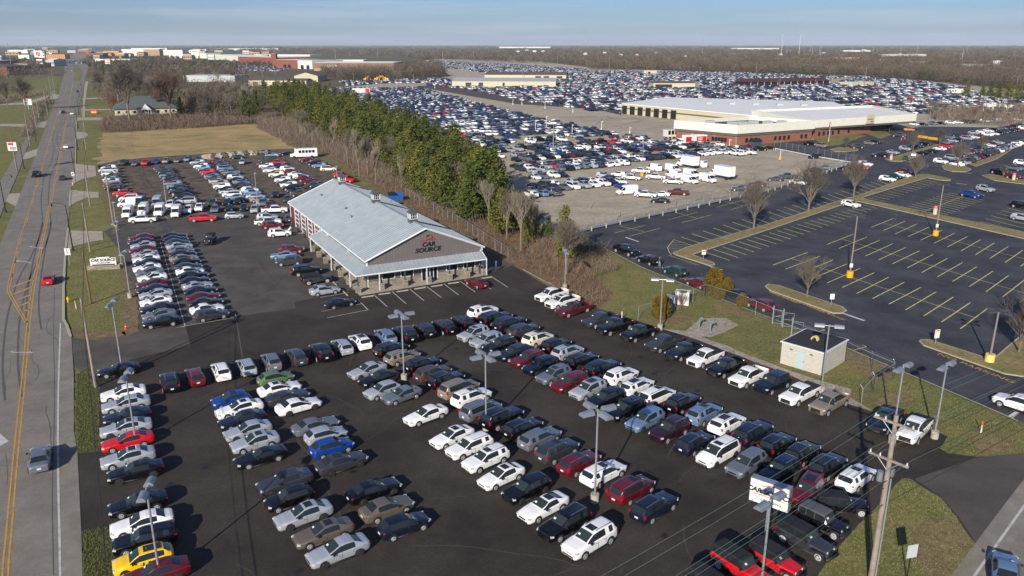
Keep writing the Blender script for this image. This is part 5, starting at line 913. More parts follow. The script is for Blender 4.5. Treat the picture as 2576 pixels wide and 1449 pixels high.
for y in (24.3, 29.0, 34.3, 39.6, 45.0):                       # tall garage doors
    mb = MB(); mb.box((-.05, y + .3, 1.95), (.08, 3.2, 3.7)); q = mb.build('garage_door', METW if y not in (45.0,) else METW, D); mb = MB()
    for k in (-.95, 0, .95):
        for r_ in range(4): mb.box((-.1, y + .3 + k, .75 + r_ * .85), (.04, .7, .6))
    mb.build('pane', GLW, q)
    mb = MB(); [mb.box((-.12, y + .3 + k, 1.95), (.1, .16, 3.9)) for k in (-1.75, 1.75)]; mb.box((-.12, y + .3, 3.88), (.1, 3.6, .14)); mb.build('frame', METW, q)
    for k in (-2.1, 2.1): mb = MB(); mb.tube((-.6, y + .3 + k, 0), (-.6, y + .3 + k, 1.1), .1); mb.build('bollard', BLK, D)
def text(name, body, loc, size, m, parent=None, rot=(math.pi / 2, 0, 0), shear=.0, ext=.02, align='CENTER', sx=1., bold=.0):
    c = bpy.data.curves.new(name, 'FONT'); c.body = body; c.size = size; c.extrude = ext; c.shear = shear; c.align_x = align; c.offset = bold; c.space_character = 1.02
    t = bpy.data.objects.new('tmp', c); C.objects.link(t); bpy.context.view_layer.update(); me = bpy.data.meshes.new_from_object(t); bpy.data.objects.remove(t)
    me.materials.clear(); me.materials.append(m); o = obj(name, me, parent); o.location = loc; o.rotation_euler = rot; o.scale = (sx, 1, 1); return o
text('lettering', 'CAR', (BW * .52, -.06, 5.35), .95, BLK, D, shear=.22, ext=.04, bold=.02, sx=1.15); text('lettering', 'SOURCE', (BW * .515, -.06, 4.5), .95, BLK, D, shear=.22, ext=.04, bold=.02, sx=1.15)
mb = MB(); pts = [(-1.3, 0), (-.5, .12), (.2, .32), (.75, .3), (1.3, .05), (.7, .17), (.2, .2), (-.5, .04)]
for a, b in zip(pts, pts[1:]): mb.tube((BW * .52 + a[0], -.08, 6.22 + a[1]), (BW * .52 + b[0], -.08, 6.22 + b[1]), .035, n=4)
mb.box((BW * .52 + .2, -.07, 6.35), (1.1, .03, .06)); mb.build('red_car_outline', SRED, D)
mb = MB()
for k in range(9): a1_, a2_ = math.pi * (.9 - k * .14), math.pi * (.9 - (k + 1) * .14); mb.tube((BW * .53 + .5 * math.cos(a1_), -.08, 6.65 + .45 * math.sin(a1_)), (BW * .53 + .5 * math.cos(a2_), -.08, 6.65 + .45 * math.sin(a2_)), .03, n=4)
mb.box((BW * .515, -.07, 6.98), (.32, .03, .2)); mb.build('emblem', BLK, D)
text('small_lettering', '(614) 665 0400', (13.6, -.13, 2.15), .22, SGN, D)
# wheel stops
for wi, (u, v) in enumerate(((685, 778), (928, 737), (1184, 697), (1437, 657), (1680, 622), (1918, 582), (2395, 505))):
    x, y = G(*fz(u, v)); mb = MB(); mb.box((0, 0, .07), (1.8, .16, .13)); mb.box((0, 0, .14), (1.7, .08, .04)); o = mb.build('wheel_stop', CONC); o.location = (x, y, .055); o.rotation_euler.z = BA; tag(o, 'pale concrete wheel stop before the stone shopfront, %s from the left' % ORD[wi], 'wheel stop', 'wheel stops in front of the shopfront')
for u, v, lw in ((330, 698, 'before the silver sedan'), (375, 741, 'before the dark blue sedan'), (215, 590, 'before the dark grey off-roader')):
    x, y = G(*fz(u, v)); mb = MB(); mb.box((0, 0, .07), (1.8, .16, .13)); mb.box((0, 0, .14), (1.7, .08, .04)); o = mb.build('wheel_stop', CONC); o.location = (x, y, .08); o.rotation_euler.z = BA + R(90); tag(o, 'pale concrete wheel stop ' + lw, 'wheel stop', 'wheel stops at the side walkway')
# ------------------------------------------------------------ signs of the dealership
x, y = G(263, 677); q = thing('monument_sign', 'low roadside sign with stone base on the left verge', 'sign', (x, y, .02), R(12))
mb = MB(); mb.box((0, 0, .35), (5.0, .9, .7)); st_ = mb.build('stone_base', STONE, q); mb = MB(); mb.box((0, 0, 1.25), (3.9, .35, 1.2)); n_ = 10
mb.prism([(2.0 * math.cos(math.pi * i / n_) * .62, 0) for i in range(n_ + 1)] if False else [(-1, -.17), (1, -.17), (1, .17), (-1, .17)], 1.85, 2.02); pn = mb.build('panel', SGN, q)
text('lettering', 'CAR SOURCE', (0, -.2, 1.35), .62, BLK, q, shear=.2, sx=.95, bold=.015); text('lettering', '614.665.0400', (0, -.2, 1.0), .3, BLK, q, sx=1.2); mb = MB(); mb.box((0, -.19, .8), (3.4, .03, .16)); mb.build('dark_band', BLK, q)
# big illuminated-type sign box on a post
gx, gy = G(1935, 1330); za = HT((1935, 1330), 1230)
q = thing('dealership_sign', 'white box sign on a pole in front of the dark red SUV', 'sign')
pa = G(1886, 1228, 3.9); pb = G(1985, 1262, 3.9); hd = math.atan2(pb[1] - pa[1], pb[0] - pa[0]); wd = math.hypot(pb[0] - pa[0], pb[1] - pa[1]); q.location = ((pa[0] + pb[0]) / 2, (pa[1] + pb[1]) / 2, 0); q.rotation_euler.z = hd
mb = MB(); mb.box((0, .3, 3.9), (wd, .6, 1.9)); mb.build('cabinet', LAMPG, q); mb = MB(); mb.box((0, -.02, 3.9), (wd - .1, .05, 1.8)); mb.build('face', SGN, q)
mb = MB(); mb.tube((0, .3, 0), (0, .3, 2.95), .15, n=10); mb.build('pole', POST, q)
text('lettering', 'CAR SOURCE', (0, -.06, 3.85), .78 * wd / 4.3, BLK, q, shear=.2, bold=.02, ext=.01); text('lettering', 'CS LEASING', (.2, -.06, 3.25), .42 * wd / 4.3, BLK, q, ext=.01)
mb = MB(); mb.box((0, -.055, 3.7), (wd - .5, .02, .035)); [mb.tube((-.6 + i * .25, -.05, 4.42 + .22 * math.sin(math.pi * i / 8)), (-.35 + i * .25, -.05, 4.42 + .22 * math.sin(math.pi * (i + 1) / 8)), .03, n=4) for i in range(8)]; mb.build('red_swoosh', SRED, q)
# ------------------------------------------------------------ lot lamp posts
def hood(mb, x, y, z, a, L_=.95, r=.34):
    """half-cylinder shade lying along direction a"""
    n = 8; ca, sa = math.cos(a), math.sin(a); vs = []
    for e_ in (-L_ / 2, L_ / 2):
        rr = r * (.9 if e_ > 0 else 1)
        for i in range(n + 1): t = math.pi * i / n; lx, ly_, lz = e_, rr * math.cos(t), rr * math.sin(t); vs.append((x + lx * ca - ly_ * sa, y + lx * sa + ly_ * ca, z + lz))
    f = [(i, i + 1, n + 2 + i, n + 1 + i) for i in range(n)] + [tuple(range(n, -1, -1)), tuple(range(n + 1, 2 * n + 2)), (0, n + 1, 2 * n + 1, n)]; mb.add(vs, f)
def lot_lamp(b, tv, heads, lab, base=True, r=.09, grp='hooded lamp posts of the dealership lot', sc=1., ht=None):
    x, y = G(*b); H_ = ht or HT(b, tv); q = thing('lamp_post', lab, 'lamp post', (x, y, .05), 0, grp)
    mb = MB(); mb.tube((0, 0, 0), (0, 0, H_), r, r * .75, n=10); mb.build('pole', POST, q)
    if base: mb = MB(); mb.tube((0, 0, -.02), (0, 0, .75), .34, n=14); mb.build('concrete_base', CONC, q)
    for a in heads:
        mb = MB(); a = R(a); d = .95 * sc; mb.tube((0, 0, H_ - .12), (d * .5 * math.cos(a), d * .5 * math.sin(a), H_ - .12), .04); hood(mb, d * math.cos(a), d * math.sin(a), H_ - .25, a, .95 * sc, .34 * sc); mb.build('lamp_shade', LAMPG, q)
lot_lamp((1017, 958), 790, (30, 120, 210, 300), 'lamp post with four shades between the tan and silver cars'); lot_lamp((1223, 1082), 893, (30, 120, 210, 300), 'lamp post with four shades beside the black crossover', sc=1.05)
lot_lamp((1496, 1264), 1031, (30, 120, 210, 300), 'nearest lamp post with four shades behind the white crossover', sc=1.1)
lot_lamp((1660, 830), 702, (-15, 165), 'lamp post with two shades between the black and grey pickups'); lot_lamp((2065, 988), 818, (-15, 165), 'lamp post with two shades by the small block building'); lot_lamp((2350, 1103), 918, (40, 220), 'lamp post with two shades beside the lower right lawn')
lot_lamp((2243, 1115), 1014, (40, 220), 'lamp post with two shades behind the big utility pole', ht=7.6); lot_lamp((1421, 727), 631, (95, 275), 'lamp post with two shades behind the white pickup trucks'); lot_lamp((1912, 1500), 1257, (40, 220), 'lamp post with two shades by the white box sign')
lot_lamp((308, 935), 760, (100, 280), 'lamp post with two shades beside the single black sedan'); lot_lamp((344, 1125), 942, (100, 280), 'lamp post with two shades above the silver roadside sedans'); lot_lamp((404, 1462), 1262, (100, 280), 'lamp post with two shades above the yellow hatchback', ht=7.2)
lot_lamp((307, 673), 559, (100, 280), 'lamp post behind the low stone based sign'); lot_lamp((328, 750), 634, (100, 280), 'lamp post between the low sign and the sedan row'); lot_lamp((293, 570), 510, (100,), 'lamp post left of the white crew truck'); lot_lamp((420, 525), 448, (100,), 'lamp post among the white vans')
lot_lamp((648, 514), 437, (100,), 'lamp post above the muddy aisle of the dirt lot'); lot_lamp((849, 458), 419, (100,), 'lamp post behind the far roof corner')
# ------------------------------------------------------------ sealed lot lamps, concrete lot lamps
YB = mat('yellow_base_paint', '#d49a08', .6); YP = mat('pale_yellow_paint', '#c9b96a', .7); BRN = mat('weathered_steel', '#7a6f68', .6); WPT = mat('white_paint', '#c9c7c0', .6)
def big_lamp(b, tv, lab, by=YB, sign=True, hb=1.0, rb=.52):
    x, y = G(*b); H_ = HT(b, tv); q = thing('lamp_post', lab, 'lamp post', (x, y, .05), 0, 'tall lamp posts of the sealed lot'); mb = MB(); mb.tube((0, 0, 0), (0, 0, H_), .13, .09); mb.build('pole', BRN, q); mb = MB(); mb.tube((0, 0, 0), (0, 0, hb), rb, n=16); mb.build('concrete_base', by, q)
    for a in (20, 110, 200, 290): mb = MB(); ca, sa = math.cos(R(a)), math.sin(R(a)); mb.tube((0, 0, H_ - .1), (ca * .8, sa * .8, H_ + .05), .04); mb.box((ca * 1.1, sa * 1.1, H_ + .08), (.7, .35, .14), rz=R(a)); mb.build('lamp_head', DKM, q)
    if sign: mb = MB(); mb.box((-.03, -.16, 1.95), (.5, .03, .65)); mb.build('notice', WPT, q)
big_lamp((2137, 698), 545, 'tall lamp post with yellow base nearest the long spine line'); big_lamp((2353, 593), 466, 'tall lamp post with yellow base near the grass strip'); big_lamp((2488, 912), 786, 'wooden looking lamp pole with pale yellow base on the right island', by=YP, sign=False)
for i, (b, tv, lb) in enumerate([((1615, 443), 362, 'thin lamp pole with yellow base beside the white pickups'), ((1391, 386), 340, 'thin lamp pole with yellow base by a white pickup'), ((1962, 402), 378, 'short white post with yellow foot on open concrete')]):
    x, y = G(*b); q = thing('lamp_pole', lb, 'lamp post', (x, y, .05)); H_ = HT(b, tv) if i != 0 else 11; mb = MB(); mb.tube((0, 0, 0), (0, 0, H_), .12, .08); mb.build('pole', WPT if i == 2 else BRN, q); mb = MB(); mb.tube((0, 0, 0), (0, 0, .9), .42, n=12); mb.build('base', YB, q)
for wi, (u, v, t) in enumerate(((1347, 331, 303), (1374, 332, 292) , (1439, 344, 313), (1513, 326, 304), (1584, 336, 320), (1441, 283, 268), (1371, 273, 254), (1313, 263, 245), (1290, 263, 250), (1184, 223, 215), (1224, 232, 224), (1250, 232, 222), (1094, 222, 214), (1571, 255, 238), (1618, 242, 227), (1693, 240, 227), (1834, 377, 350), (1709, 341, 305), (2249, 262, 250), (2321, 262, 250), (2073, 246, 235), (2335, 278, 262))):
    x, y = G(u, v); H_ = HT((u, v), t); q = thing('white_post', 'slim white lamp post in the concrete lot, %s by size' % ORD[wi], 'lamp post', (x, y, .05), 0, 'white posts of the concrete lot'); mb = MB(); mb.tube((0, 0, 0), (0, 0, H_), .13, .1); mb.build('pole', WPT, q); mb = MB(); mb.box((.3, 0, H_ - .3), (.7, .3, .18)); mb.tube((0, 0, 0), (0, 0, .6), .35, n=10); mb.build('lamp_head', WPT, q)
# ------------------------------------------------------------ black street lamps with curved arm
def street_lamp(b, tv, arm, lab):
    x, y = G(*b); H_ = HT(b, tv); q = thing('street_lamp', lab, 'street lamp', (x, y, .02), 0, 'black street lamps along the left road'); mb = MB(); mb.tube((0, 0, 0), (0, 0, H_), .13, .07); mb.tube((0, 0, 0), (0, 0, .8), .24, .16); mb.build('pole', BLK, q)
    mb = MB(); d = arm; pv = (0, 0, H_)
    for t in (.25, .5, .75, 1.): c = (d[0] * t, d[1] * t, H_ + .55 * math.sin(math.pi * t * .62)); mb.tube(pv, c, .05, n=6); pv = c
    mb.build('curved_arm', BLK, q); mb = MB(); mb.tube((pv[0], pv[1], pv[2]), (pv[0], pv[1], pv[2] - .55), .08, .3, n=10); mb.build('lamp_shade', BLK, q)
for i, (b, t, sd) in enumerate([((184, 631), 517, -1), ((188, 438), 378, -1), ((197, 378), 319, -1), ((197, 322), 273, -1), ((199, 288), 247, -1), ((200, 262), 226, -1), ((201, 245), 212, -1), ((206, 228), 199, -1), ((61, 425), 357, 1), ((15, 535), 447, 1), ((91, 356), 302, 1), ((110, 305), 259, 1), ((122, 281), 240, 1), ((134, 260), 227, 1), ((148, 236), 205, 1)]):
    street_lamp(b, t, (2.2 * sd, .6 * sd), 'black curved street lamp, %s from the camera on the %s side' % (ORD[i if sd < 0 else (1, 0, 2, 3, 4, 5, 6)[i - 8]], 'dealership' if sd < 0 else 'footpath'))
# ------------------------------------------------------------ wooden utility poles and cables
WOOD = mat('weathered_wood', '#827970', .9, var=.2, vscale=1.5); WOODB = mat('brown_wood', '#6b5340', .9, var=.2, vscale=1.5); CAB = mat('dark_cable', (.02, .02, .022), .6); WIR = mat('green_wire', '#62786f', .6, .1); INS = mat('insulator', '#b9bcc0', .4)
PT = []
def upole(b, tv, lab, m=WOOD, r=.15, arms=0, ht=None, grp='wooden utility poles', ang=118):
    x, y = G(*b); H_ = ht or HT(b, tv); q = thing('utility_pole', lab, 'utility pole', (x, y, 0), R(ang), grp); mb = MB(); mb.tube((0, 0, 0), (0, 0, H_), r, r * .72, n=8); mb.build('pole', m, q)
    for k in range(arms): mb = MB(); mb.box((0, .14, H_ - .4 - k * 1.3), (2.4, .1, .12)); mb.build('crossarm', m, q)
    PT.append((x, y, H_)); return q
upole((241, 976), 750, 'leaning grey wooden pole at the corner of the driveway'); upole((229, 764), 630, 'brown wooden pole right of the yellow hydrant', WOODB); upole((227, 634), 510, 'wooden pole left of the low stone based sign'); upole((227, 518), 420, 'wooden pole beside the second driveway'); upole((221, 430), 349, 'reddish brown wooden pole beside the first driveway', WOODB); upole((285, 563), 440, 'wooden pole left of the white crew truck')
upole((217, 377), 310, 'wooden pole by the mailbox driveway'); upole((213, 330), 255, 'wooden pole at the head of the grass verge'); upole((76, 368), 284, 'wooden pole with cross arms left of the footpath', arms=2); upole((44, 430), 316, 'wooden pole in the left lawn beside the footpath', m=WOODB); upole((100, 307), 246, 'pale wooden pole beside the left footpath'); upole((126, 272), 215, 'wooden pole behind the left street lamps'); upole((92, 325), 250, 'thin wooden pole behind the cross arm pole')
upole((133, 258), 190, 'tall wooden pole nearer the median on the left'); upole((139, 238), 175, 'tall wooden pole before the far junction'); upole((120, 290), 225, 'wooden pole left of the far footpath')
def sag(mb, a, b, r, s=.6, n=10, mi=0):
    pv = a
    for i in range(1, n + 1): t = i / n; c = (a[0] + (b[0] - a[0]) * t, a[1] + (b[1] - a[1]) * t, a[2] + (b[2] - a[2]) * t - 4 * s * t * (1 - t)); mb.tube(pv, c, r, n=5, mi=mi, cap=False); pv = c
mb = MB(); z_ = 9.0; pn_ = G(300, 1800, 4.5); P5 = [pn_ + (4.5,)] + [(PT[i][0], PT[i][1], PT[i][2] - .6) for i in (0, 1, 2, 3, 4, 6, 7)]
mb2 = MB()
for a, b in zip(P5, P5[1:]): sag(mb, a, b, .028, .5); sag(mb2, (a[0], a[1], a[2] - .5), (b[0], b[1], b[2] - .5), .016, .6)
tag(mb.build('overhead_cable', CAB), 'thick black overhead cable along the poles right of the left road', 'cable', 'overhead cables on the left'); tag(mb2.build('overhead_cable', CAB), 'thinner black cable hanging below the thick one on the left poles', 'cable', 'overhead cables on the left')
# big pole, lower right
tip = G(2163, 1021); ca, sa = math.cos(R(SUN_AZ)), math.sin(R(SUN_AZ)); bp = (tip[0] - 29.5 * ca, tip[1] - 29.5 * sa); HB = 12.5
aa = G(2211, 1036, HB - .4); ab = G(2304, 1069, HB - .4); an = math.atan2(ab[1] - aa[1], ab[0] - aa[0])
q = thing('utility_pole', 'thick wooden utility pole with two cross arms at the lower right', 'utility pole', (bp[0], bp[1], 0), an); mb = MB(); mb.tube((0, 0, 0), (0, 0, HB), .2, .14, n=12); mb.build('pole', WOOD, q)
for z in (HB - .5, HB - 3.1):
    mb = MB(); mb.box((0, -.2, z), (2.6, .12, .14)); k = mb.build('crossarm', WOOD, q); mb = MB(); [mb.tube((sx * .75, -.22, z), (0, -.2, z - .75), .03) for sx in (-1, 1)]; mb.build('brace', POST, k)
    for sx in (-1.2, -.55, 1.2): mb = MB(); mb.tube((sx, -.2, z + .05), (sx, -.2, z + .28), .06, .04, n=8); mb.build('insulator', INS, q)
mb = MB(); mb.tube((-.45, .0, HB - 4.9), (-.45, .0, HB - 4.2), .2, n=12); mb.box((.32, 0, HB - 4.0), (.12, .3, .5)); mb.build('transformer', LAMPG, q)
mb = MB(); mb.tube((.24, .1, 0), (.24, .1, HB - 4.5), .05); mb.build('conduit', POST, q)
cs, sn = math.cos(an), math.sin(an); wi = 0
for z, ys in ((HB - .2, (-1.2, -.55, 1.2)), (HB - 2.8, (-1.2, -.55, 1.2)), (HB - 4.6, (.1,)), (HB - 5.2, (0,)), (HB - 6.4, (.1,))):
    for k in ys:
        p = Vector((bp[0] + k * cs, bp[1] + k * sn, z)); d = Vector((-sn, cs, 0)); mb = MB(); r = .010 if z > HB - 4 else .022
        sag(mb, tuple(p), tuple(p + d * 75 + Vector((6, 0, 0))), r, 1.2, 14); sag(mb, tuple(p), tuple(p - d * 48), r, .6, 12); wi += 1
        tag(mb.build('overhead_wire', WIR if z > HB - 4 else CAB), '%s overhead wire on the big lower right pole, %s from the top left' % ('thin pale green' if z > HB - 4 else 'thick dark', ORD[wi - 1 if z > HB - 4 else wi - 7]), 'wire', 'thin green wires on the big pole' if z > HB - 4 else 'dark wires on the big pole')
# ------------------------------------------------------------ block building with flat roof
fa, fb, fc = G(1962, 914), G(2066, 945), G(2114, 907)
an = math.atan2(fb[1] - fa[1], fb[0] - fa[0]); W1 = math.hypot(fb[0] - fa[0], fb[1] - fa[1]); W2 = math.hypot(fc[0] - fb[0], fc[1] - fb[1]); BH = 2.6
q = thing('pump_house', 'small pale block building with black flat roof and light blue door', 'building', (fa[0], fa[1], .02), an); BLOCK = brick_mat('painted_block', '#b4afa3', '#aba69a', '#8d887d', .42, .21)
mb = MB(); mb.box((W1 / 2, W2 / 2, BH / 2), (W1, W2, BH)); mb.build('walls', BLOCK, q); mb = MB(); mb.box((W1 / 2, W2 / 2, BH + .06), (W1 + .3, W2 + .3, .12)); rf = mb.build('roof_edge', METW, q); mb = MB(); mb.box((W1 / 2, W2 / 2, BH + .14), (W1 - .1, W2 - .1, .06)); mb.build('roof', mat('black_roofing', '#24242a', .9), q)
mb = MB(); mb.box((W1 * .48, -.03, 1.05), (.95, .06, 2.05)); dd = mb.build('door', mat('pale_blue_door', '#9fb0b5', .6), q); mb = MB(); mb.box((W1 * .48 + .38, -.09, 1.0), (.06, .08, .12)); mb.build('handle', DKM, dd)
for f_ in (.24, .72): mb = MB(); mb.box((W1 * f_, -.03, 2.05), (.32, .05, .14)); mb.build('wall_vent', DKM, q)
mb = MB(); n_ = 8; [mb.box((W1 * .5 + .35 * math.cos(math.pi * i / n_), W2 * .5, BH + .17 + .42 * math.sin(math.pi * i / n_)), (.16, .5, .1), tilt=('Y', -math.pi * i / n_ + math.pi / 2)) for i in range(n_ + 1)]; mb.build('roof_hatch', YP, q)
mb = MB(); mb.tube((W1 + .05, -.05, 0), (W1 + .05, -.05, BH), .06); mb.build('downpipe', METW, q)
# pipes on the gravel patch
for u, v, lw in ((1758, 827, 'left'), (1786, 836, 'right')):
    x, y = G(u, v); mb = MB(); mb.tube((x, y, 0), (x, y, 1.3), .13, n=10); mb.tube((x, y, 1.3), (x + .35, y + .1, 1.45), .13, n=10); mb.tube((x + .35, y + .1, 1.45), (x + .5, y + .15, 1.2), .13, n=10); tag(mb.build('vent_pipe', LAMPG), '%s one of two grey bent pipes on the gravel patch' % lw, 'pipe', 'bent pipes on the gravel patch')
# ------------------------------------------------------------ chain link fences
def link_mat():
    m = bpy.data.materials.new('chain_link_wire'); m.use_nodes = True; m.node_tree.nodes['Principled BSDF'].inputs['Base Color'].default_value = (*srgb('#8b9092'), 1); m.node_tree.nodes['Principled BSDF'].inputs['Metallic'].default_value = .4; m.node_tree.nodes['Principled BSDF'].inputs['Roughness'].default_value = .5; return m
LINK = link_mat()
def fence(pts, H_, lab, cell=.32, post=3.0, arm=False, grp=None, wr=.007):
    q = thing('chain_link_fence', lab, 'fence', (0, 0, 0), 0, grp); g = [G(*p) for p in pts]; ms, rl, AV, AF = MB(), MB(), [], []; ar_ = MB(); posts = 0
    for a, b in zip(g, g[1:]):
        l = math.hypot(b[0] - a[0], b[1] - a[1]); d = ((b[0] - a[0]) / l, (b[1] - a[1]) / l); n = max(1, int(l / post))
        for i in range(n + 1):
            if posts < 100: mb = MB(); x, y = a[0] + d[0] * l * i / n, a[1] + d[1] * l * i / n; mb.tube((x, y, 0), (x, y, H_ + .05), .045, n=6); (mb.tube((x, y, H_), (x - d[1] * -.3, y - d[0] * .3, H_ + .4), .025, n=5) if arm else None); mb.build('post', POST, q); posts += 1
        rl.tube((*a, H_), (*b, H_), .03, n=5)
        if arm:
            for k_ in (.15, .3): rl.tube((a[0] + d[1] * k_, a[1] - d[0] * k_, H_ + k_ * 1.3), (b[0] + d[1] * k_, b[1] - d[0] * k_, H_ + k_ * 1.3), .008, n=3)
        k = int(l / cell)
        for i in range(-int(H_ / cell), k):
            for s_ in (0, 1):
                t0, t1 = i * cell, i * cell + H_; z0, z1 = 0., H_
                if t0 < 0: z0 = -t0; t0 = 0
                if t1 > l: z1 = H_ - (t1 - l); t1 = l
                if s_: t0, t1 = l - t0, l - t1
                A_, B_ = (a[0] + d[0] * t0, a[1] + d[1] * t0, z0), (a[0] + d[0] * t1, a[1] + d[1] * t1, z1)
                ms.add([(A_[0], A_[1], A_[2] - wr), (A_[0], A_[1], A_[2] + wr), (B_[0], B_[1], B_[2] + wr), (B_[0], B_[1], B_[2] - wr)], [(0, 1, 2, 3)])
    rl.build('top_rail', POST, q); ms.build('wire_mesh', LINK, q)
fence([(1288 - 10, 650), (1230, 620), (1165, 575), (1080, 525), (1020, 495)], 2.0, 'chain link fence behind the dealership building', grp=None)
fence([(1605, 805), (1640, 795), (1680, 785), (1772, 747), (1855, 772), (1948, 812), (1965, 820)], 1.9, 'chain link fence around the lawn with the gravel patch')
fence([(1990, 845), (2048, 868), (2126, 898), (2192, 930), (2247, 954), (2195, 988), (2165, 1022)], 1.9, 'chain link fence with angled tops round the block building lawn', arm=True)
fence([(1438, 585), (1560, 560), (1700, 530), (1932, 479), (2040, 445), (2145, 408), (2040, 388), (1948, 370)], 2.1, 'long chain link fence between the pale and the dark lots', cell=.45, post=3.2, arm=True, wr=.01)
q = thing('guard_rail', 'low galvanised guard rail along the long chain link fence', 'guard rail'); g = [G(*p) for p in ((1450, 590), (1560, 565), (1700, 535), (1932, 484), (2040, 450), (2148, 412))]; rl = MB()
for a, b in zip(g, g[1:]):
    rl.tube((*a, .75), (*b, .75), .12, n=4); rl.tube((*a, .5), (*b, .5), .1, n=4); n = int(math.hypot(b[0] - a[0], b[1] - a[1]) / 3.8)
    for i in range(n): x, y = lerp(a, b, i / n); mb = MB(); mb.box((x, y - .1, .45), (.22, .22, .95)); mb.build('post', CONC, q)
rl.build('rail', POST, q)
q = thing('barrier_rail', 'white low rail inside the fence by the dark blue SUV', 'barrier'); g = [G(*p) for p in ((1950, 378), (2050, 398), (2140, 413))]; rl = MB()
for a, b in zip(g, g[1:]): rl.tube((*a, .6), (*b, .6), .16, n=4)
rl.build('rail', WPT, q); mb = MB(); [mb.box((*lerp(g[0], g[2], i / 9), .3), (.15, .15, .6)) for i in range(10)]; mb.build('posts', WPT, q)
# gate posts
for (u, v, lb) in ((1943, 815, 'left'), (1968, 823, 'middle'), (1990, 846, 'right')):
    x, y = G(u, v); q = thing('metal_gate', 'tall metal gate post with rails by the block building, %s of three' % lb, 'gate', (x, y, 0)); mb = MB(); mb.tube((0, 0, 0), (0, 0, 2.5), .09, n=8); mb.build('post', POST, q); mb = MB(); [mb.tube((0, 0, z), (1.2, -.5, z), .03, n=5) for z in (.2, 1.1, 2.0)]; mb.tube((1.2, -.5, 0), (1.2, -.5, 2.0), .03, n=5); mb.build('rails', POST, q)
# utility cabinets behind the fence
for u, v, w1, h1, c in ((1716, 765, 1.9, 1.9, WPT), (1686, 775, 1.3, 1.7, mat('cabinet_grey', '#7f8b93', .5))):
    x, y = G(u, v); q = thing('utility_cabinet', ('white' if h1 > 1.8 else 'grey blue') + ' utility cabinet behind a bare shrub by the lawn fence', 'utility box', (x, y, 0), R(-20)); mb = MB(); mb.box((0, 0, h1 / 2), (w1, 1.1, h1)); mb.box((0, 0, h1 + .04), (w1 + .1, 1.2, .08)); mb.build('case', c, q); mb = MB(); mb.box((-.3, -.57, h1 / 2), (w1 * .4, .04, h1 * .8)); mb.box((.4, -.57, h1 / 2), (w1 * .4, .04, h1 * .8)); mb.build('door', c, q)
# ------------------------------------------------------------ trees and brush
BARK = mat('grey_bark', '#6e6257', .95, var=.2, vscale=2.); BARKD = mat('dark_bark', '#4a3f36', .95, var=.2, vscale=2.); TW = mat('grey_brown_twigs', '#625a50', .95, var=.25, vscale=.25); TWR = mat('reddish_twigs', '#685446', .95, var=.25, vscale=.25); TWP = mat('pale_twigs', '#7e7466', .95, var=.25, vscale=.25)
NEED = mat('evergreen_needles', '#525c2a', .9, col2='#39431f', vscale=.22, spec=.15); NEED2 = mat('olive_needles', '#6b682f', .9, col2='#4b5023', vscale=.25, spec=.15); ARB = mat('golden_evergreen', '#6b561f', .9, col2='#4f4519', vscale=1.2, spec=.15)
def leafcloud(cent, size, n_per, spread, rs, up=.0):
    """small two-triangle tufts round the given centres"""
    c = np.repeat(np.asarray(cent, float), n_per, 0); k = len(c); sp = np.repeat(np.asarray(spread, float), n_per) if np.ndim(spread) else spread
    d = rs.normal(size=(k, 3)); d /= np.linalg.norm(d, axis=1)[:, None]; r = rs.random_sample(k) ** .6
    p = c + d * (r * sp)[:, None] * np.array([1, 1, .8]); a = rs.normal(size=(k, 3)); a[:, 2] += up; a /= np.linalg.norm(a, axis=1)[:, None]; b = np.cross(a, rs.normal(size=(k, 3))); b /= np.linalg.norm(b, axis=1)[:, None]
    s1 = (size * rs.uniform(.6, 1.4, k))[:, None]; s2 = s1 * rs.uniform(.35, .7, k)[:, None]
    V = np.stack([p - a * s1, p - b * s2, p + a * s1, p + b * s2], 1).reshape(-1, 3); return V, np.arange(len(V)).reshape(-1, 4)
def conifer_mesh(seed, H_=12., R_=3.0, dens=1.):
    rs = np.random.RandomState(seed); C_, S_ = [], []
    z = H_ * .16
    while z < H_ * .985:
        t = (z - H_ * .16) / (H_ * .84); rad = R_ * (1 - t) ** .62 * rs.uniform(.6, 1.25) * (.75 + .25 * min(1, t * 6)); nb = max(3, int(9 * (1 - t) + 3)); a0 = rs.uniform(0, 6.28)
        for i in range(nb):
            a = a0 + i * 6.283 / nb + rs.uniform(-.3, .3); rr = rad * rs.uniform(.4, 1.35)
            for q in (.45, .75, 1.0): C_.append((rr * q * math.cos(a), rr * q * math.sin(a), z - .12 * rr * q + rs.uniform(-.2, .2))); S_.append(.35 + .3 * (1 - q) + .08 * R_)
        z += H_ * .06
    V, Fq = leafcloud(C_, .25, int(8 * dens), np.array(S_) * .9, rs); return V, Fq
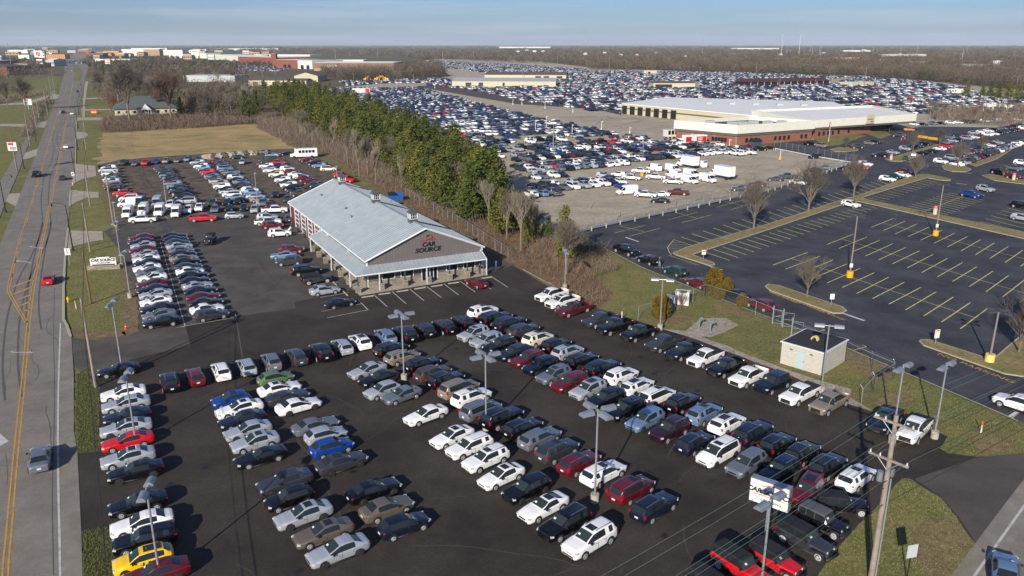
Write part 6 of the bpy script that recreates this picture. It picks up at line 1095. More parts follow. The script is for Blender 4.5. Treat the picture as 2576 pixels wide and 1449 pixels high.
def branch_mesh(seed, H_=12., spread=.9, up=.55, depth=5, r0=.22, trunk_h=.3, pr=3, twig=.02, nb=(3, 5), oval=False):
    """recursive bare tree: returns trunk MB and limbs MB"""
    rnd = random.Random(seed); tr, br = MB(), MB()
    def seg(mb, a, b, ra, rb, n):
        a, b = Vector(a), Vector(b); d = (b - a).normalized(); u_ = d.orthogonal().normalized(); v2 = d.cross(u_); o = len(mb.v)
        for p, r in ((a, ra), (b, rb)):
            for i in range(n): t = 6.2832 * i / n; mb.v.append(tuple(p + u_ * (r * math.cos(t)) + v2 * (r * math.sin(t))))
        for i in range(n): mb.f.append([o + i, o + (i + 1) % n, o + n + (i + 1) % n, o + n + i]); mb.m.append(0)
    def grow(p, d, L_, r, dep):
        q = p + d * L_ * .5; d2 = (d + Vector((rnd.gauss(0, .12), rnd.gauss(0, .12), rnd.gauss(.03, .06)))).normalized(); e = q + d2 * L_ * .5
        seg(br, p, q, r, r * .82, 5 if dep > 2 else 3); seg(br, q, e, r * .82, r * .62, 5 if dep > 2 else 3)
        if dep == 0: return
        for i in range(rnd.randint(*nb)):
            ph = rnd.uniform(0, 6.283); th = rnd.uniform(.3, .85) * spread; t = rnd.uniform(.35, 1.0); w2 = d2.orthogonal().normalized(); w3 = d2.cross(w2)
            nd = (d2 * math.cos(th) + (w2 * math.cos(ph) + w3 * math.sin(ph)) * math.sin(th)); nd.z += up * .35; nd.normalize()
            st = p.lerp(e, t); grow(st, nd, L_ * rnd.uniform(.55, .8), max(twig * .5, r * .5), dep - 1)
    th = H_ * trunk_h; seg(tr, (0, 0, -.1), (.05, 0, th), r0, r0 * .8, 8)
    k = 7 if oval else 5
    for i in range(k):
        a = i * 6.283 / k + rnd.uniform(-.4, .4); tt = rnd.uniform(.25, .6) * spread * (.9 if not oval else 1.15); d = Vector((math.cos(a) * math.sin(tt), math.sin(a) * math.sin(tt), math.cos(tt)))
        grow(Vector((.05, 0, th * rnd.uniform(.75, 1))), d, H_ * .27 * rnd.uniform(.8, 1.15), r0 * .5, depth - 1)
    grow(Vector((.05, 0, th)), Vector((0, 0, 1)), H_ * .3, r0 * .7, depth - 1)
    zmax = max(v[2] for v in br.v); k_ = H_ / zmax; br.v = [(x, y, th * 0 + z * k_ if z > 0 else z) for x, y, z in br.v]; tr.v = [(x, y, z * k_) for x, y, z in tr.v]; return tr, br
TREEP = {}
def big(kw): kw = dict(kw); kw.update(twig=.034, r0=.28, nb=(4, 5), spread=1.05); return kw
def tproto(kind, i, **k):
    if (kind, i) in TREEP: return TREEP[(kind, i)]
    if kind == 'fir':
        V, Fq = conifer_mesh(100 + i, 12, 3.1 + .3 * (i % 2)); me = quadmesh('crown', V, Fq, [NEED if i % 3 else NEED2], link=False); t = MB(); t.tube((0, 0, 0), (0, 0, 10.5), .2, .04, n=6); r = (t.mesh('trunk', [BARKD]), me)
    elif kind == 'arb':
        rs = np.random.RandomState(i); C_ = [(math.cos(a) * (1.25 * math.sin(math.pi * min(1, .18 + z / 4.4)) ** .7) * q, math.sin(a) * (1.25 * math.sin(math.pi * min(1, .18 + z / 4.4)) ** .7) * q, z) for z in np.arange(.3, 3.5, .22) for a in np.arange(0, 6.28, .5) for q in (.6, .95)]
        V, Fq = leafcloud(C_, .14, 14, .3, rs, up=1.0); me = quadmesh('crown', V, Fq, [ARB], link=False); t = MB(); t.tube((0, 0, 0), (0, 0, 2.8), .12, .04, n=6); r = (t.mesh('trunk', [BARKD]), me)
    else:
        m = {'bare': TW, 'red': TWR, 'pale': TWP, 'oval': TW, 'scrub': TWR, 'large': TW, 'largered': TWR}[kind]
        kw = dict(large=big(dict(H_=14, depth=5)), largered=big(dict(H_=14, depth=5, up=.9)), bare=dict(H_=14, depth=5, twig=.03), red=dict(H_=14, depth=5, up=.8), pale=dict(H_=14, depth=5, up=1.2, spread=.6, trunk_h=.32), oval=dict(H_=8, depth=5, up=.95, spread=.95, trunk_h=.2, r0=.16, twig=.014, oval=True, nb=(4, 5)), scrub=dict(H_=5, depth=4, up=.8, trunk_h=.08, r0=.07, twig=.015))[kind]
        t, b = branch_mesh(200 + i * 7 + len(kind), **kw); r = (t.mesh('trunk', [BARK]), b.mesh('crown', [m]))
    TREEP[(kind, i)] = r; return r
def tree(name, kind, i, x, y, H_, lab, grp=None, cat='tree', wide=1.):
    t, c = tproto(kind, i); base = {'fir': 12, 'arb': 3.5, 'oval': 8, 'scrub': 5}.get(kind, 14); q = thing(name, lab, cat, (x, y, 0), random.uniform(0, 6.28), grp); s_ = H_ / base; q.scale = (s_ * wide, s_ * wide, s_); obj('trunk', t, q); obj('crown', c, q); return q
random.seed(21)
# the evergreen belt
lines = [[(690, 262), (744, 298), (819, 334), (905, 373), (990, 425), (1066, 480), (1122, 512), (1180, 541), (1235, 572)], [(712, 252), (775, 282), (850, 314), (940, 358), (1020, 402), (1100, 450), (1165, 495), (1235, 540), (1268, 560)], [(735, 240), (815, 262), (890, 292), (975, 326), (1050, 366), (1130, 415), (1195, 460), (1260, 510)]]
nm_ = ('front', 'middle', 'back'); ti = 0
for li, ln in enumerate(lines):
    g = [G(*p) for p in ln]; L_ = [0]
    for a, b in zip(g, g[1:]): L_.append(L_[-1] + math.hypot(b[0] - a[0], b[1] - a[1]))
    d = 2.; k = 0
    while d < L_[-1]:
        i = max(j for j in range(len(L_) - 1) if L_[j] <= d); p = lerp(g[i], g[i + 1], (d - L_[i]) / (L_[i + 1] - L_[i])); near = 1 - d / L_[-1]
        k += 1; tree('evergreen_tree', 'fir', ti % 5, p[0] + random.uniform(-2.4, 2.4), p[1] + random.uniform(-2.2, 2.2), random.uniform(8.5, 13.) * (1.0 if p[1] < 260 else 1.05), 'evergreen, %s from the far end, %s line of the belt' % (ordw(k - 1), nm_[li]), 'evergreens in the belt behind the building', wide=random.uniform(1.1, 1.55)); ti += 1
        d += random.uniform(4.2, 6.2) if p[1] < 260 else random.uniform(6.5, 9.5)
def trees(lst, name, kind, labf, grp):
    for i, (b, tv, lb) in enumerate(lst): x, y = G(*b); tree(name, kind, i % 3, x, y, HT(b, tv), labf % lb if '%' in labf else lb, grp)
trees([((1310, 632), 452, 'between the evergreens and the guard rail end'), ((904, 444), 318, 'behind the red pickups'), ((946, 462), 345, 'right of the far roof ridge'), ((786, 369), 300, 'behind the white bus'), ((925, 440), 335, 'in the brush above the far cupola'), ((1010, 470), 385, 'in the brush above the middle cupola'), ((1275, 600), 470, 'left of the leaning pale tree'), ((1340, 610), 500, 'where guard rail meets the brush'), ((875, 415), 318, 'above the cream minivan')], 'bare_tree', 'pale', 'tall pale bare tree %s', 'bare trees in the brush strip')
trees([((1425, 690), 548, 'half bare spreading tree behind the white pickup lamp post'), ((1455, 660), 572, 'low spreading bare tree over the grass slope')], 'spreading_tree', 'large', '', None)
for b, tv, lb, w_1 in (((1420, 660), 512, 'olive green cedar growing into the spreading bare tree', .8), ((1325, 615), 548, 'small yellow green cedar beside the pale bare tree', 1.), ((1345, 600), 530, 'small olive cedar behind the yellow green one', .8), ((1368, 590), 560, 'stub of olive evergreen beside the guard rail', 1.1), ((1290, 585), 480, 'last large evergreen of the belt toward the camera', 1.2)):
    x, y = G(*b); tree('cedar_tree', 'fir', 3 if w_1 < 1.1 else 0, x, y, HT(b, tv), lb, None, wide=w_1)
trees([((1896, 578), 436, 'nearest of the three on the long island'), ((2033, 534), 396, 'middle of the three on the long island'), ((2147, 494), 380, 'farthest of the three on the long island'), ((2030, 750), 634, 'on the small kerbed island with a post sign'), ((2302, 448), 385, 'at the end of the brown strip'), ((2127, 375), 338, 'on the island beside the flagpole lawn'), ((2296, 383), 325, 'on the strip beside the silver SUV'), ((2409, 421), 352, 'on the rounded island by the tree row'), ((2363, 366), 318, 'by the small red pickup'), ((2467, 386), 335, 'in the middle of the tree row'), ((2523, 446), 412, 'on the island at the right edge')], 'bare_oval_tree', 'oval', 'upright bare tree %s', 'upright bare trees of the sealed lot')
trees([((2562, 888), 742, 'on the lawn at the right edge'), ((2600, 830), 690, 'behind the right edge lawn tree')], 'bare_lawn_tree', 'oval', 'bare bushy tree %s', None)
trees([((2237, 332), 300, 'reddish bare tree at the brick building entrance'),], 'red_bare_tree', 'red', '', None)
trees([((1795, 742), 676, 'tallest golden evergreen of the fence corner group'), ((1826, 742), 700, 'golden evergreen right of the tallest one'), ((1866, 772), 738, 'round golden evergreen near the dark red SUV'), ((1663, 800), 741, 'golden evergreen in front of the grey cabinet'), ((1808, 752), 715, 'small golden evergreen in front of the tallest one')], 'round_evergreen', 'arb', '', 'golden evergreens by the fence')
x, y = G(1712, 778); tree('bare_shrub', 'scrub', 1, x, y, 3.2, 'bare grey shrub in front of the white utility cabinet', None, 'shrub')
trees([((327, 308), 152, 'large bare tree nearest the dry field hedge'), ((255, 236), 180, 'large bare tree by the far driveways'), ((300, 268), 165, 'large bare tree behind the grey roof'), ((345, 270), 175, 'bare tree above the porch gable'), ((67, 278), 186, 'large spreading bare tree in the left lawn'), ((20, 268), 195, 'bare tree at the left edge behind the lawn'), ((385, 262), 188, 'bare tree between the two biggest ones'), ((100, 190), 150, 'bare tree beside the tall white road sign')], 'large_bare_tree', 'large', '', 'large bare trees near the left road')
trees([((431, 300), 158, 'large reddish bare tree right of the grey roofed house'), ((282, 297), 222, 'reddish bare tree at the left corner of the house'), ((400, 285), 215, 'reddish bare tree in front of the porch'), ((240, 215), 172, 'reddish bare tree along the verge pavement')], 'reddish_bare_tree', 'largered', '', 'reddish bare trees near the left road')
random.seed(5)
for i in range(26):
    u = 455 + i * 8.5 + random.uniform(-6, 6); v = 300 + random.uniform(-42, 6) - (u - 450) * .03; b = (u, v); x, y = G(*b); kd = random.choice(['bare', 'red', 'pale', 'bare', 'fir'])
    tree('hedgerow_tree' if kd != 'fir' else 'hedgerow_evergreen', kd, i % 3, x, y, random.uniform(10, 15), '%s tree behind the dry field, %s from the left' % ({'bare': 'grey bare', 'red': 'reddish bare', 'pale': 'pale bare', 'fir': 'dark evergreen'}[kd], ordw(i)), 'trees of the small woods behind the dry field')
for i in range(24):
    u = 245 + i * 17 + random.uniform(-6, 6); v = random.uniform(188, 222); x, y = G(u, v); kd = random.choice(['bare', 'red', 'bare', 'fir', 'pale'])
    tree('backlot_tree', kd, i % 3, x, y, random.uniform(9, 14), '%s tree before the shopping centre, %s from the left' % ({'bare': 'grey bare', 'red': 'reddish bare', 'pale': 'pale bare', 'fir': 'dark evergreen'}[kd], ordw(i)), 'trees in front of the shopping centre')
for i, (u, v, t) in enumerate([(2432, 241, 202), (2490, 246, 203), (2510, 250, 207), (2535, 248, 200), (2558, 254, 207), (2580, 256, 205), (2470, 243, 212)]):
    x, y = G(u, v); tree('pine_tree', 'fir', i % 4, x, y, HT((u, v), t), 'dark pine beyond the concrete lot, %s from the left' % ordw(i), 'pines beyond the concrete lot', wide=1.2)
for i, (u, v, t) in enumerate([(695, 218, 198), (714, 219, 200), (742, 219, 199), (806, 219, 202), (829, 220, 203), (755, 224, 205), (690, 235, 205)]):
    x, y = G(u, v); tree('young_evergreen', 'fir', i % 4, x, y, HT((u, v), t), 'young evergreen in front of the cream garages, %s from the left' % ordw(i), 'young evergreens by the garages')
for i in range(34):
    u = 2338 + (i * 37 % 250); v = 282 + (i * 53 % 45); x, y = G(u, v)
    if inside((x, y), [G(*p) for p in ((2270, 312), (2650, 306), (2650, 345), (2330, 350))]) and v > 303: continue
    tree('scrub_tree', ('red', 'bare', 'pale')[i % 3], i % 3, x, y, random.uniform(5, 9), 'bare scrub tree at the right, %s in the scatter' % ordw(i), 'bare scrub trees at the right')
# undergrowth: fine twigs filling outlined strips
def twigs(name, pg, n, h0, h1, mats, lab, rs, lean=.5, wd=.02):
    g = np.array([G(*p) for p in pg]); lo, hi = g.min(0), g.max(0); P_ = []
    while len(P_) < n:
        q = lo + rs.random_sample((n, 2)) * (hi - lo); P_ += [p for p in q if inside(p, g)]
    P_ = np.array(P_[:n]); clump = .6 + .8 * (np.sin(P_[:, 0] * .5) * np.cos(P_[:, 1] * .37) * .5 + .5); H_ = (h0 + rs.random_sample(n) * (h1 - h0)) * clump; a = rs.uniform(0, 6.283, n); ln = rs.random_sample(n) * (lean * 3.2) * H_; H_ = H_ * rs.uniform(.35, 1.1, n); r = P_[:, 1] / 180.; w2 = wd * np.maximum(1, r)
    z0 = H_ * rs.random_sample(n) * .35
    b0 = np.stack([P_[:, 0], P_[:, 1], z0], 1); t0 = b0 + np.stack([np.cos(a) * ln, np.sin(a) * ln, H_ - z0], 1); pe = rs.uniform(0, 6.283, n); o = np.stack([np.cos(pe) * w2, np.sin(pe) * w2, np.zeros(n)], 1)
    V = np.stack([b0 - o, b0 + o, t0 + o * .5, t0 - o * .5], 1).reshape(-1, 3); ob = quadmesh(name, V, np.arange(len(V)).reshape(-1, 4), mats, np.repeat(rs.randint(0, len(mats), n), 1), lab); ob['category'] = 'brush'; return ob
rs = np.random.RandomState(3); TWO = mat('rusty_stalks', '#74543d', .95, var=.3, vscale=.3); TWS = mat('straw_stalks', '#8a7050', .95, var=.25, vscale=.3)
BR = [TWO, TWR, TWP, TWS, TW]
twigs('brush', [(645, 322), (735, 366), (800, 382), (900, 446), (1085, 560), (1215, 640), (1300, 668), (1420, 742), (1500, 776), (1548, 742), (1500, 700), (1420, 640), (1380, 605), (1300, 565), (1200, 545), (1080, 480), (900, 375), (744, 305), (650, 300)], 46000, .25, 1.3, BR, 'rusty brown bare brush covering the strip behind the building', rs)
twigs('brush', [(730, 360), (800, 378), (905, 430), (1050, 500), (1180, 570), (1240, 590), (1180, 548), (1066, 485), (905, 378), (744, 305), (650, 300), (650, 325)], 15000, 1.2, 4.2, [TWR, TW, TWP], 'taller grey brown saplings between evergreens and brush', rs, .25)
twigs('brush', [(248, 330), (262, 300), (400, 293), (650, 285), (655, 310), (500, 322), (330, 332), (265, 336)], 22000, 1., 3.0, [TWR, TW, TWR], 'dark brown bare hedge along the far side of the dry field', rs, .4, .035)
twigs('brush', [(2332, 276), (2576, 270), (2700, 275), (2700, 330), (2576, 322), (2420, 312), (2340, 300)], 14000, 1.5, 4, [TWR, TW, TWP], 'bare scrub between the concrete lot and the sealed lot', rs, .4, .03)
twigs('brush', [(1325, 640), (1380, 605), (1430, 600), (1530, 640), (1560, 680), (1500, 700), (1400, 680)], 6000, .5, 2, BR, 'straw and rust coloured weeds under the spreading bare tree', rs)
# short grass tufts in the near verges
def tufts(pg, n, rs, h_=.12, mats=None, lab=''):
    g = np.array([G(*p) for p in pg]); lo, hi = g.min(0), g.max(0); P_ = []
    while len(P_) < n: q = lo + rs.random_sample((n, 2)) * (hi - lo); P_ += [p for p in q if inside(p, g)]
    P_ = np.array(P_[:n]); a = rs.uniform(0, 6.283, n); w2 = .022; H_ = h_ * rs.uniform(.5, 1.5, n); b0 = np.stack([P_[:, 0], P_[:, 1], np.full(n, .06)], 1); o = np.stack([np.cos(a) * w2, np.sin(a) * w2, np.zeros(n)], 1); t0 = b0 + np.stack([rs.normal(0, .06, n), rs.normal(0, .06, n), H_], 1)
    V = np.stack([b0 - o, b0 + o, t0 + o * .3, t0 - o * .3], 1).reshape(-1, 3); ob = quadmesh('grass', V, np.arange(len(V)).reshape(-1, 4), mats, rs.randint(0, len(mats), n), lab); ob['category'] = 'grass'
GM = [mat('grass_green', '#66703a', .9), mat('grass_olive', '#7a7448', .9), mat('grass_straw', '#887e54', .9), mat('grass_dark', '#5c6636', .9)]
GMD = [mat('rough_grass_green', '#4f5a2c', .9), mat('rough_grass_olive', '#5f5a36', .9), mat('rough_grass_straw', '#6e6442', .9), mat('rough_grass_dark', '#414a26', .9)]
tufts([(195, 1141), (252, 1136), (250, 1060), (247, 974), (226, 925), (190, 944), (188, 1040)], 5000, rs, .12, GMD, 'rough grass on the narrow verge beside the roadside sedans')
tufts([(206, 1339), (265, 1326), (287, 1351), (297, 1449), (300, 1500), (212, 1500)], 3800, rs, .12, GMD, 'rough grass at the lower left corner beside the yellow hatchback')
tufts([(2269, 1204), (2367, 1254), (2407, 1304), (2432, 1344), (2455, 1375), (2417, 1449), (2057, 1449), (2107, 1379), (2144, 1339), (2202, 1281)], 9000, rs, .07, GM, 'olive grass round the big utility pole')
tufts([(2384, 1099), (2250, 1040), (2200, 1000), (2247, 950), (2357, 980), (2464, 1024), (2560, 1066), (2576, 1140), (2457, 1146), (2382, 1139), (2366, 1129)], 9000, rs, .07, GM, 'green grass on the lawn beside the two lamp posts')
tufts([(1610, 800), (1680, 780), (1772, 745), (1945, 815), (2120, 900), (2240, 955), (2160, 1015), (2060, 955), (1898, 900), (1725, 835)], 9000, rs, .07, GM, 'olive grass between the truck row and the sealed lot')
tufts([(165, 724), (165, 632), (172, 590), (262, 590), (300, 640), (340, 790), (235, 850), (180, 840)], 9000, rs, .08, GM, 'green grass of the verge round the low sign')
WDM = [mat('woods_grey', '#4d463f', .95, var=.25, vscale=.02), mat('woods_brown', '#54463b', .95, var=.25, vscale=.02), mat('woods_pale', '#665c50', .95, var=.2, vscale=.02), NEED]
# distant woods: thousands of twiggy clumps
EXC = [(790, 992, 178), (600, 786, 172), (425, 600, 150), (240, 460, 140), (117, 327, 150), (462, 592, 207), (626, 800, 216), (2102, 2162, 153), (2196, 2232, 158), (2284, 2334, 165), (2412, 2516, 173), (2020, 2080, 152), (2230, 2330, 142), (1255, 1385, 121), (1840, 1960, 124), (2120, 2190, 130), (20, 130, 168), (-20, 44, 166), (640, 780, 142), (1298, 1308, 132), (1321, 1331, 128), (1340, 1350, 131), (1362, 1372, 131), (1517, 1527, 136), (1598, 1608, 142), (1468, 1478, 139), (1557, 1567, 143), (1960, 1970, 141), (1720, 1730, 147), (2068, 2078, 137), (290, 447, 290)]
def woods(name, pg, n, lab, rs, hh=(9, 15), wf=1., quads=70, dark=.06, vpow=1., minv=None):
    us = [p[0] for p in pg]; vs = [p[1] for p in pg]; P_ = []
    while len(P_) < n:
        u, v = rs.uniform(min(us), max(us)), min(vs) + (max(vs) - min(vs)) * rs.random_sample() ** vpow
        if inside((u, v), pg) and not any(a - 4 < u < b + 4 and c - 2 < v < c + 2.5 + (c - 112) * .16 for a, b, c in EXC): P_.append(G(u, v))
    P_ = np.array(P_); d = np.hypot(P_[:, 0], P_[:, 1]); H_ = rs.uniform(hh[0], hh[1], n); W_ = H_ * .42 * wf * np.clip(d / 1500, 1, 6); sz = .35 * np.clip(d / 800, 1, 9)
    k = quads; c = np.repeat(np.stack([P_[:, 0], P_[:, 1], H_ * .55], 1), k, 0); q = rs.normal(size=(n * k, 3)); q /= np.linalg.norm(q, axis=1)[:, None]; q *= (rs.random_sample(n * k) ** .45)[:, None]
    c = c + q * np.stack([np.repeat(W_, k), np.repeat(W_, k), np.repeat(H_ * .48, k)], 1); a = rs.normal(size=(n * k, 3)) * np.array([.5, .5, 1.3]); a /= np.linalg.norm(a, axis=1)[:, None]; b = np.cross(a, rs.normal(size=(n * k, 3))); b /= np.linalg.norm(b, axis=1)[:, None]
    s1 = np.repeat(sz, k)[:, None] * rs.uniform(1.2, 3.2, (n * k, 1)); s2 = np.repeat(sz, k)[:, None] * .42; V = np.stack([c - a * s1, c - b * s2, c + a * s1, c + b * s2], 1).reshape(-1, 3); V[:, 2] = np.maximum(V[:, 2], 0)
    mi = np.repeat(np.where(rs.random_sample(n) < dark, 3, rs.randint(0, 3, n)), k); ob = quadmesh(name, V, np.arange(len(V)).reshape(-1, 4), WDM, mi, lab); ob['category'] = 'woods'
rs = np.random.RandomState(8)
woods('woods', [(1478, 158), (1478, 177), (1600, 177), (1932, 184), (2150, 190), (2340, 205), (2420, 215), (2600, 232), (2900, 245), (2900, 190), (2576, 178), (2300, 172), (1932, 160)], 4600, 'belt of brown bare woods along the back of the concrete lot', rs, quads=80)
woods('woods', [(1000, 140), (1478, 150), (1932, 154), (2576, 160), (2900, 165), (2900, 176), (2576, 177), (1932, 160), (1478, 164), (1300, 158), (1090, 150), (1060, 152)], 2600, 'brown woods between the concrete lot and the far buildings', rs, quads=60)
woods('woods', [(-300, 122), (640, 118), (1000, 122), (1478, 125), (2576, 130), (2900, 132), (2900, 162), (2576, 156), (1932, 150), (1478, 150), (1000, 141), (640, 132), (300, 124), (-300, 128)], 4200, 'brown wooded plain in the far distance', rs, quads=44, wf=1.1)
woods('woods', [(-600, 113.6), (3200, 113.6), (3200, 130), (1500, 126), (640, 119), (-600, 123)], 4200, 'last woods before the horizon', rs, quads=30, wf=1.3, hh=(12, 20), dark=.12)
woods('woods', [(930, 178), (995, 178), (1100, 170), (1110, 185), (1135, 192), (860, 205), (800, 192), (830, 182)], 420, 'brown woods beside the brown department store', rs, quads=130, dark=.04)
woods('woods', [(200, 160), (640, 160), (780, 174), (740, 182), (560, 186), (300, 190), (240, 178)], 520, 'bare trees scattered round the shopping centre parking', rs, quads=90, dark=.1, hh=(5, 9))
woods('woods', [(-300, 168), (90, 170), (120, 190), (0, 215), (-300, 240)], 260, 'bare trees behind the left lawns', rs, quads=110, dark=.15)

woods('woods', [(235, 200), (460, 188), (640, 190), (690, 215), (660, 285), (560, 292), (460, 292), (455, 270), (240, 262)], 330, 'leafless trees and scrub around the house behind the dry field', rs, quads=120, hh=(6, 13), dark=.06)
woods('woods', [(-300, 150), (130, 150), (140, 162), (90, 172), (-300, 178)], 260, 'bare trees among the shops left of the road', rs, quads=80, dark=.15, hh=(5, 9))
woods('woods', [(220, 146), (430, 146), (640, 150), (640, 160), (300, 162), (215, 156)], 330, 'bare street trees before the hotels', rs, quads=80, dark=.1, hh=(5, 8))
woods('woods', [(1560, 172), (2000, 178), (2576, 190), (2800, 200), (2800, 176), (1560, 160)], 900, 'taller paler trees within the back woods', rs, quads=90, hh=(13, 19), dark=.03)
rs = np.random.RandomState(12)
for i, (u, v, t, kd) in enumerate([(1262, 590, 470, 'fir'), (1300, 580, 478, 'fir'), (1335, 572, 505, 'fir'), (1230, 560, 440, 'pale'), (1350, 590, 520, 'bare'), (1285, 560, 462, 'bare'), (1205, 530, 425, 'pale'), (1150, 520, 400, 'bare'), (1096, 490, 390, 'pale'), (1040, 455, 360, 'bare'), (985, 425, 335, 'bare'), (842, 372, 290, 'pale'), (760, 335, 268, 'bare'), (712, 300, 250, 'bare'), (1380, 600, 545, 'fir')]):
    x, y = G(u, v); tree('belt_tree', kd, i % 3, x, y, HT((u, v), t), '%s tree in front of the belt, %s in order toward the far end' % ({'fir': 'ragged evergreen', 'pale': 'pale bare', 'bare': 'grey bare'}[kd], ordw(i)), 'mixed trees in front of the evergreen belt', wide=1.2)

twigs('brush', [(50, 345), (96, 268), (118, 252), (128, 250), (112, 268), (74, 345)], 5000, .8, 2.6, [TWR, TW, TWP], 'brown bare hedge between the left lawn and the footpath', rs, .4, .03)
twigs('brush', [(-60, 262), (60, 240), (100, 232), (102, 238), (60, 250), (-60, 275)], 4000, 1, 3, [TWR, TW, TWP], 'brown hedge behind the left lawn', rs, .4, .03)
# ------------------------------------------------------------ buildings beyond
CRM = mat('cream_wall', '#b5ac92', .7, var=.03, vscale=.3); CRW = mat('cream_white_metal', '#cdccc0', .6, var=.03, vscale=.4); WRF = mat('white_roof_membrane', '#d9dad6', .7, var=.04, vscale=.1); BRK = brick_mat('red_brick', '#83442f', '#6d3426', '#8b7a6c', .3, .1); GRB = mat('grey_band', '#55544e', .7); DRK = mat('dark_opening', (.015, .016, .018), .4)
BRF = mat('brown_roof', '#5b4f46', .8); MRF = mat('maroon_roof', '#4c2a2c', .7); GRF = mat('grey_green_roof', '#505855', .85, var=.08, vscale=.5); TANW = mat('tan_wall', '#a1866a', .8); BRW = mat('brown_block_wall', '#7d6350', .85); YEL = mat('yellow_wall', '#c8a35a', .8); BRKS = mat('plain_brick', '#7c4635', .85); SLV = mat('pale_metal_wall', '#a3a8a8', .6); ORG = mat('orange_stucco', '#c0894a', .8)
def bld(name, lab, a, b, tv, depth, wall, roofm, roof='flat', rise=1.5, openings=None, parapet=.4, over=.3, H_=None, cat='building', grp=None, om=None, oh=.75):
    """front wall runs from ground pixel a to ground pixel b; top of the front wall at pixel row tv"""
    p, q = G(*a), G(*b); l = math.hypot(q[0] - p[0], q[1] - p[1]); an = math.atan2(q[1] - p[1], q[0] - p[0]); H_ = H_ or HT(a, tv); r = thing(name, lab, cat, (p[0], p[1], .03), an, grp)
    mb = MB(); mb.box((l / 2, depth / 2, H_ / 2), (l, depth, H_)); mb.build('walls', wall, r)
    if roof == 'flat': mb = MB(); mb.box((l / 2, depth / 2, H_ + .1), (l + over, depth + over, .2)); mb.build('roof', roofm, r)
    elif roof == 'gable': mb = MB(); o = over; z = H_; mb.add([(-o, -o, z), (l + o, -o, z), (l + o, depth + o, z), (-o, depth + o, z), (-o, depth / 2, z + rise), (l + o, depth / 2, z + rise)], [(0, 1, 5, 4), (2, 3, 4, 5), (1, 2, 5), (3, 0, 4), (3, 2, 1, 0)]); mb.build('roof', roofm, r)
    elif roof == 'end': mb = MB(); o = over; z = H_; mb.add([(-o, -o, z), (l + o, -o, z), (l + o, depth + o, z), (-o, depth + o, z), (l / 2, -o, z + rise), (l / 2, depth + o, z + rise)], [(3, 0, 4, 5), (1, 2, 5, 4), (0, 1, 4), (2, 3, 5), (3, 2, 1, 0)]); mb.build('roof', roofm, r); mb = MB(); mb.add([(0, -o - .02, z), (l, -o - .02, z), (l / 2, -o - .02, z + rise * .95)], [(0, 1, 2)]); mb.build('gable', wall, r)
    elif roof == 'hip': mb = MB(); o = over; z = H_; k = min(depth / 2, l / 3); mb.add([(-o, -o, z), (l + o, -o, z), (l + o, depth + o, z), (-o, depth + o, z), (k, depth / 2, z + rise), (l - k, depth / 2, z + rise)], [(0, 1, 5, 4), (2, 3, 4, 5), (1, 2, 5), (3, 0, 4), (3, 2, 1, 0)]); mb.build('roof', roofm, r)
    if openings:
        for (t, w2) in openings: mb = MB(); mb.box((l * t, -.04, H_ * oh / 2 + .0), (w2, .08, H_ * oh)); mb.build('door' if oh > .6 else 'window', om or DRK, r)
    return r, l, H_
def winrow(r, l, z, n, w2, h2, m=None, x0=0., x1=1., y=-.05):
    for i in range(n): mb = MB(); mb.box((l * (x0 + (x1 - x0) * (i + .5) / n), y, z), (w2, .1, h2)); mb.build('window', m or GLW, r)
# brick auction office: two wings
def block(pts, z0, z1, m, name, par, side=None):
    mb = MB(); mb.prism(pts, z0, z1); return mb.build(name, m, par)
A_, B_, C_2 = G(1700, 352), G(1853, 367), G(2040, 353); D_ = (A_[0] + C_2[0] - B_[0], A_[1] + C_2[1] - B_[1]); bo = B_
def rel(p): return (p[0] - bo[0], p[1] - bo[1])
q = thing('auction_office', 'long brick building with cream metal parapet and white flat roof', 'building', (bo[0], bo[1], .05)); pts = [rel(p) for p in (A_, B_, C_2, D_)]; cen = (sum(p[0] for p in pts) / 4, sum(p[1] for p in pts) / 4)
def grow_(pts, d): c_x = sum(p[0] for p in pts) / len(pts); c_y = sum(p[1] for p in pts) / len(pts); return [(p[0] + (p[0] - c_x) / math.hypot(p[0] - c_x, p[1] - c_y) * d, p[1] + (p[1] - c_y) / math.hypot(p[0] - c_x, p[1] - c_y) * d) for p in pts]
wl = block(pts, 0, 3.4, BRK, 'brick_wall', q); block(grow_(pts, .5), 3.4, 4.3, GRB, 'grey_band', q); outer = grow_(pts, 1.0); inner = grow_(pts, .2)
def parapet(outer, inner, z0, z1, name, m, par):
    mb = MB(); n = len(outer)
    for i in range(n):
        a, b, c, d = outer[i], outer[(i + 1) % n], inner[(i + 1) % n], inner[i]
        mb.add([(*a, z0), (*b, z0), (*b, z1), (*a, z1), (*c, z1), (*d, z1), (*c, z0), (*d, z0)], [(0, 1, 2, 3), (3, 2, 4, 5), (5, 4, 6, 7), (1, 0, 7, 6)])
        l = math.hypot(b[0] - a[0], b[1] - a[1]); k = int(l / .9)
        for j in range(k): x, y = lerp(a, b, j / k); mb.box((x, y, (z0 + z1) / 2), (.07, .07, z1 - z0 - .05))
    return mb.build(name, m, par)
parapet(outer, inner, 4.3, 7.4, 'parapet', CRW, q); mb = MB(); mb.add([(*p, 5.9) for p in inner], [(0, 1, 2, 3)]); mb.build('roof', mat('dark_roof_gravel', '#3a3a3e', .9, var=.2, vscale=.1), q)
random.seed(2)
for i in range(6): t, u_ = random.uniform(.2, .8), random.uniform(.2, .8); p = lerp(lerp(pts[0], pts[1], t), lerp(pts[3], pts[2], t), u_); mb = MB(); mb.box((p[0], p[1], 6.6), (3.2, 2.2, 1.5), rz=.4); mb.build('roof_unit', SLV, q)
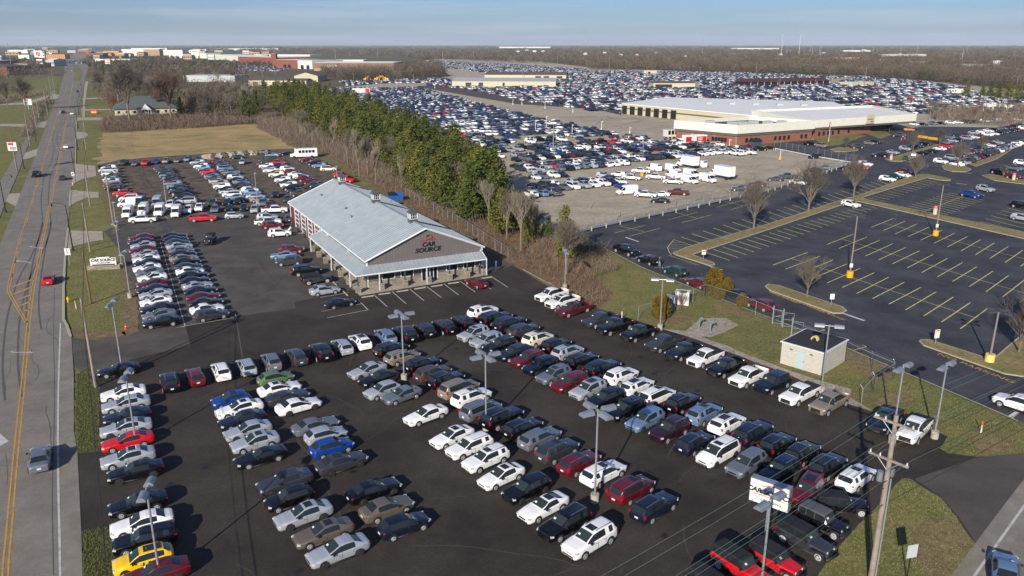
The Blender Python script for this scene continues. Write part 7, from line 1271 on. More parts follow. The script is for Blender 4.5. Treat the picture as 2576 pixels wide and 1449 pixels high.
for a, b, ts in ((pts[0], pts[1], (.25, .62, .67, .72, .77, .82)), (pts[1], pts[2], (.12, .18, .24, .5, .56, .62, .68, .86, .92))):
    an_ = math.atan2(b[1] - a[1], b[0] - a[0])
    for t in ts: x, y = lerp(a, b, t); mb = MB(); mb.box((x + math.sin(an_) * .05, y - math.cos(an_) * .05, 1.7), (1.1, .14, 1.5), rz=an_); mb.build('window', GLW, q)
E1, E2, E3 = G(2040, 350), G(2228, 331), G(2330, 322); e4 = lerp(A_, B_, .4); off = (D_[0] - C_2[0], D_[1] - C_2[1]); o2 = G(2300, 330)
q2 = thing('office_wing', 'right wing of the brick building with curved name panel and overhanging cream fascia', 'building', (E1[0], E1[1], .05)); bo = E1; dv = (off[0] * .5, off[1] * .5)
p2 = [rel(E1), rel(E2), rel((E2[0] + dv[0] + 12, E2[1] + dv[1] + 40)), rel((E1[0] + dv[0], E1[1] + dv[1] + 40))]; p2w = [rel(E1), rel(lerp(E1, o2, 1.0)), rel((o2[0] + dv[0] + 12, o2[1] + dv[1] + 40)), rel((E1[0] + dv[0], E1[1] + dv[1] + 40))]
block(p2, 0, 3.4, BRK, 'brick_wall', q2); block(p2w, 3.5, 4.2, GRB, 'grey_band', q2); parapet(p2w, grow_(p2w, -.8), 4.2, 7.2, 'fascia', CRW, q2); mb = MB(); mb.add([(*p, 6.3) for p in grow_(p2w, -.8)], [(0, 1, 2, 3)]); mb.build('roof', WRF, q2)
an_ = math.atan2(p2w[1][1] - p2w[0][1], p2w[1][0] - p2w[0][0]); x, y = lerp(p2w[0], p2w[1], .53); mb = MB(); mb.box((x, y - .5, 6.3), (4.6, .3, 3.6), rz=an_); pn2 = mb.build('name_panel', CRM, q2)
mb = MB(); x1_, y1_ = lerp(p2w[0], p2w[1], .53); mb.box((x1_ - .1, y1_ - .68, 6.2), (3.4, .1, .35), rz=an_); mb.box((x1_ + .6, y1_ - .68, 5.4), (1.4, .1, .25), rz=an_); mb.build('name_strokes', GRB, pn2)
for t in (.1, .16, .22, .28, .36, .5): x, y = lerp(p2[0], p2[1], t * .95); mb = MB(); mb.box((x, y - .05, 1.7), (1.1, .14, 1.5), rz=an_); mb.build('window', GLW, q2)
x, y = lerp(p2[0], p2[1], .8); mb = MB(); mb.box((x, y - .06, 1.8), (24, .14, 2.2), rz=an_); mb.build('window', GLW, q2)
q3 = thing('auction_warehouse', 'long white roofed warehouse with dark garage doors', 'building'); W0, W1_, W2_ = G(1564, 286), G(1705, 301), G(1690, 300); bo = W0; q3.location = (W0[0], W0[1], .05); RW = G(2062, 290); R2_ = G(1870, 262)
p3 = [rel(W0), rel(W1_), rel(G(1900, 322)), rel(G(2140, 300)), rel(G(2090, 281)), rel((G(1672, 268)))]; block(p3, 0, 4.9, CRM, 'walls', q3); rf3 = block(grow_(p3, .3), 4.9, 5.3, WRF, 'roof', q3); block([lerp(a, b, .004) for a, b in zip(grow_(p3, .15), p3)], 2.6, 3.2, BRF, 'brown_band', q3)
an_ = math.atan2(p3[1][1] - p3[0][1], p3[1][0] - p3[0][0])
for i in range(7): x, y = lerp(p3[0], p3[1], .05 + i * .145); mb = MB(); mb.box((x, y - .3, 2.1), (3.6, .25, 4.2), rz=an_); gd = mb.build('garage_door', GLW, q3); mb = MB(); [mb.box((x, y - .45, z), (3.6, .05, .12), rz=an_) for z in (.9, 1.7, 2.5, 3.3)]; mb.build('bars', CRM, gd)
for i in range(5): mb = MB(); x, y = lerp(lerp(p3[0], p3[3], .25 + i * .13), p3[4], .2); mb.box((x, y, 5.8), (3, 2, 1)); mb.build('roof_unit', SLV, rf3)
# cream workshops, garages, shop
bld('cream_workshop', 'cream metal workshop in the middle of the concrete lot', (1137, 218), (1398, 219), 204, 42, CRM, SLV, 'gable', 2.2, [(.16, 5), (.28, 4), (.5, 2)]); bld('cream_workshop', 'cream workshop with brown doors behind the nearer one', (1219, 199), (1424, 200), 188, 45, CRM, BRF, 'gable', 2.5, [(.66, 6), (.76, 6), (.92, 6)])
bld('inspection_shed', 'small cream shed with grey canopy among the parked cars', (1643, 222), (1748, 222), 209, 22, CRM, GRB, 'gable', 1.4, [(.25, 14)]); bld('gate_office', 'little cream office near the woods edge', (1620, 188), (1652, 188), 178, 14, CRM, CRW, 'flat', openings=[(.4, 3)])
r, l, hh_ = bld('maroon_canopy', 'long open shelter with maroon roof in the concrete lot', (1886, 218), (2084, 214), 207, 20, DRK, MRF, 'gable', 2.8, over=1.5); [(lambda mb: (mb.box((l * i / 12, -1.2, hh_ / 2), (.4, .4, hh_)), mb.build('column', CRM, r)))(MB()) for i in range(13)]  # open-sided: the near-black walls box paints in the shade under the roof
bld('cream_hut', 'long low cream hut right of the maroon shelter', (2142, 218), (2198, 216), 208, 12, CRM, CRW, 'flat', openings=[(.3, 2), (.7, 2)], oh=.5); r, l, hh_ = bld('site_trailer', 'white site trailer building at the right near the pines', (2472, 281), (2546, 283), 264, 10, CRW, WRF, 'flat'); winrow(r, l, hh_ * .6, 6, .9, .9)
bld('garage_row', 'cream garages with five brown doors beyond the evergreens', (626, 216), (771, 217), 202, 16, CRM, GRB, 'gable', 1.6, [(.12, 4.5), (.28, 4.5), (.46, 5), (.62, 5), (.82, 9)], om=BRF); bld('storage_barn', 'cream gabled barn behind the garages', (741, 206), (800, 206), 191, 40, CRM, BRF, 'end', 3.2)
bld('metal_warehouse', 'long pale metal warehouse behind bare trees', (462, 206), (592, 207), 190, 30, SLV, SLV, 'flat'); r, l, hh_ = bld('community_house', 'cream house with broad grey green roof and white porch', (290, 291), (447, 286), 275, 30, CRM, GRF, 'hip', 5.5, over=1.0); winrow(r, l, 1.6, 8, 1.2, 1.2)
mb = MB(); mb.add([(l * .42, -4, 2.8), (l * .58, -4, 2.8), (l * .5, -4, 5.4), (l * .42, 4, 2.8), (l * .58, 4, 2.8), (l * .5, 4, 5.4)], [(0, 2, 5, 3), (1, 4, 5, 2), (0, 1, 2)]); [mb.box((l * t, -3.8, 1.4), (.2, .2, 2.8)) for t in (.43, .47, .53, .57)]; mb.box((l * .5, -3.8, .9), (l * .3, .08, .12)); mb.build('porch', WPT, r)
# shopping centre and town
r, l, hh_ = bld('department_store', 'brown block department store with white letters on its front', (790, 178), (992, 178), 158, 90, BRW, WRF, 'flat'); text('lettering', "KOHL'S", (l * .21, -.3, hh_ - 6.0), 4.2, SGN, r, sx=1.25, ext=.2, bold=.06); mb = MB(); mb.box((l * .5, -.1, 1.5), (l, .3, 3.2)); mb.build('tan_base', TANW, r)
bld('store_upper_block', 'white upper block behind the brown department store', (839, 170), (915, 170), 151, 40, CRW, WRF, 'flat')
for i, (a, b, tv, dp, wm, rm, lb, op) in enumerate([((696, 172), (750, 173), 150, 60, BRKS, WRF, 'brick shop with white roof at the left of the department store', [(.4, 6), (.6, 6)]), ((750, 173), (786, 174), 152, 60, CRW, WRF, 'cream shop front between brick and brown stores', [(.3, 7), (.7, 7)]), ((683, 168), (696, 168), 135, 10, BRKS, CRW, 'square brick tower of the shopping centre', None),
      ((600, 160), (683, 164), 142, 70, BRKS, WRF, 'brick shop with white roof left of the brick tower', [(.3, 6), (.7, 6)]), ((542, 150), (600, 156), 137, 60, CRW, WRF, 'cream and tan store with long white roof', [(.5, 9)]), ((482, 146), (520, 147), 134, 40, CRW, WRF, 'white store left of the cream store', [(.5, 8)]), ((425, 146), (480, 146), 137, 30, WPT, WRF, 'low white building with peaked tent roofs', None),
      ((307, 140), (362, 140), 124, 30, CRW, WRF, 'four storey white hotel', None), ((362, 140), (402, 140), 124, 30, TANW, WRF, 'beige hotel right of the white hotel', None), ((262, 143), (300, 143), 129, 25, ORG, WRF, 'tan hotel left of the white hotel', None), ((402, 139), (460, 139), 126, 30, CRW, WRF, 'white office row right of the hotels', None), ((117, 148), (164, 148), 137, 25, ORG, BRF, 'orange yellow roadside hotel', None),
      ((185, 146), (260, 146), 134, 30, BRF, BRF, 'dark brown store with red sign', None), ((240, 158), (327, 158), 149, 30, CRW, WRF, 'long low white roofed restaurant row', [(.4, 5)]), ((-20, 166), (44, 164), 153, 25, BRKS, WRF, 'red and white shop at the left edge', [(.5, 6)]), ((47, 148), (74, 148), 138, 20, CRW, WRF, 'white shop behind the tall road sign', None), ((70, 172), (130, 170), 160, 25, TANW, BRF, 'tan house with brown hipped roof near the road sign', None),
      ((20, 190), (80, 186), 168, 30, BRKS, GRB, 'brick building with grey hipped roof behind the left lawn', None), ((640, 141), (780, 142), 137, 60, CRW, WRF, 'white flat roofs behind the shopping centre', None), ((20, 134), (70, 134), 126, 40, CRW, WRF, 'white warehouse on the left skyline', None), ((190, 133), (300, 132), 127, 60, SLV, WRF, 'long pale warehouse behind the hotels', None), ((330, 126), (420, 126), 121, 60, CRW, WRF, 'long white warehouse on the skyline', None), ((560, 127), (700, 127), 122, 60, CRW, WRF, 'wide white warehouse behind the shopping centre', None)]):
    r, l, hh_ = bld('shop' if 'hotel' not in lb else 'hotel', lb, a, b, tv, dp, wm, rm, 'flat' if 'hip' not in lb else 'hip', 3, op, oh=.45)
    if 'hotel' in lb: [winrow(r, l, hh_ * k, 9, 1.6, 1.6, x0=.04, x1=.96) for k in (.2, .45, .7)]
    if 'red sign' in lb: mb = MB(); mb.box((l * .5, -.5, hh_ + 1.5), (8, .4, 4)); mb.build('sign', SRED, r)
for i, (a, b, tv, dp, wm, rm, lb) in enumerate([((2102, 153), (2162, 153), 145, 40, YEL, SLV, 'yellow warehouse beyond the woods'), ((2196, 158), (2232, 158), 150, 25, CRM, CRW, 'cream shed right of the yellow warehouse'), ((2284, 165), (2334, 165), 155, 25, WPT, WRF, 'white warehouse beyond the woods'), ((2412, 173), (2490, 173), 162, 35, SLV, SLV, 'pale metal shed beside the white silo'), ((2020, 152), (2080, 151), 147, 20, CRM, BRF, 'low cream building beyond the maroon shelter'),
      ((2230, 142), (2330, 141), 137, 40, WPT, WRF, 'long white roofs far right'), ((1255, 121), (1385, 121), 117.5, 80, WPT, WRF, 'long white warehouse in the far centre'), ((1840, 124), (1960, 124), 121, 60, CRW, WRF, 'pale warehouse on the right skyline'), ((2120, 130), (2190, 130), 126.5, 60, WPT, WRF, 'white roof between the woods far right'), ((2500, 196), (2560, 197), 190, 12, WPT, WRF, 'white trailer shed near the right woods')]):
    bld('warehouse', lb, a, b, tv, dp, wm, rm, 'flat')
for i, (u, v) in enumerate(((1298, 132), (1321, 128), (1340, 131), (1362, 131), (1517, 136), (1598, 142), (1468, 139), (1645, 136), (1557, 143), (1960, 141), (2170, 128), (2260, 141), (2420, 140), (1720, 147), (2068, 137))):
    bld('white_house', 'small white gabled house among the brown woods, %s in a scatter' % ordw(i), (u, v), (u + 9, v), v - 4, 9, WPT, SLV if i % 2 else WPT, 'end' if i % 2 else 'gable', 3, H_=5, grp='white houses in the woods')
random.seed(31)
for i in range(46):
    u = random.uniform(-20, 690); v = random.uniform(124, 150) if u > 150 or i % 2 else random.uniform(150, 168); wd_ = random.uniform(12, 34) * (1 if v < 140 else .8)
    if 130 < u + wd_ / 2 < 235 and v > 140: continue
    wc = random.choice([(CRW, WRF), (TANW, BRF), (BRKS, WRF), (WPT, SLV), (CRM, BRF), (SLV, WRF), (TANW, WRF)])
    r, l, hh_ = bld('town_building', '%s building with %s roof in the distant town, %s of the scatter' % ({CRW: 'white', TANW: 'tan', BRKS: 'brick red', WPT: 'white painted', CRM: 'cream', SLV: 'grey'}[wc[0]], {WRF: 'white', BRF: 'brown', SLV: 'grey'}[wc[1]], ordw(i)), (u, v), (u + wd_, v), v - 3.5, random.uniform(15, 40), wc[0], wc[1], random.choice(['flat', 'flat', 'gable']), 2.5, H_=random.uniform(8, 13), grp='buildings of the distant town')
    winrow(r, l, hh_ * .5, 4, l * .12, hh_ * .3)
x, y = G(2507, 172); q = thing('silo', 'tall white cylindrical silo beyond the right woods', 'silo', (x, y, 0)); H_ = HT((2507, 172), 153); mb = MB(); mb.tube((0, 0, 0), (0, 0, H_), 7, n=24); mb.build('tank', WPT, q); mb = MB(); mb.tube((0, 0, H_), (0, 0, H_ + 1), 7.1, 3, n=24); mb.build('cap', SLV, q)
# masts, poles
def mast(u, vb, vt, lab, r=.5, grp=None, m=None, head=False, red=False):
    x, y = G(u, vb); H_ = CAMH + (HY - vt) * math.hypot(y, CAMH) / F if vt < HY else HT((u, vb), vt); q = thing('mast', lab, 'mast', (x, y, 0), 0, grp); mb = MB(); mb.tube((0, 0, 0), (0, 0, H_), r, r * .6, n=6); mb.build('pole', m or SLV, q)
    if head: mb = MB(); [mb.box((math.cos(a) * 3 * r, math.sin(a) * 3 * r, H_ - 2 * r), (2 * r, 2 * r, 4 * r)) for a in (0, 1.57, 3.14, 4.7)]; mb.build('lamp_ring', SLV, q)
mast(1479, 124, 0, 'very tall thin radio mast rising to the top of the picture', .9)
for u, t in ((1322, 70), (1378, 72), (1432, 78), (1486, 72)): mast(u, 121, t, 'thin distant radio mast, %s of four' % {1322: 'first', 1378: 'second', 1432: 'third', 1486: 'fourth'}[u], .9, 'thin radio masts on the skyline')
for u, b, t in ((1965, 140, 88), (2009, 141, 90)): mast(u, b, t, 'tall white floodlight mast, %s of two' % ('left' if u < 2000 else 'right'), .6, 'tall white floodlight masts', WPT, True)
for i, (u, b, t) in enumerate(((1766, 142, 92), (1978, 146, 112), (2037, 138, 103), (2042, 144, 112), (2060, 145, 108), (2063, 146, 112), (2142, 144, 114), (2168, 141, 113), (2195, 139, 108), (2263, 152, 116), (2305, 142, 108), (2418, 162, 124), (2431, 140, 112), (2551, 142, 119), (1881, 124, 110), (1602, 122, 108), (1567, 124, 109), (1950, 126, 108), (844, 147, 122), (950, 143, 124), (1191, 150, 126), (1114, 151, 128), (880, 140, 128))): mast(u, b, t, 'tall grey lighting pole above the woods, %s of the scatter' % ordw(i), .35, 'tall lighting poles above the woods', SLV)
for u, b, t in ((29, 168, 107), (84, 162, 110), (108, 166, 98), (117, 169, 110)): mast(u, b, t, 'tall steel power pole left of the road, %s from left' % {29: 'first', 84: 'second', 108: 'third', 117: 'fourth'}[u], .45, 'tall steel power poles', LAMPG)
mast(285, 140, 112, 'distant round topped tower behind the hotels', .5, None, WPT, True)
for i, (u, b, t) in enumerate(((1532, 177, 142), (1402, 171, 139), (1294, 161, 135), (1758, 234, 168), (1476, 203, 167), (1521, 208, 169), (1900, 201, 157), (2174, 219, 167), (2047, 242, 200), (2552, 210, 174), (1663, 200, 175), (1626, 200, 166), (1392, 388, 310), (891, 234, 180), (1041, 212, 187), (989, 196, 174), (1176, 200, 170), (1160, 205, 175), (1315, 200, 177), (1433, 215, 180), (1832, 215, 176), (1960, 222, 183), (2465, 265, 237), (2338, 302, 280), (2386, 292, 270), (661, 195, 178), (693, 190, 180))):
    upole((u, b), t, 'slender wooden pole by the concrete lot, %s of the scatter' % ordw(i), WOOD, r=.14 if b > 230 else .2, arms=1 if i % 3 == 0 else 0, grp='slender wooden poles around the concrete lot', ang=28)
# road signs
def post_sign(name, lab, b, h_, w1, h1, m, ang=0, bars=None, mp=None, z0=None):
    x, y = G(*b); q = thing(name, lab, 'sign', (x, y, .03), R(ang)); mb = MB(); mb.tube((0, 0, 0), (0, 0, h_), .05 if w1 < 3 else .25, n=6); mb.build('post', mp or POST, q); mb = MB(); mb.box((0, -.07, h_ - h1 / 2), (w1, .05, h1)); mb.build('panel', m, q)
    for (dx, dz, a, c, mm) in (bars or []): mb = MB(); mb.box((dx, -.12, h_ - h1 / 2 + dz), (a, .04, c)); mb.build('marking', mm, q)
    return q
q = post_sign('tall_road_sign', 'tall white road sign with red ring left of the road', (103, 178), 27, 11, 9, SGN, bars=[(0, -9, 9, 1, SRED)]); mb = MB(); [mb.tube((2.6 * math.cos(t), -.4, 22.5 + 2.6 * math.sin(t)), (2.6 * math.cos(t + .4), -.4, 22.5 + 2.6 * math.sin(t + .4)), .5, n=5) for t in np.arange(0, 6.28, .4)]; mb.tube((0, -.3, 22.5), (0, -.6, 22.5), 1.2, n=12); mb.build('red_ring', SRED, q)
for dz, ww in ((-8, 8), (-10.3, 9), (-12.6, 9)): mb = MB(); mb.box((0, -.1, 22.5 + dz), (ww, .3, 1.8)); mb.build('lower_panel', SGN if dz != -10.3 else BRF, q)
post_sign('petrol_sign', 'red and blue shop sign left of the road', (73, 276), 6, 4.4, 3.4, SGN, bars=[(-.8, .9, 2.4, 1.2, SRED), (-.9, -.7, 2.2, 1.6, mat('sign_blue', '#1d4f8c', .5))]); post_sign('orange_sign', 'orange topped stacked sign by the far restaurants', (272, 168), 12, 8, 8, SGN, bars=[(0, 2.5, 7, 2, ORG), (0, -1, 7, 1.5, SRED)])
post_sign('roadside_sign', 'white and red panel sign on the left lawn', (42, 430), 8.2, 2.6, 2.4, SGN, bars=[(-.3, .7, 1.6, .7, SRED), (.2, -.5, 1.8, .8, LAMPG)]); post_sign('speed_sign', 'small white road sign beside the yellow hydrant at the verge', (187, 460), 2.8, .75, .9, SGN, bars=[(0, 0, .4, .4, BLK)]); mb = MB()
post_sign('merge_sign', 'small white road sign with black arrow at the lamp post foot', (176, 668), 2.9, .9, 1.1, SGN, bars=[(-.05, .1, .1, .6, BLK), (.15, -.2, .35, .1, BLK)]); post_sign('road_sign_back', 'pair of square road signs seen from behind at the lower right', (2280, 1462), 2.9, .8, 1.0, mat('sign_back', '#aab0b3', .5), ang=15, mp=BLK)
post_sign('island_notice', 'small white notice on the kerbed island tip with the bare tree', (2090, 772), 1.9, .6, .8, SGN); post_sign('island_notice', 'pink and white notice on the long grass island tip', (1769, 655), 1.8, .7, .8, WPT, bars=[(0, .2, .5, .15, SRED)]); post_sign('island_notice', 'white notice board with red rim on the right island', (2352, 868), 2.0, .7, 1.1, WPT, ang=15, bars=[(0, .42, .5, .1, SRED)])
q = thing('red_yard_sign', 'red and yellow sign on the grass before the house', 'sign', (*G(237, 286), .02)); mb = MB(); mb.box((0, 0, 1.1), (3.4, .4, 1.9)); mb.build('panel', SRED, q); mb = MB(); mb.box((0, -.23, .8), (2.6, .05, .9)); mb.build('yellow_patch', YB, q)
# hydrants, cone, markers
def hyd(b, lab): x, y = G(*b); q = thing('fire_hydrant', lab, 'hydrant', (x, y, .02), 0, 'yellow hydrants'); mb = MB(); mb.tube((0, 0, 0), (0, 0, .6), .14, n=10); mb.tube((0, 0, .6), (0, 0, .8), .17, .05, n=10); mb.build('barrel', YB, q); mb = MB(); mb.tube((-.22, 0, .45), (.22, 0, .45), .07, n=8); mb.build('nozzle', YB, q)
hyd((172, 760), 'yellow fire hydrant near the driveway corner'); hyd((184, 467), 'yellow fire hydrant beyond the small speed sign')
def cone(b, lab, s_=1.): x, y = G(*b); q = thing('traffic_cone', lab, 'traffic cone', (x, y, .06)); q.scale = (s_, s_, s_); OR = mat('cone_orange', '#d9480f', .5); mb = MB(); mb.box((0, 0, .02), (.4, .4, .04)); mb.tube((0, 0, .04), (0, 0, .75), .14, .03, n=12); mb.build('cone', OR, q); mb = MB(); mb.tube((0, 0, .34), (0, 0, .5), .094, .068, n=12); mb.build('white_band', SGN, q)
cone((317, 829), 'orange traffic cone on the verge near the driveway'); cone((2267, 353), 'left orange cone beside the dark grey pickup', 1.3); cone((2276, 350), 'right orange cone beside the dark grey pickup', 1.3)
for (u, v, c1, lb) in ((192, 778, YB, 'yellow and white marker post near the driveway corner'), (2467, 1090, mat('cone_orange', '#d9480f', .5), 'orange topped white marker post on the right lawn'), (1564, 806, SGN, 'short white bollard in front of the grey pickup')): x, y = G(u, v); q = thing('marker_post', lb, 'marker post', (x, y, 0)); mb = MB(); mb.tube((0, 0, 0), (0, 0, .85), .06, n=8); mb.build('post', SGN, q); mb = MB(); mb.tube((0, 0, .85), (0, 0, 1.25), .07, n=8); mb.build('top', c1, q)
for u, v, lb in ((2351, 541, 'on the grass strip in the middle of the sealed lot'), (2241, 403, 'at the near end of the island strip'), (2549, 454, 'on the island at the right edge')): x, y = G(u, v); q = thing('litter_bin', 'cream and pink barrel ' + lb, 'bin', (x, y, .16)); mb = MB(); mb.tube((0, 0, 0), (0, 0, 1.3), .42, n=14); mb.build('barrel', CRM, q); mb = MB(); mb.tube((0, 0, 1.3), (0, 0, 1.85), .44, .38, n=14); mb.build('lid', mat('faded_pink', '#b8616b', .6), q)
x, y = G(995, 506); q = thing('dumpster', 'blue metal dumpster with open lid behind the building', 'dumpster', (x, y, .05), R(20)); DB = mat('dumpster_blue', '#1f4f98', .5); mb = MB(); mb.add([(-1.5, -.9, 0), (1.5, -.9, 0), (1.5, .9, 0), (-1.5, .9, 0), (-1.7, -1.0, 1.5), (1.7, -1.0, 1.5), (1.7, 1.0, 1.9), (-1.7, 1.0, 1.9)], [(3, 2, 1, 0), (0, 1, 5, 4), (1, 2, 6, 5), (2, 3, 7, 6), (3, 0, 4, 7)]); mb.build('bin', DB, q); mb = MB(); mb.box((-.85, 0, 1.8), (1.6, 2.0, .05), tilt=('X', .2)); mb.build('lid', BLK, q)
x, y = G(1898, 376); q = thing('dark_kiosk', 'small dark peaked kiosk at the corner of the brick building', 'kiosk', (x, y, .05), R(28)); mb = MB(); mb.box((0, 0, 1.4), (3.6, 3, 2.8)); mb.build('walls', DKM, q); mb = MB(); mb.add([(-2, -1.7, 2.8), (2, -1.7, 2.8), (2, 1.7, 2.8), (-2, 1.7, 2.8), (-2, 0, 3.8), (2, 0, 3.8)], [(0, 1, 5, 4), (2, 3, 4, 5), (1, 2, 5), (3, 0, 4)]); mb.build('roof', DRK, q)
x, y = G(1688, 349); q = thing('guard_booth', 'white windowed guard booth on yellow posts by the brick wall', 'booth', (x, y, .05), R(20)); mb = MB(); mb.box((0, 0, 2.2), (5.5, 3, 2.6)); mb.build('cabin', WPT, q); mb = MB(); [mb.box((k, -1.52, 2.5), (1.1, .08, 1.6)) for k in (-1.7, -.2, 1.3)]; mb.build('window', GLW, q)
for k in (-2.6, -.9, .9, 2.6): mb = MB(); mb.tube((k, -2.2, 0), (k, -2.2, 1.3), .2, n=8); mb.build('bollard', YB, q)
# box trucks, bus
def boxtruck(b, hd, lab, boxm=None, L_=5.2, cab='white', red=False):
    x, y = G(*b); q = thing('box_truck', lab, 'truck', (x, y, .05), R(hd)); bm2 = boxm or PAINT['white']; mb = MB(); mb.box((-L_ / 2 + .5, 0, 2.35), (L_, 2.4, 2.6)); bx_ = mb.build('cargo_box', bm2, q)
    mb = MB(); [mb.box((-L_ / 2 + .5, sx * 1.21, z), (L_, .05, .1)) for sx in (-1, 1) for z in (1.1, 3.6)]; mb.box((-L_ + .49, 0, 2.3), (.04, .06, 2.3)); mb.build('trim', SLV, bx_)
    if red: mb = MB(); [mb.box((-L_ / 2 + .5, sx * 1.23, 2.2), (L_ - .3, .04, 1.9)) for sx in (-1, 1)]; mb.build('red_panel', SRED, bx_); mb = MB(); [mb.tube((-L_ / 2 + 1.4, sx * 1.24, 2.3), (-L_ / 2 + 1.4, sx * 1.28, 2.3), 1.15, n=20) for sx in (-1, 1)]; mb.build('white_disc', SGN, bx_); mb = MB(); [mb.box((-L_ / 2 - 1.2, sx * 1.27, z), (1.8, .04, .16)) for sx in (-1, 1) for z in (2.7, 2.3, 1.9)]; mb.build('white_lines', SGN, bx_)
    mb = MB(); mb.add([(.6, -1, .5), (2.9, -.95, .5), (2.9, .95, .5), (.6, 1, .5), (.6, -1, 2.3), (1.4, -.9, 2.35), (1.4, .9, 2.35), (.6, 1, 2.3), (2.05, -.97, 1.45), (2.9, -.9, 1.15), (2.9, .9, 1.15), (2.05, .97, 1.45)], [(0, 1, 9, 8, 5, 4), (3, 7, 6, 11, 10, 2), (1, 2, 10, 9), (9, 10, 11, 8), (8, 11, 6, 5), (4, 5, 6, 7), (0, 4, 7, 3)]); mb.build('cab', PAINT[cab], q)
    mb = MB(); mb.add([(2.03, -.85, 1.5), (2.03, .85, 1.5), (1.44, .8, 2.28), (1.44, -.8, 2.28)], [(0, 1, 2, 3)]); [mb.box((1.35, sx * .975, 1.8), (.75, .03, .5)) for sx in (-1, 1)]; mb.build('windows', GLW, q)
    for xx in (2.1, -L_ + 1.7):
        for sx in (-1, 1): mb = MB(); mb.tube((xx, sx * .75, .42), (xx, sx * 1.02, .42), .42, n=14); mb.build('wheel', TY, q)
boxtruck((1723, 421), 120, 'white box truck at the back of the white vehicle group'); boxtruck((1806, 448), 120, 'white box truck standing apart at the right of the group', L_=5.6); boxtruck((1722, 366), 200, 'white lorry with red panelled side and white disc', L_=9, red=True); boxtruck((1700, 220), 30, 'distant red and white box truck', L_=7, red=True)
x, y = G(764, 397); q = thing('shuttle_bus', 'white shuttle bus with dark windows at the top of the dirt lot', 'bus', (x, y, .05), R(198)); mb = MB(); mb.box((-1.1, 0, 1.75), (6.4, 2.4, 2.5)); mb.box((2.25, 0, 2.55), (1.0, 2.2, .9)); mb.build('body', PAINT['white'], q); mb = MB(); mb.add([(2.1, -1, .5), (4.2, -.9, .5), (4.2, .9, .5), (2.1, 1, .5), (2.1, -1, 2.2), (2.6, -.95, 2.2), (2.6, .95, 2.2), (2.1, 1, 2.2), (3.2, -.95, 1.5), (4.2, -.8, 1.2), (4.2, .8, 1.2), (3.2, .95, 1.5)], [(0, 1, 9, 8, 5, 4), (3, 7, 6, 11, 10, 2), (1, 2, 10, 9), (9, 10, 11, 8), (4, 5, 6, 7)]); mb.build('cab', PAINT['white'], q); mb = MB(); mb.add([(3.21, -.9, 1.52), (3.21, .9, 1.52), (2.62, .88, 2.18), (2.62, -.88, 2.18)], [(0, 1, 2, 3)]); mb.build('windshield', GLW, q)
for sx in (-1, 1):
    for k in range(5): mb = MB(); mb.box((1.1 - k * 1.05, sx * 1.21, 2.1), (.85, .04, .85)); mb.build('window', GLW, q)
for xx in (3.0, -2.6):
    for sx in (-1, 1): mb = MB(); mb.tube((xx, sx * .9, .42), (xx, sx * 1.22, .42), .42, n=14); mb.build('wheel', TY, q)
# yellow excavators, heaps, barrier
for i, (u, v, hd) in enumerate(((947, 203, 10), (972, 203, 180), (921, 204, 60))):
    x, y = G(u, v); q = thing('excavator', 'yellow excavator by the woods, %s from the left' % ordw((1, 2, 0)[i]), 'excavator', (x, y, 0), R(hd), 'excavators by the woods'); mb = MB(); mb.box((0, 1.2, .5), (4, .7, 1)); mb.box((0, -1.2, .5), (4, .7, 1)); mb.build('tracks', BLK, q); mb = MB(); mb.box((-.3, 0, 1.9), (3.6, 2.6, 1.6)); mb.box((.8, .7, 3), (1.2, 1, 1.3)); mb.build('body', YB, q); mb = MB(); mb.tube((1.2, 0, 2), (4, 0, 5), .35, n=5); mb.tube((4, 0, 5), (7, 0, 2), .3, n=5); mb.box((7, 0, 1.2), (.9, 1.2, 1.2)); mb.build('boom', YB, q)
random.seed(9)
for i in range(9):
    x, y = G(524 + i * 13.5, 399 - i * 1.3 + random.uniform(-1, 1)); bm_ = bmesh.new(); bmesh.ops.create_icosphere(bm_, subdivisions=3, radius=1)
    for v in bm_.verts: k = 1 + random.uniform(-.13, .13); v.co = Vector((v.co.x * 2.4 * k, v.co.y * 2.1 * k, max(-.1, v.co.z * 1.5 * k)))
    me = bpy.data.meshes.new('heap'); bm_.to_mesh(me); bm_.free(); me.materials.append(M['dirt'] if i % 2 else M['gravel']); obj('dirt_heap', me, None, (x, y, 0), random.uniform(0, 3), 'grey brown heap of dirt at the field edge, %s from the left' % ordw(i), 'dirt heap', 'dirt heaps along the field')
for (a, b, lb) in (((2310, 346), (2332, 349), 'left'), ((2335, 350), (2357, 353), 'right')): p, p2_ = G(*a), G(*b); mb = MB(); mb.box((0, 0, .45), (math.hypot(p2_[0] - p[0], p2_[1] - p[1]), .4, .9)); mb.box((0, 0, .15), (math.hypot(p2_[0] - p[0], p2_[1] - p[1]), .7, .3)); o = mb.build('road_barrier', YB); o.location = ((p[0] + p2_[0]) / 2, (p[1] + p2_[1]) / 2, .06); o.rotation_euler.z = math.atan2(p2_[1] - p[1], p2_[0] - p[0]); tag(o, 'yellow road barrier at the far bays, %s of two' % lb, 'barrier', 'yellow road barriers')
x, y = G(2084, 357); q = thing('flagpole', 'slim white flagpole on the lawn before the brick wing', 'flagpole', (x, y, 0)); H_ = HT((2084, 357), 304); mb = MB(); mb.tube((0, 0, 0), (0, 0, H_), .1, .05); mb.build('pole', WPT, q); mb = MB(); mb.box((-.1, .3, H_ - 1.4), (.1, .7, 1.9)); mb.build('flag', SRED, q)
for i in range(9):
    x, y = G(2050 + i * 9, 343 - i * .8); tree('clipped_bush', 'arb', 1, x, y, 1.7, 'low brown clipped bush along the brick wing, %s from the left' % ordw(i), 'brown bushes along the brick wing', 'bush', wide=1.5)
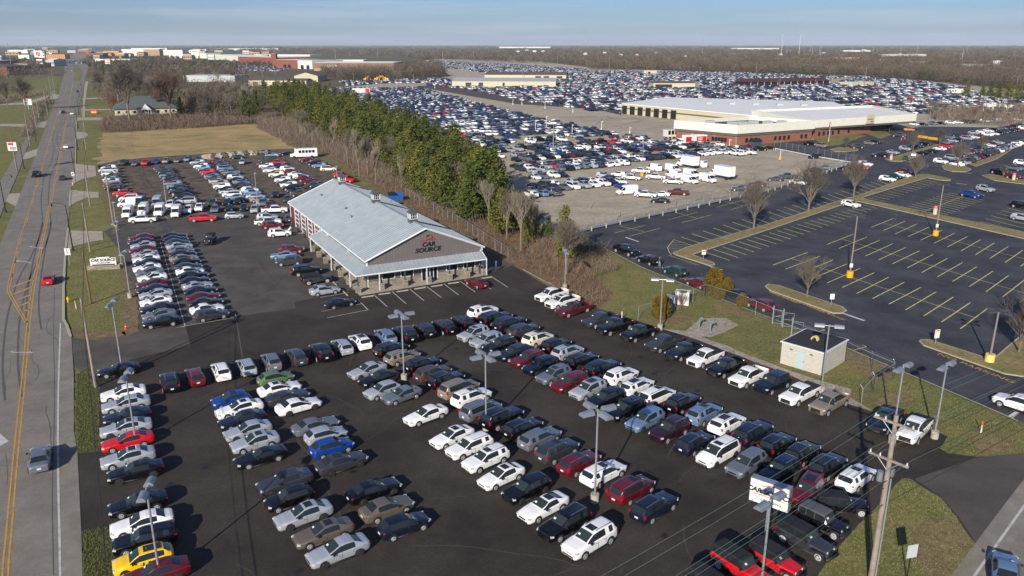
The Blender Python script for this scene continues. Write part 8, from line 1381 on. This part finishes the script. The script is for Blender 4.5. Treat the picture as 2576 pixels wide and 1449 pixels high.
q = thing('sign_trailer', 'white and red advertising trailer behind the evergreen belt', 'trailer', (*G(909, 236), .05), R(5)); mb = MB(); mb.box((0, 0, 2.4), (13, 2.4, 3)); mb.build('box', WPT, q); mb = MB(); mb.box((4.6, -1.23, 2.4), (3, .05, 2.6)); mb.build('red_panel', SRED, q)
q = thing('parked_trailer', 'white trailer with black letters beside the pines at the right', 'trailer', (*G(2404, 238), .05), R(-8)); mb = MB(); mb.box((0, 0, 2.6), (13, 2.5, 3.0)); mb.build('box', WPT, q); text('lettering', 'MAY', (-3, -1.3, 1.9), 2.2, BLK, q, sx=1.4, bold=.05); mb = MB(); [mb.tube((k, -1, .5), (k, 1, .5), .5, n=10) for k in (-5, -4, 4.5)]; mb.build('wheels', TY, q)
# ------------------------------------------------------------ people
SKIN = mat('skin', '#a9785c', .6)
def person(b, hd, top, legs, lab, reach=False, hat=None):
    x, y = G(*b); q = thing('person', lab, 'person', (x, y, .06), R(hd))
    V = [(0, 0, .93), (0, 0, 1.15), (0, 0, 1.4), (0, 0, 1.52), (0, 0, 1.64), (.01, 0, 1.74), (0, .1, .88), (.04, .12, .5), (0, .12, .08), (.14, .14, .04), (0, -.1, .88), (-.02, -.12, .5), (-.06, -.12, .08), (.08, -.14, .04), (0, .19, 1.4), (.02, .25, 1.13), (.2 if reach else .1, .22, .95 if not reach else 1.2), (0, -.19, 1.4), (.02, -.25, 1.13), (.25 if reach else .06, -.23, .9 if not reach else 1.25)]
    Ed = [(0, 1), (1, 2), (2, 3), (3, 4), (4, 5), (0, 6), (6, 7), (7, 8), (8, 9), (0, 10), (10, 11), (11, 12), (12, 13), (2, 14), (14, 15), (15, 16), (2, 17), (17, 18), (18, 19)]
    Rr = [.15, .14, .16, .06, .10, .085, .10, .07, .05, .045, .10, .07, .05, .045, .075, .05, .035, .075, .05, .035]
    me = bpy.data.meshes.new('person'); me.from_pydata(V, Ed, []); o = obj('body', me, q); o.modifiers.new('skin', 'SKIN'); sk = me.skin_vertices[0].data
    for s_, r in zip(sk, Rr): s_.radius = (r, r * 1.15)
    sk[0].use_root = True; o.modifiers.new('sub', 'SUBSURF').levels = 1; o.modifiers['sub'].render_levels = 2
    dg = bpy.context.evaluated_depsgraph_get(); m2 = bpy.data.meshes.new_from_object(o.evaluated_get(dg)); o.modifiers.clear(); o.data = m2; m2.materials.clear()
    for m_2 in (SKIN, top, legs, BLK): m2.materials.append(m_2)
    for p in m2.polygons:
        z = p.center.z; out = abs(p.center.y) > .2 and z < (1.0 if not reach else 1.3) and (abs(p.center.x) > .14 or z < .98); p.material_index = 3 if z < .1 else 2 if z < .93 and abs(p.center.y) < .21 else 0 if z > 1.5 or out else 1; p.use_smooth = True
    mb = MB()
    bm_ = bmesh.new(); bmesh.ops.create_uvsphere(bm_, u_segments=12, v_segments=8, radius=.105); [setattr(v, 'co', Vector((v.co.x * 1.0 - .015, v.co.y * .9, v.co.z + 1.72))) for v in bm_.verts]; hm = bpy.data.meshes.new('hair'); bm_.to_mesh(hm); bm_.free(); hm.materials.append(hat or BARKD); obj('hair', hm, q)
JB = mat('blue_jacket', '#1c4fa8', .8); JN = mat('denim', '#2b3a55', .9); JK = mat('dark_jacket', '#17181c', .8); JR = mat('red_shirt', '#b3121c', .8); JG = mat('brown_jacket', '#4a4038', .8); LJ = mat('light_jeans', '#7c8da5', .9)
person((1248, 684), 200, JB, JN, 'person in a blue jacket and jeans right of the porch corner'); person((1207, 690), 160, JK, JN, 'person in dark clothes under the porch beside the last pillar'); person((1659, 672), 140, JG, LJ, 'person in a brown jacket and pale jeans at the open tailgate', reach=True); person((749, 573), 200, JR, JK, 'person in a red shirt by the open garage door')
# flowing marks of paint: fire lane lettering
def floor_text(body, b, ang, size, lab=None):
    x, y = G(*b); t = text('road_lettering', body, (x, y, .0625), size, M['yellow'], rot=(0, 0, ang), ext=.0, align='LEFT', sx=1.6); tag(t, kind='structure')
floor_text('NO PARKING', c34(1690, 668), heading(c34(1690, 660), c34(1900, 740)), .95); floor_text('NO PARKING', c34(215, 128), heading(c34(215, 120), c34(350, 165)), .75); floor_text('FIRE LANE', c34(440, 210), heading(c34(440, 200), c34(560, 245)), .75); floor_text('FIRE LANE', c34(10, 50), heading(c34(10, 40), c34(110, 80)), .75)
# ------------------------------------------------------------ air
hz = MB(); hz.box((0, 14500, 134), (56000, 29700, 272)); HZM = bpy.data.materials.new('haze_air'); HZM.use_nodes = True; n = HZM.node_tree; n.nodes.clear(); vo = n.nodes.new('ShaderNodeVolumePrincipled'); ou = n.nodes.new('ShaderNodeOutputMaterial'); vo.inputs['Color'].default_value = (.80, .90, 1, 1); vo.inputs['Density'].default_value = .000045; vo.inputs['Anisotropy'].default_value = 0; n.links.new(vo.outputs[0], ou.inputs['Volume'])
import sys
HZ = hz.build('haze', HZM, kind='stuff')

for o in S.objects:
    if o.parent is None and 'label' in o and len(o['label'].split()) > 16 and '--' in sys.argv and 'DBG' in sys.argv: print('LONG', o.name, o['label'])
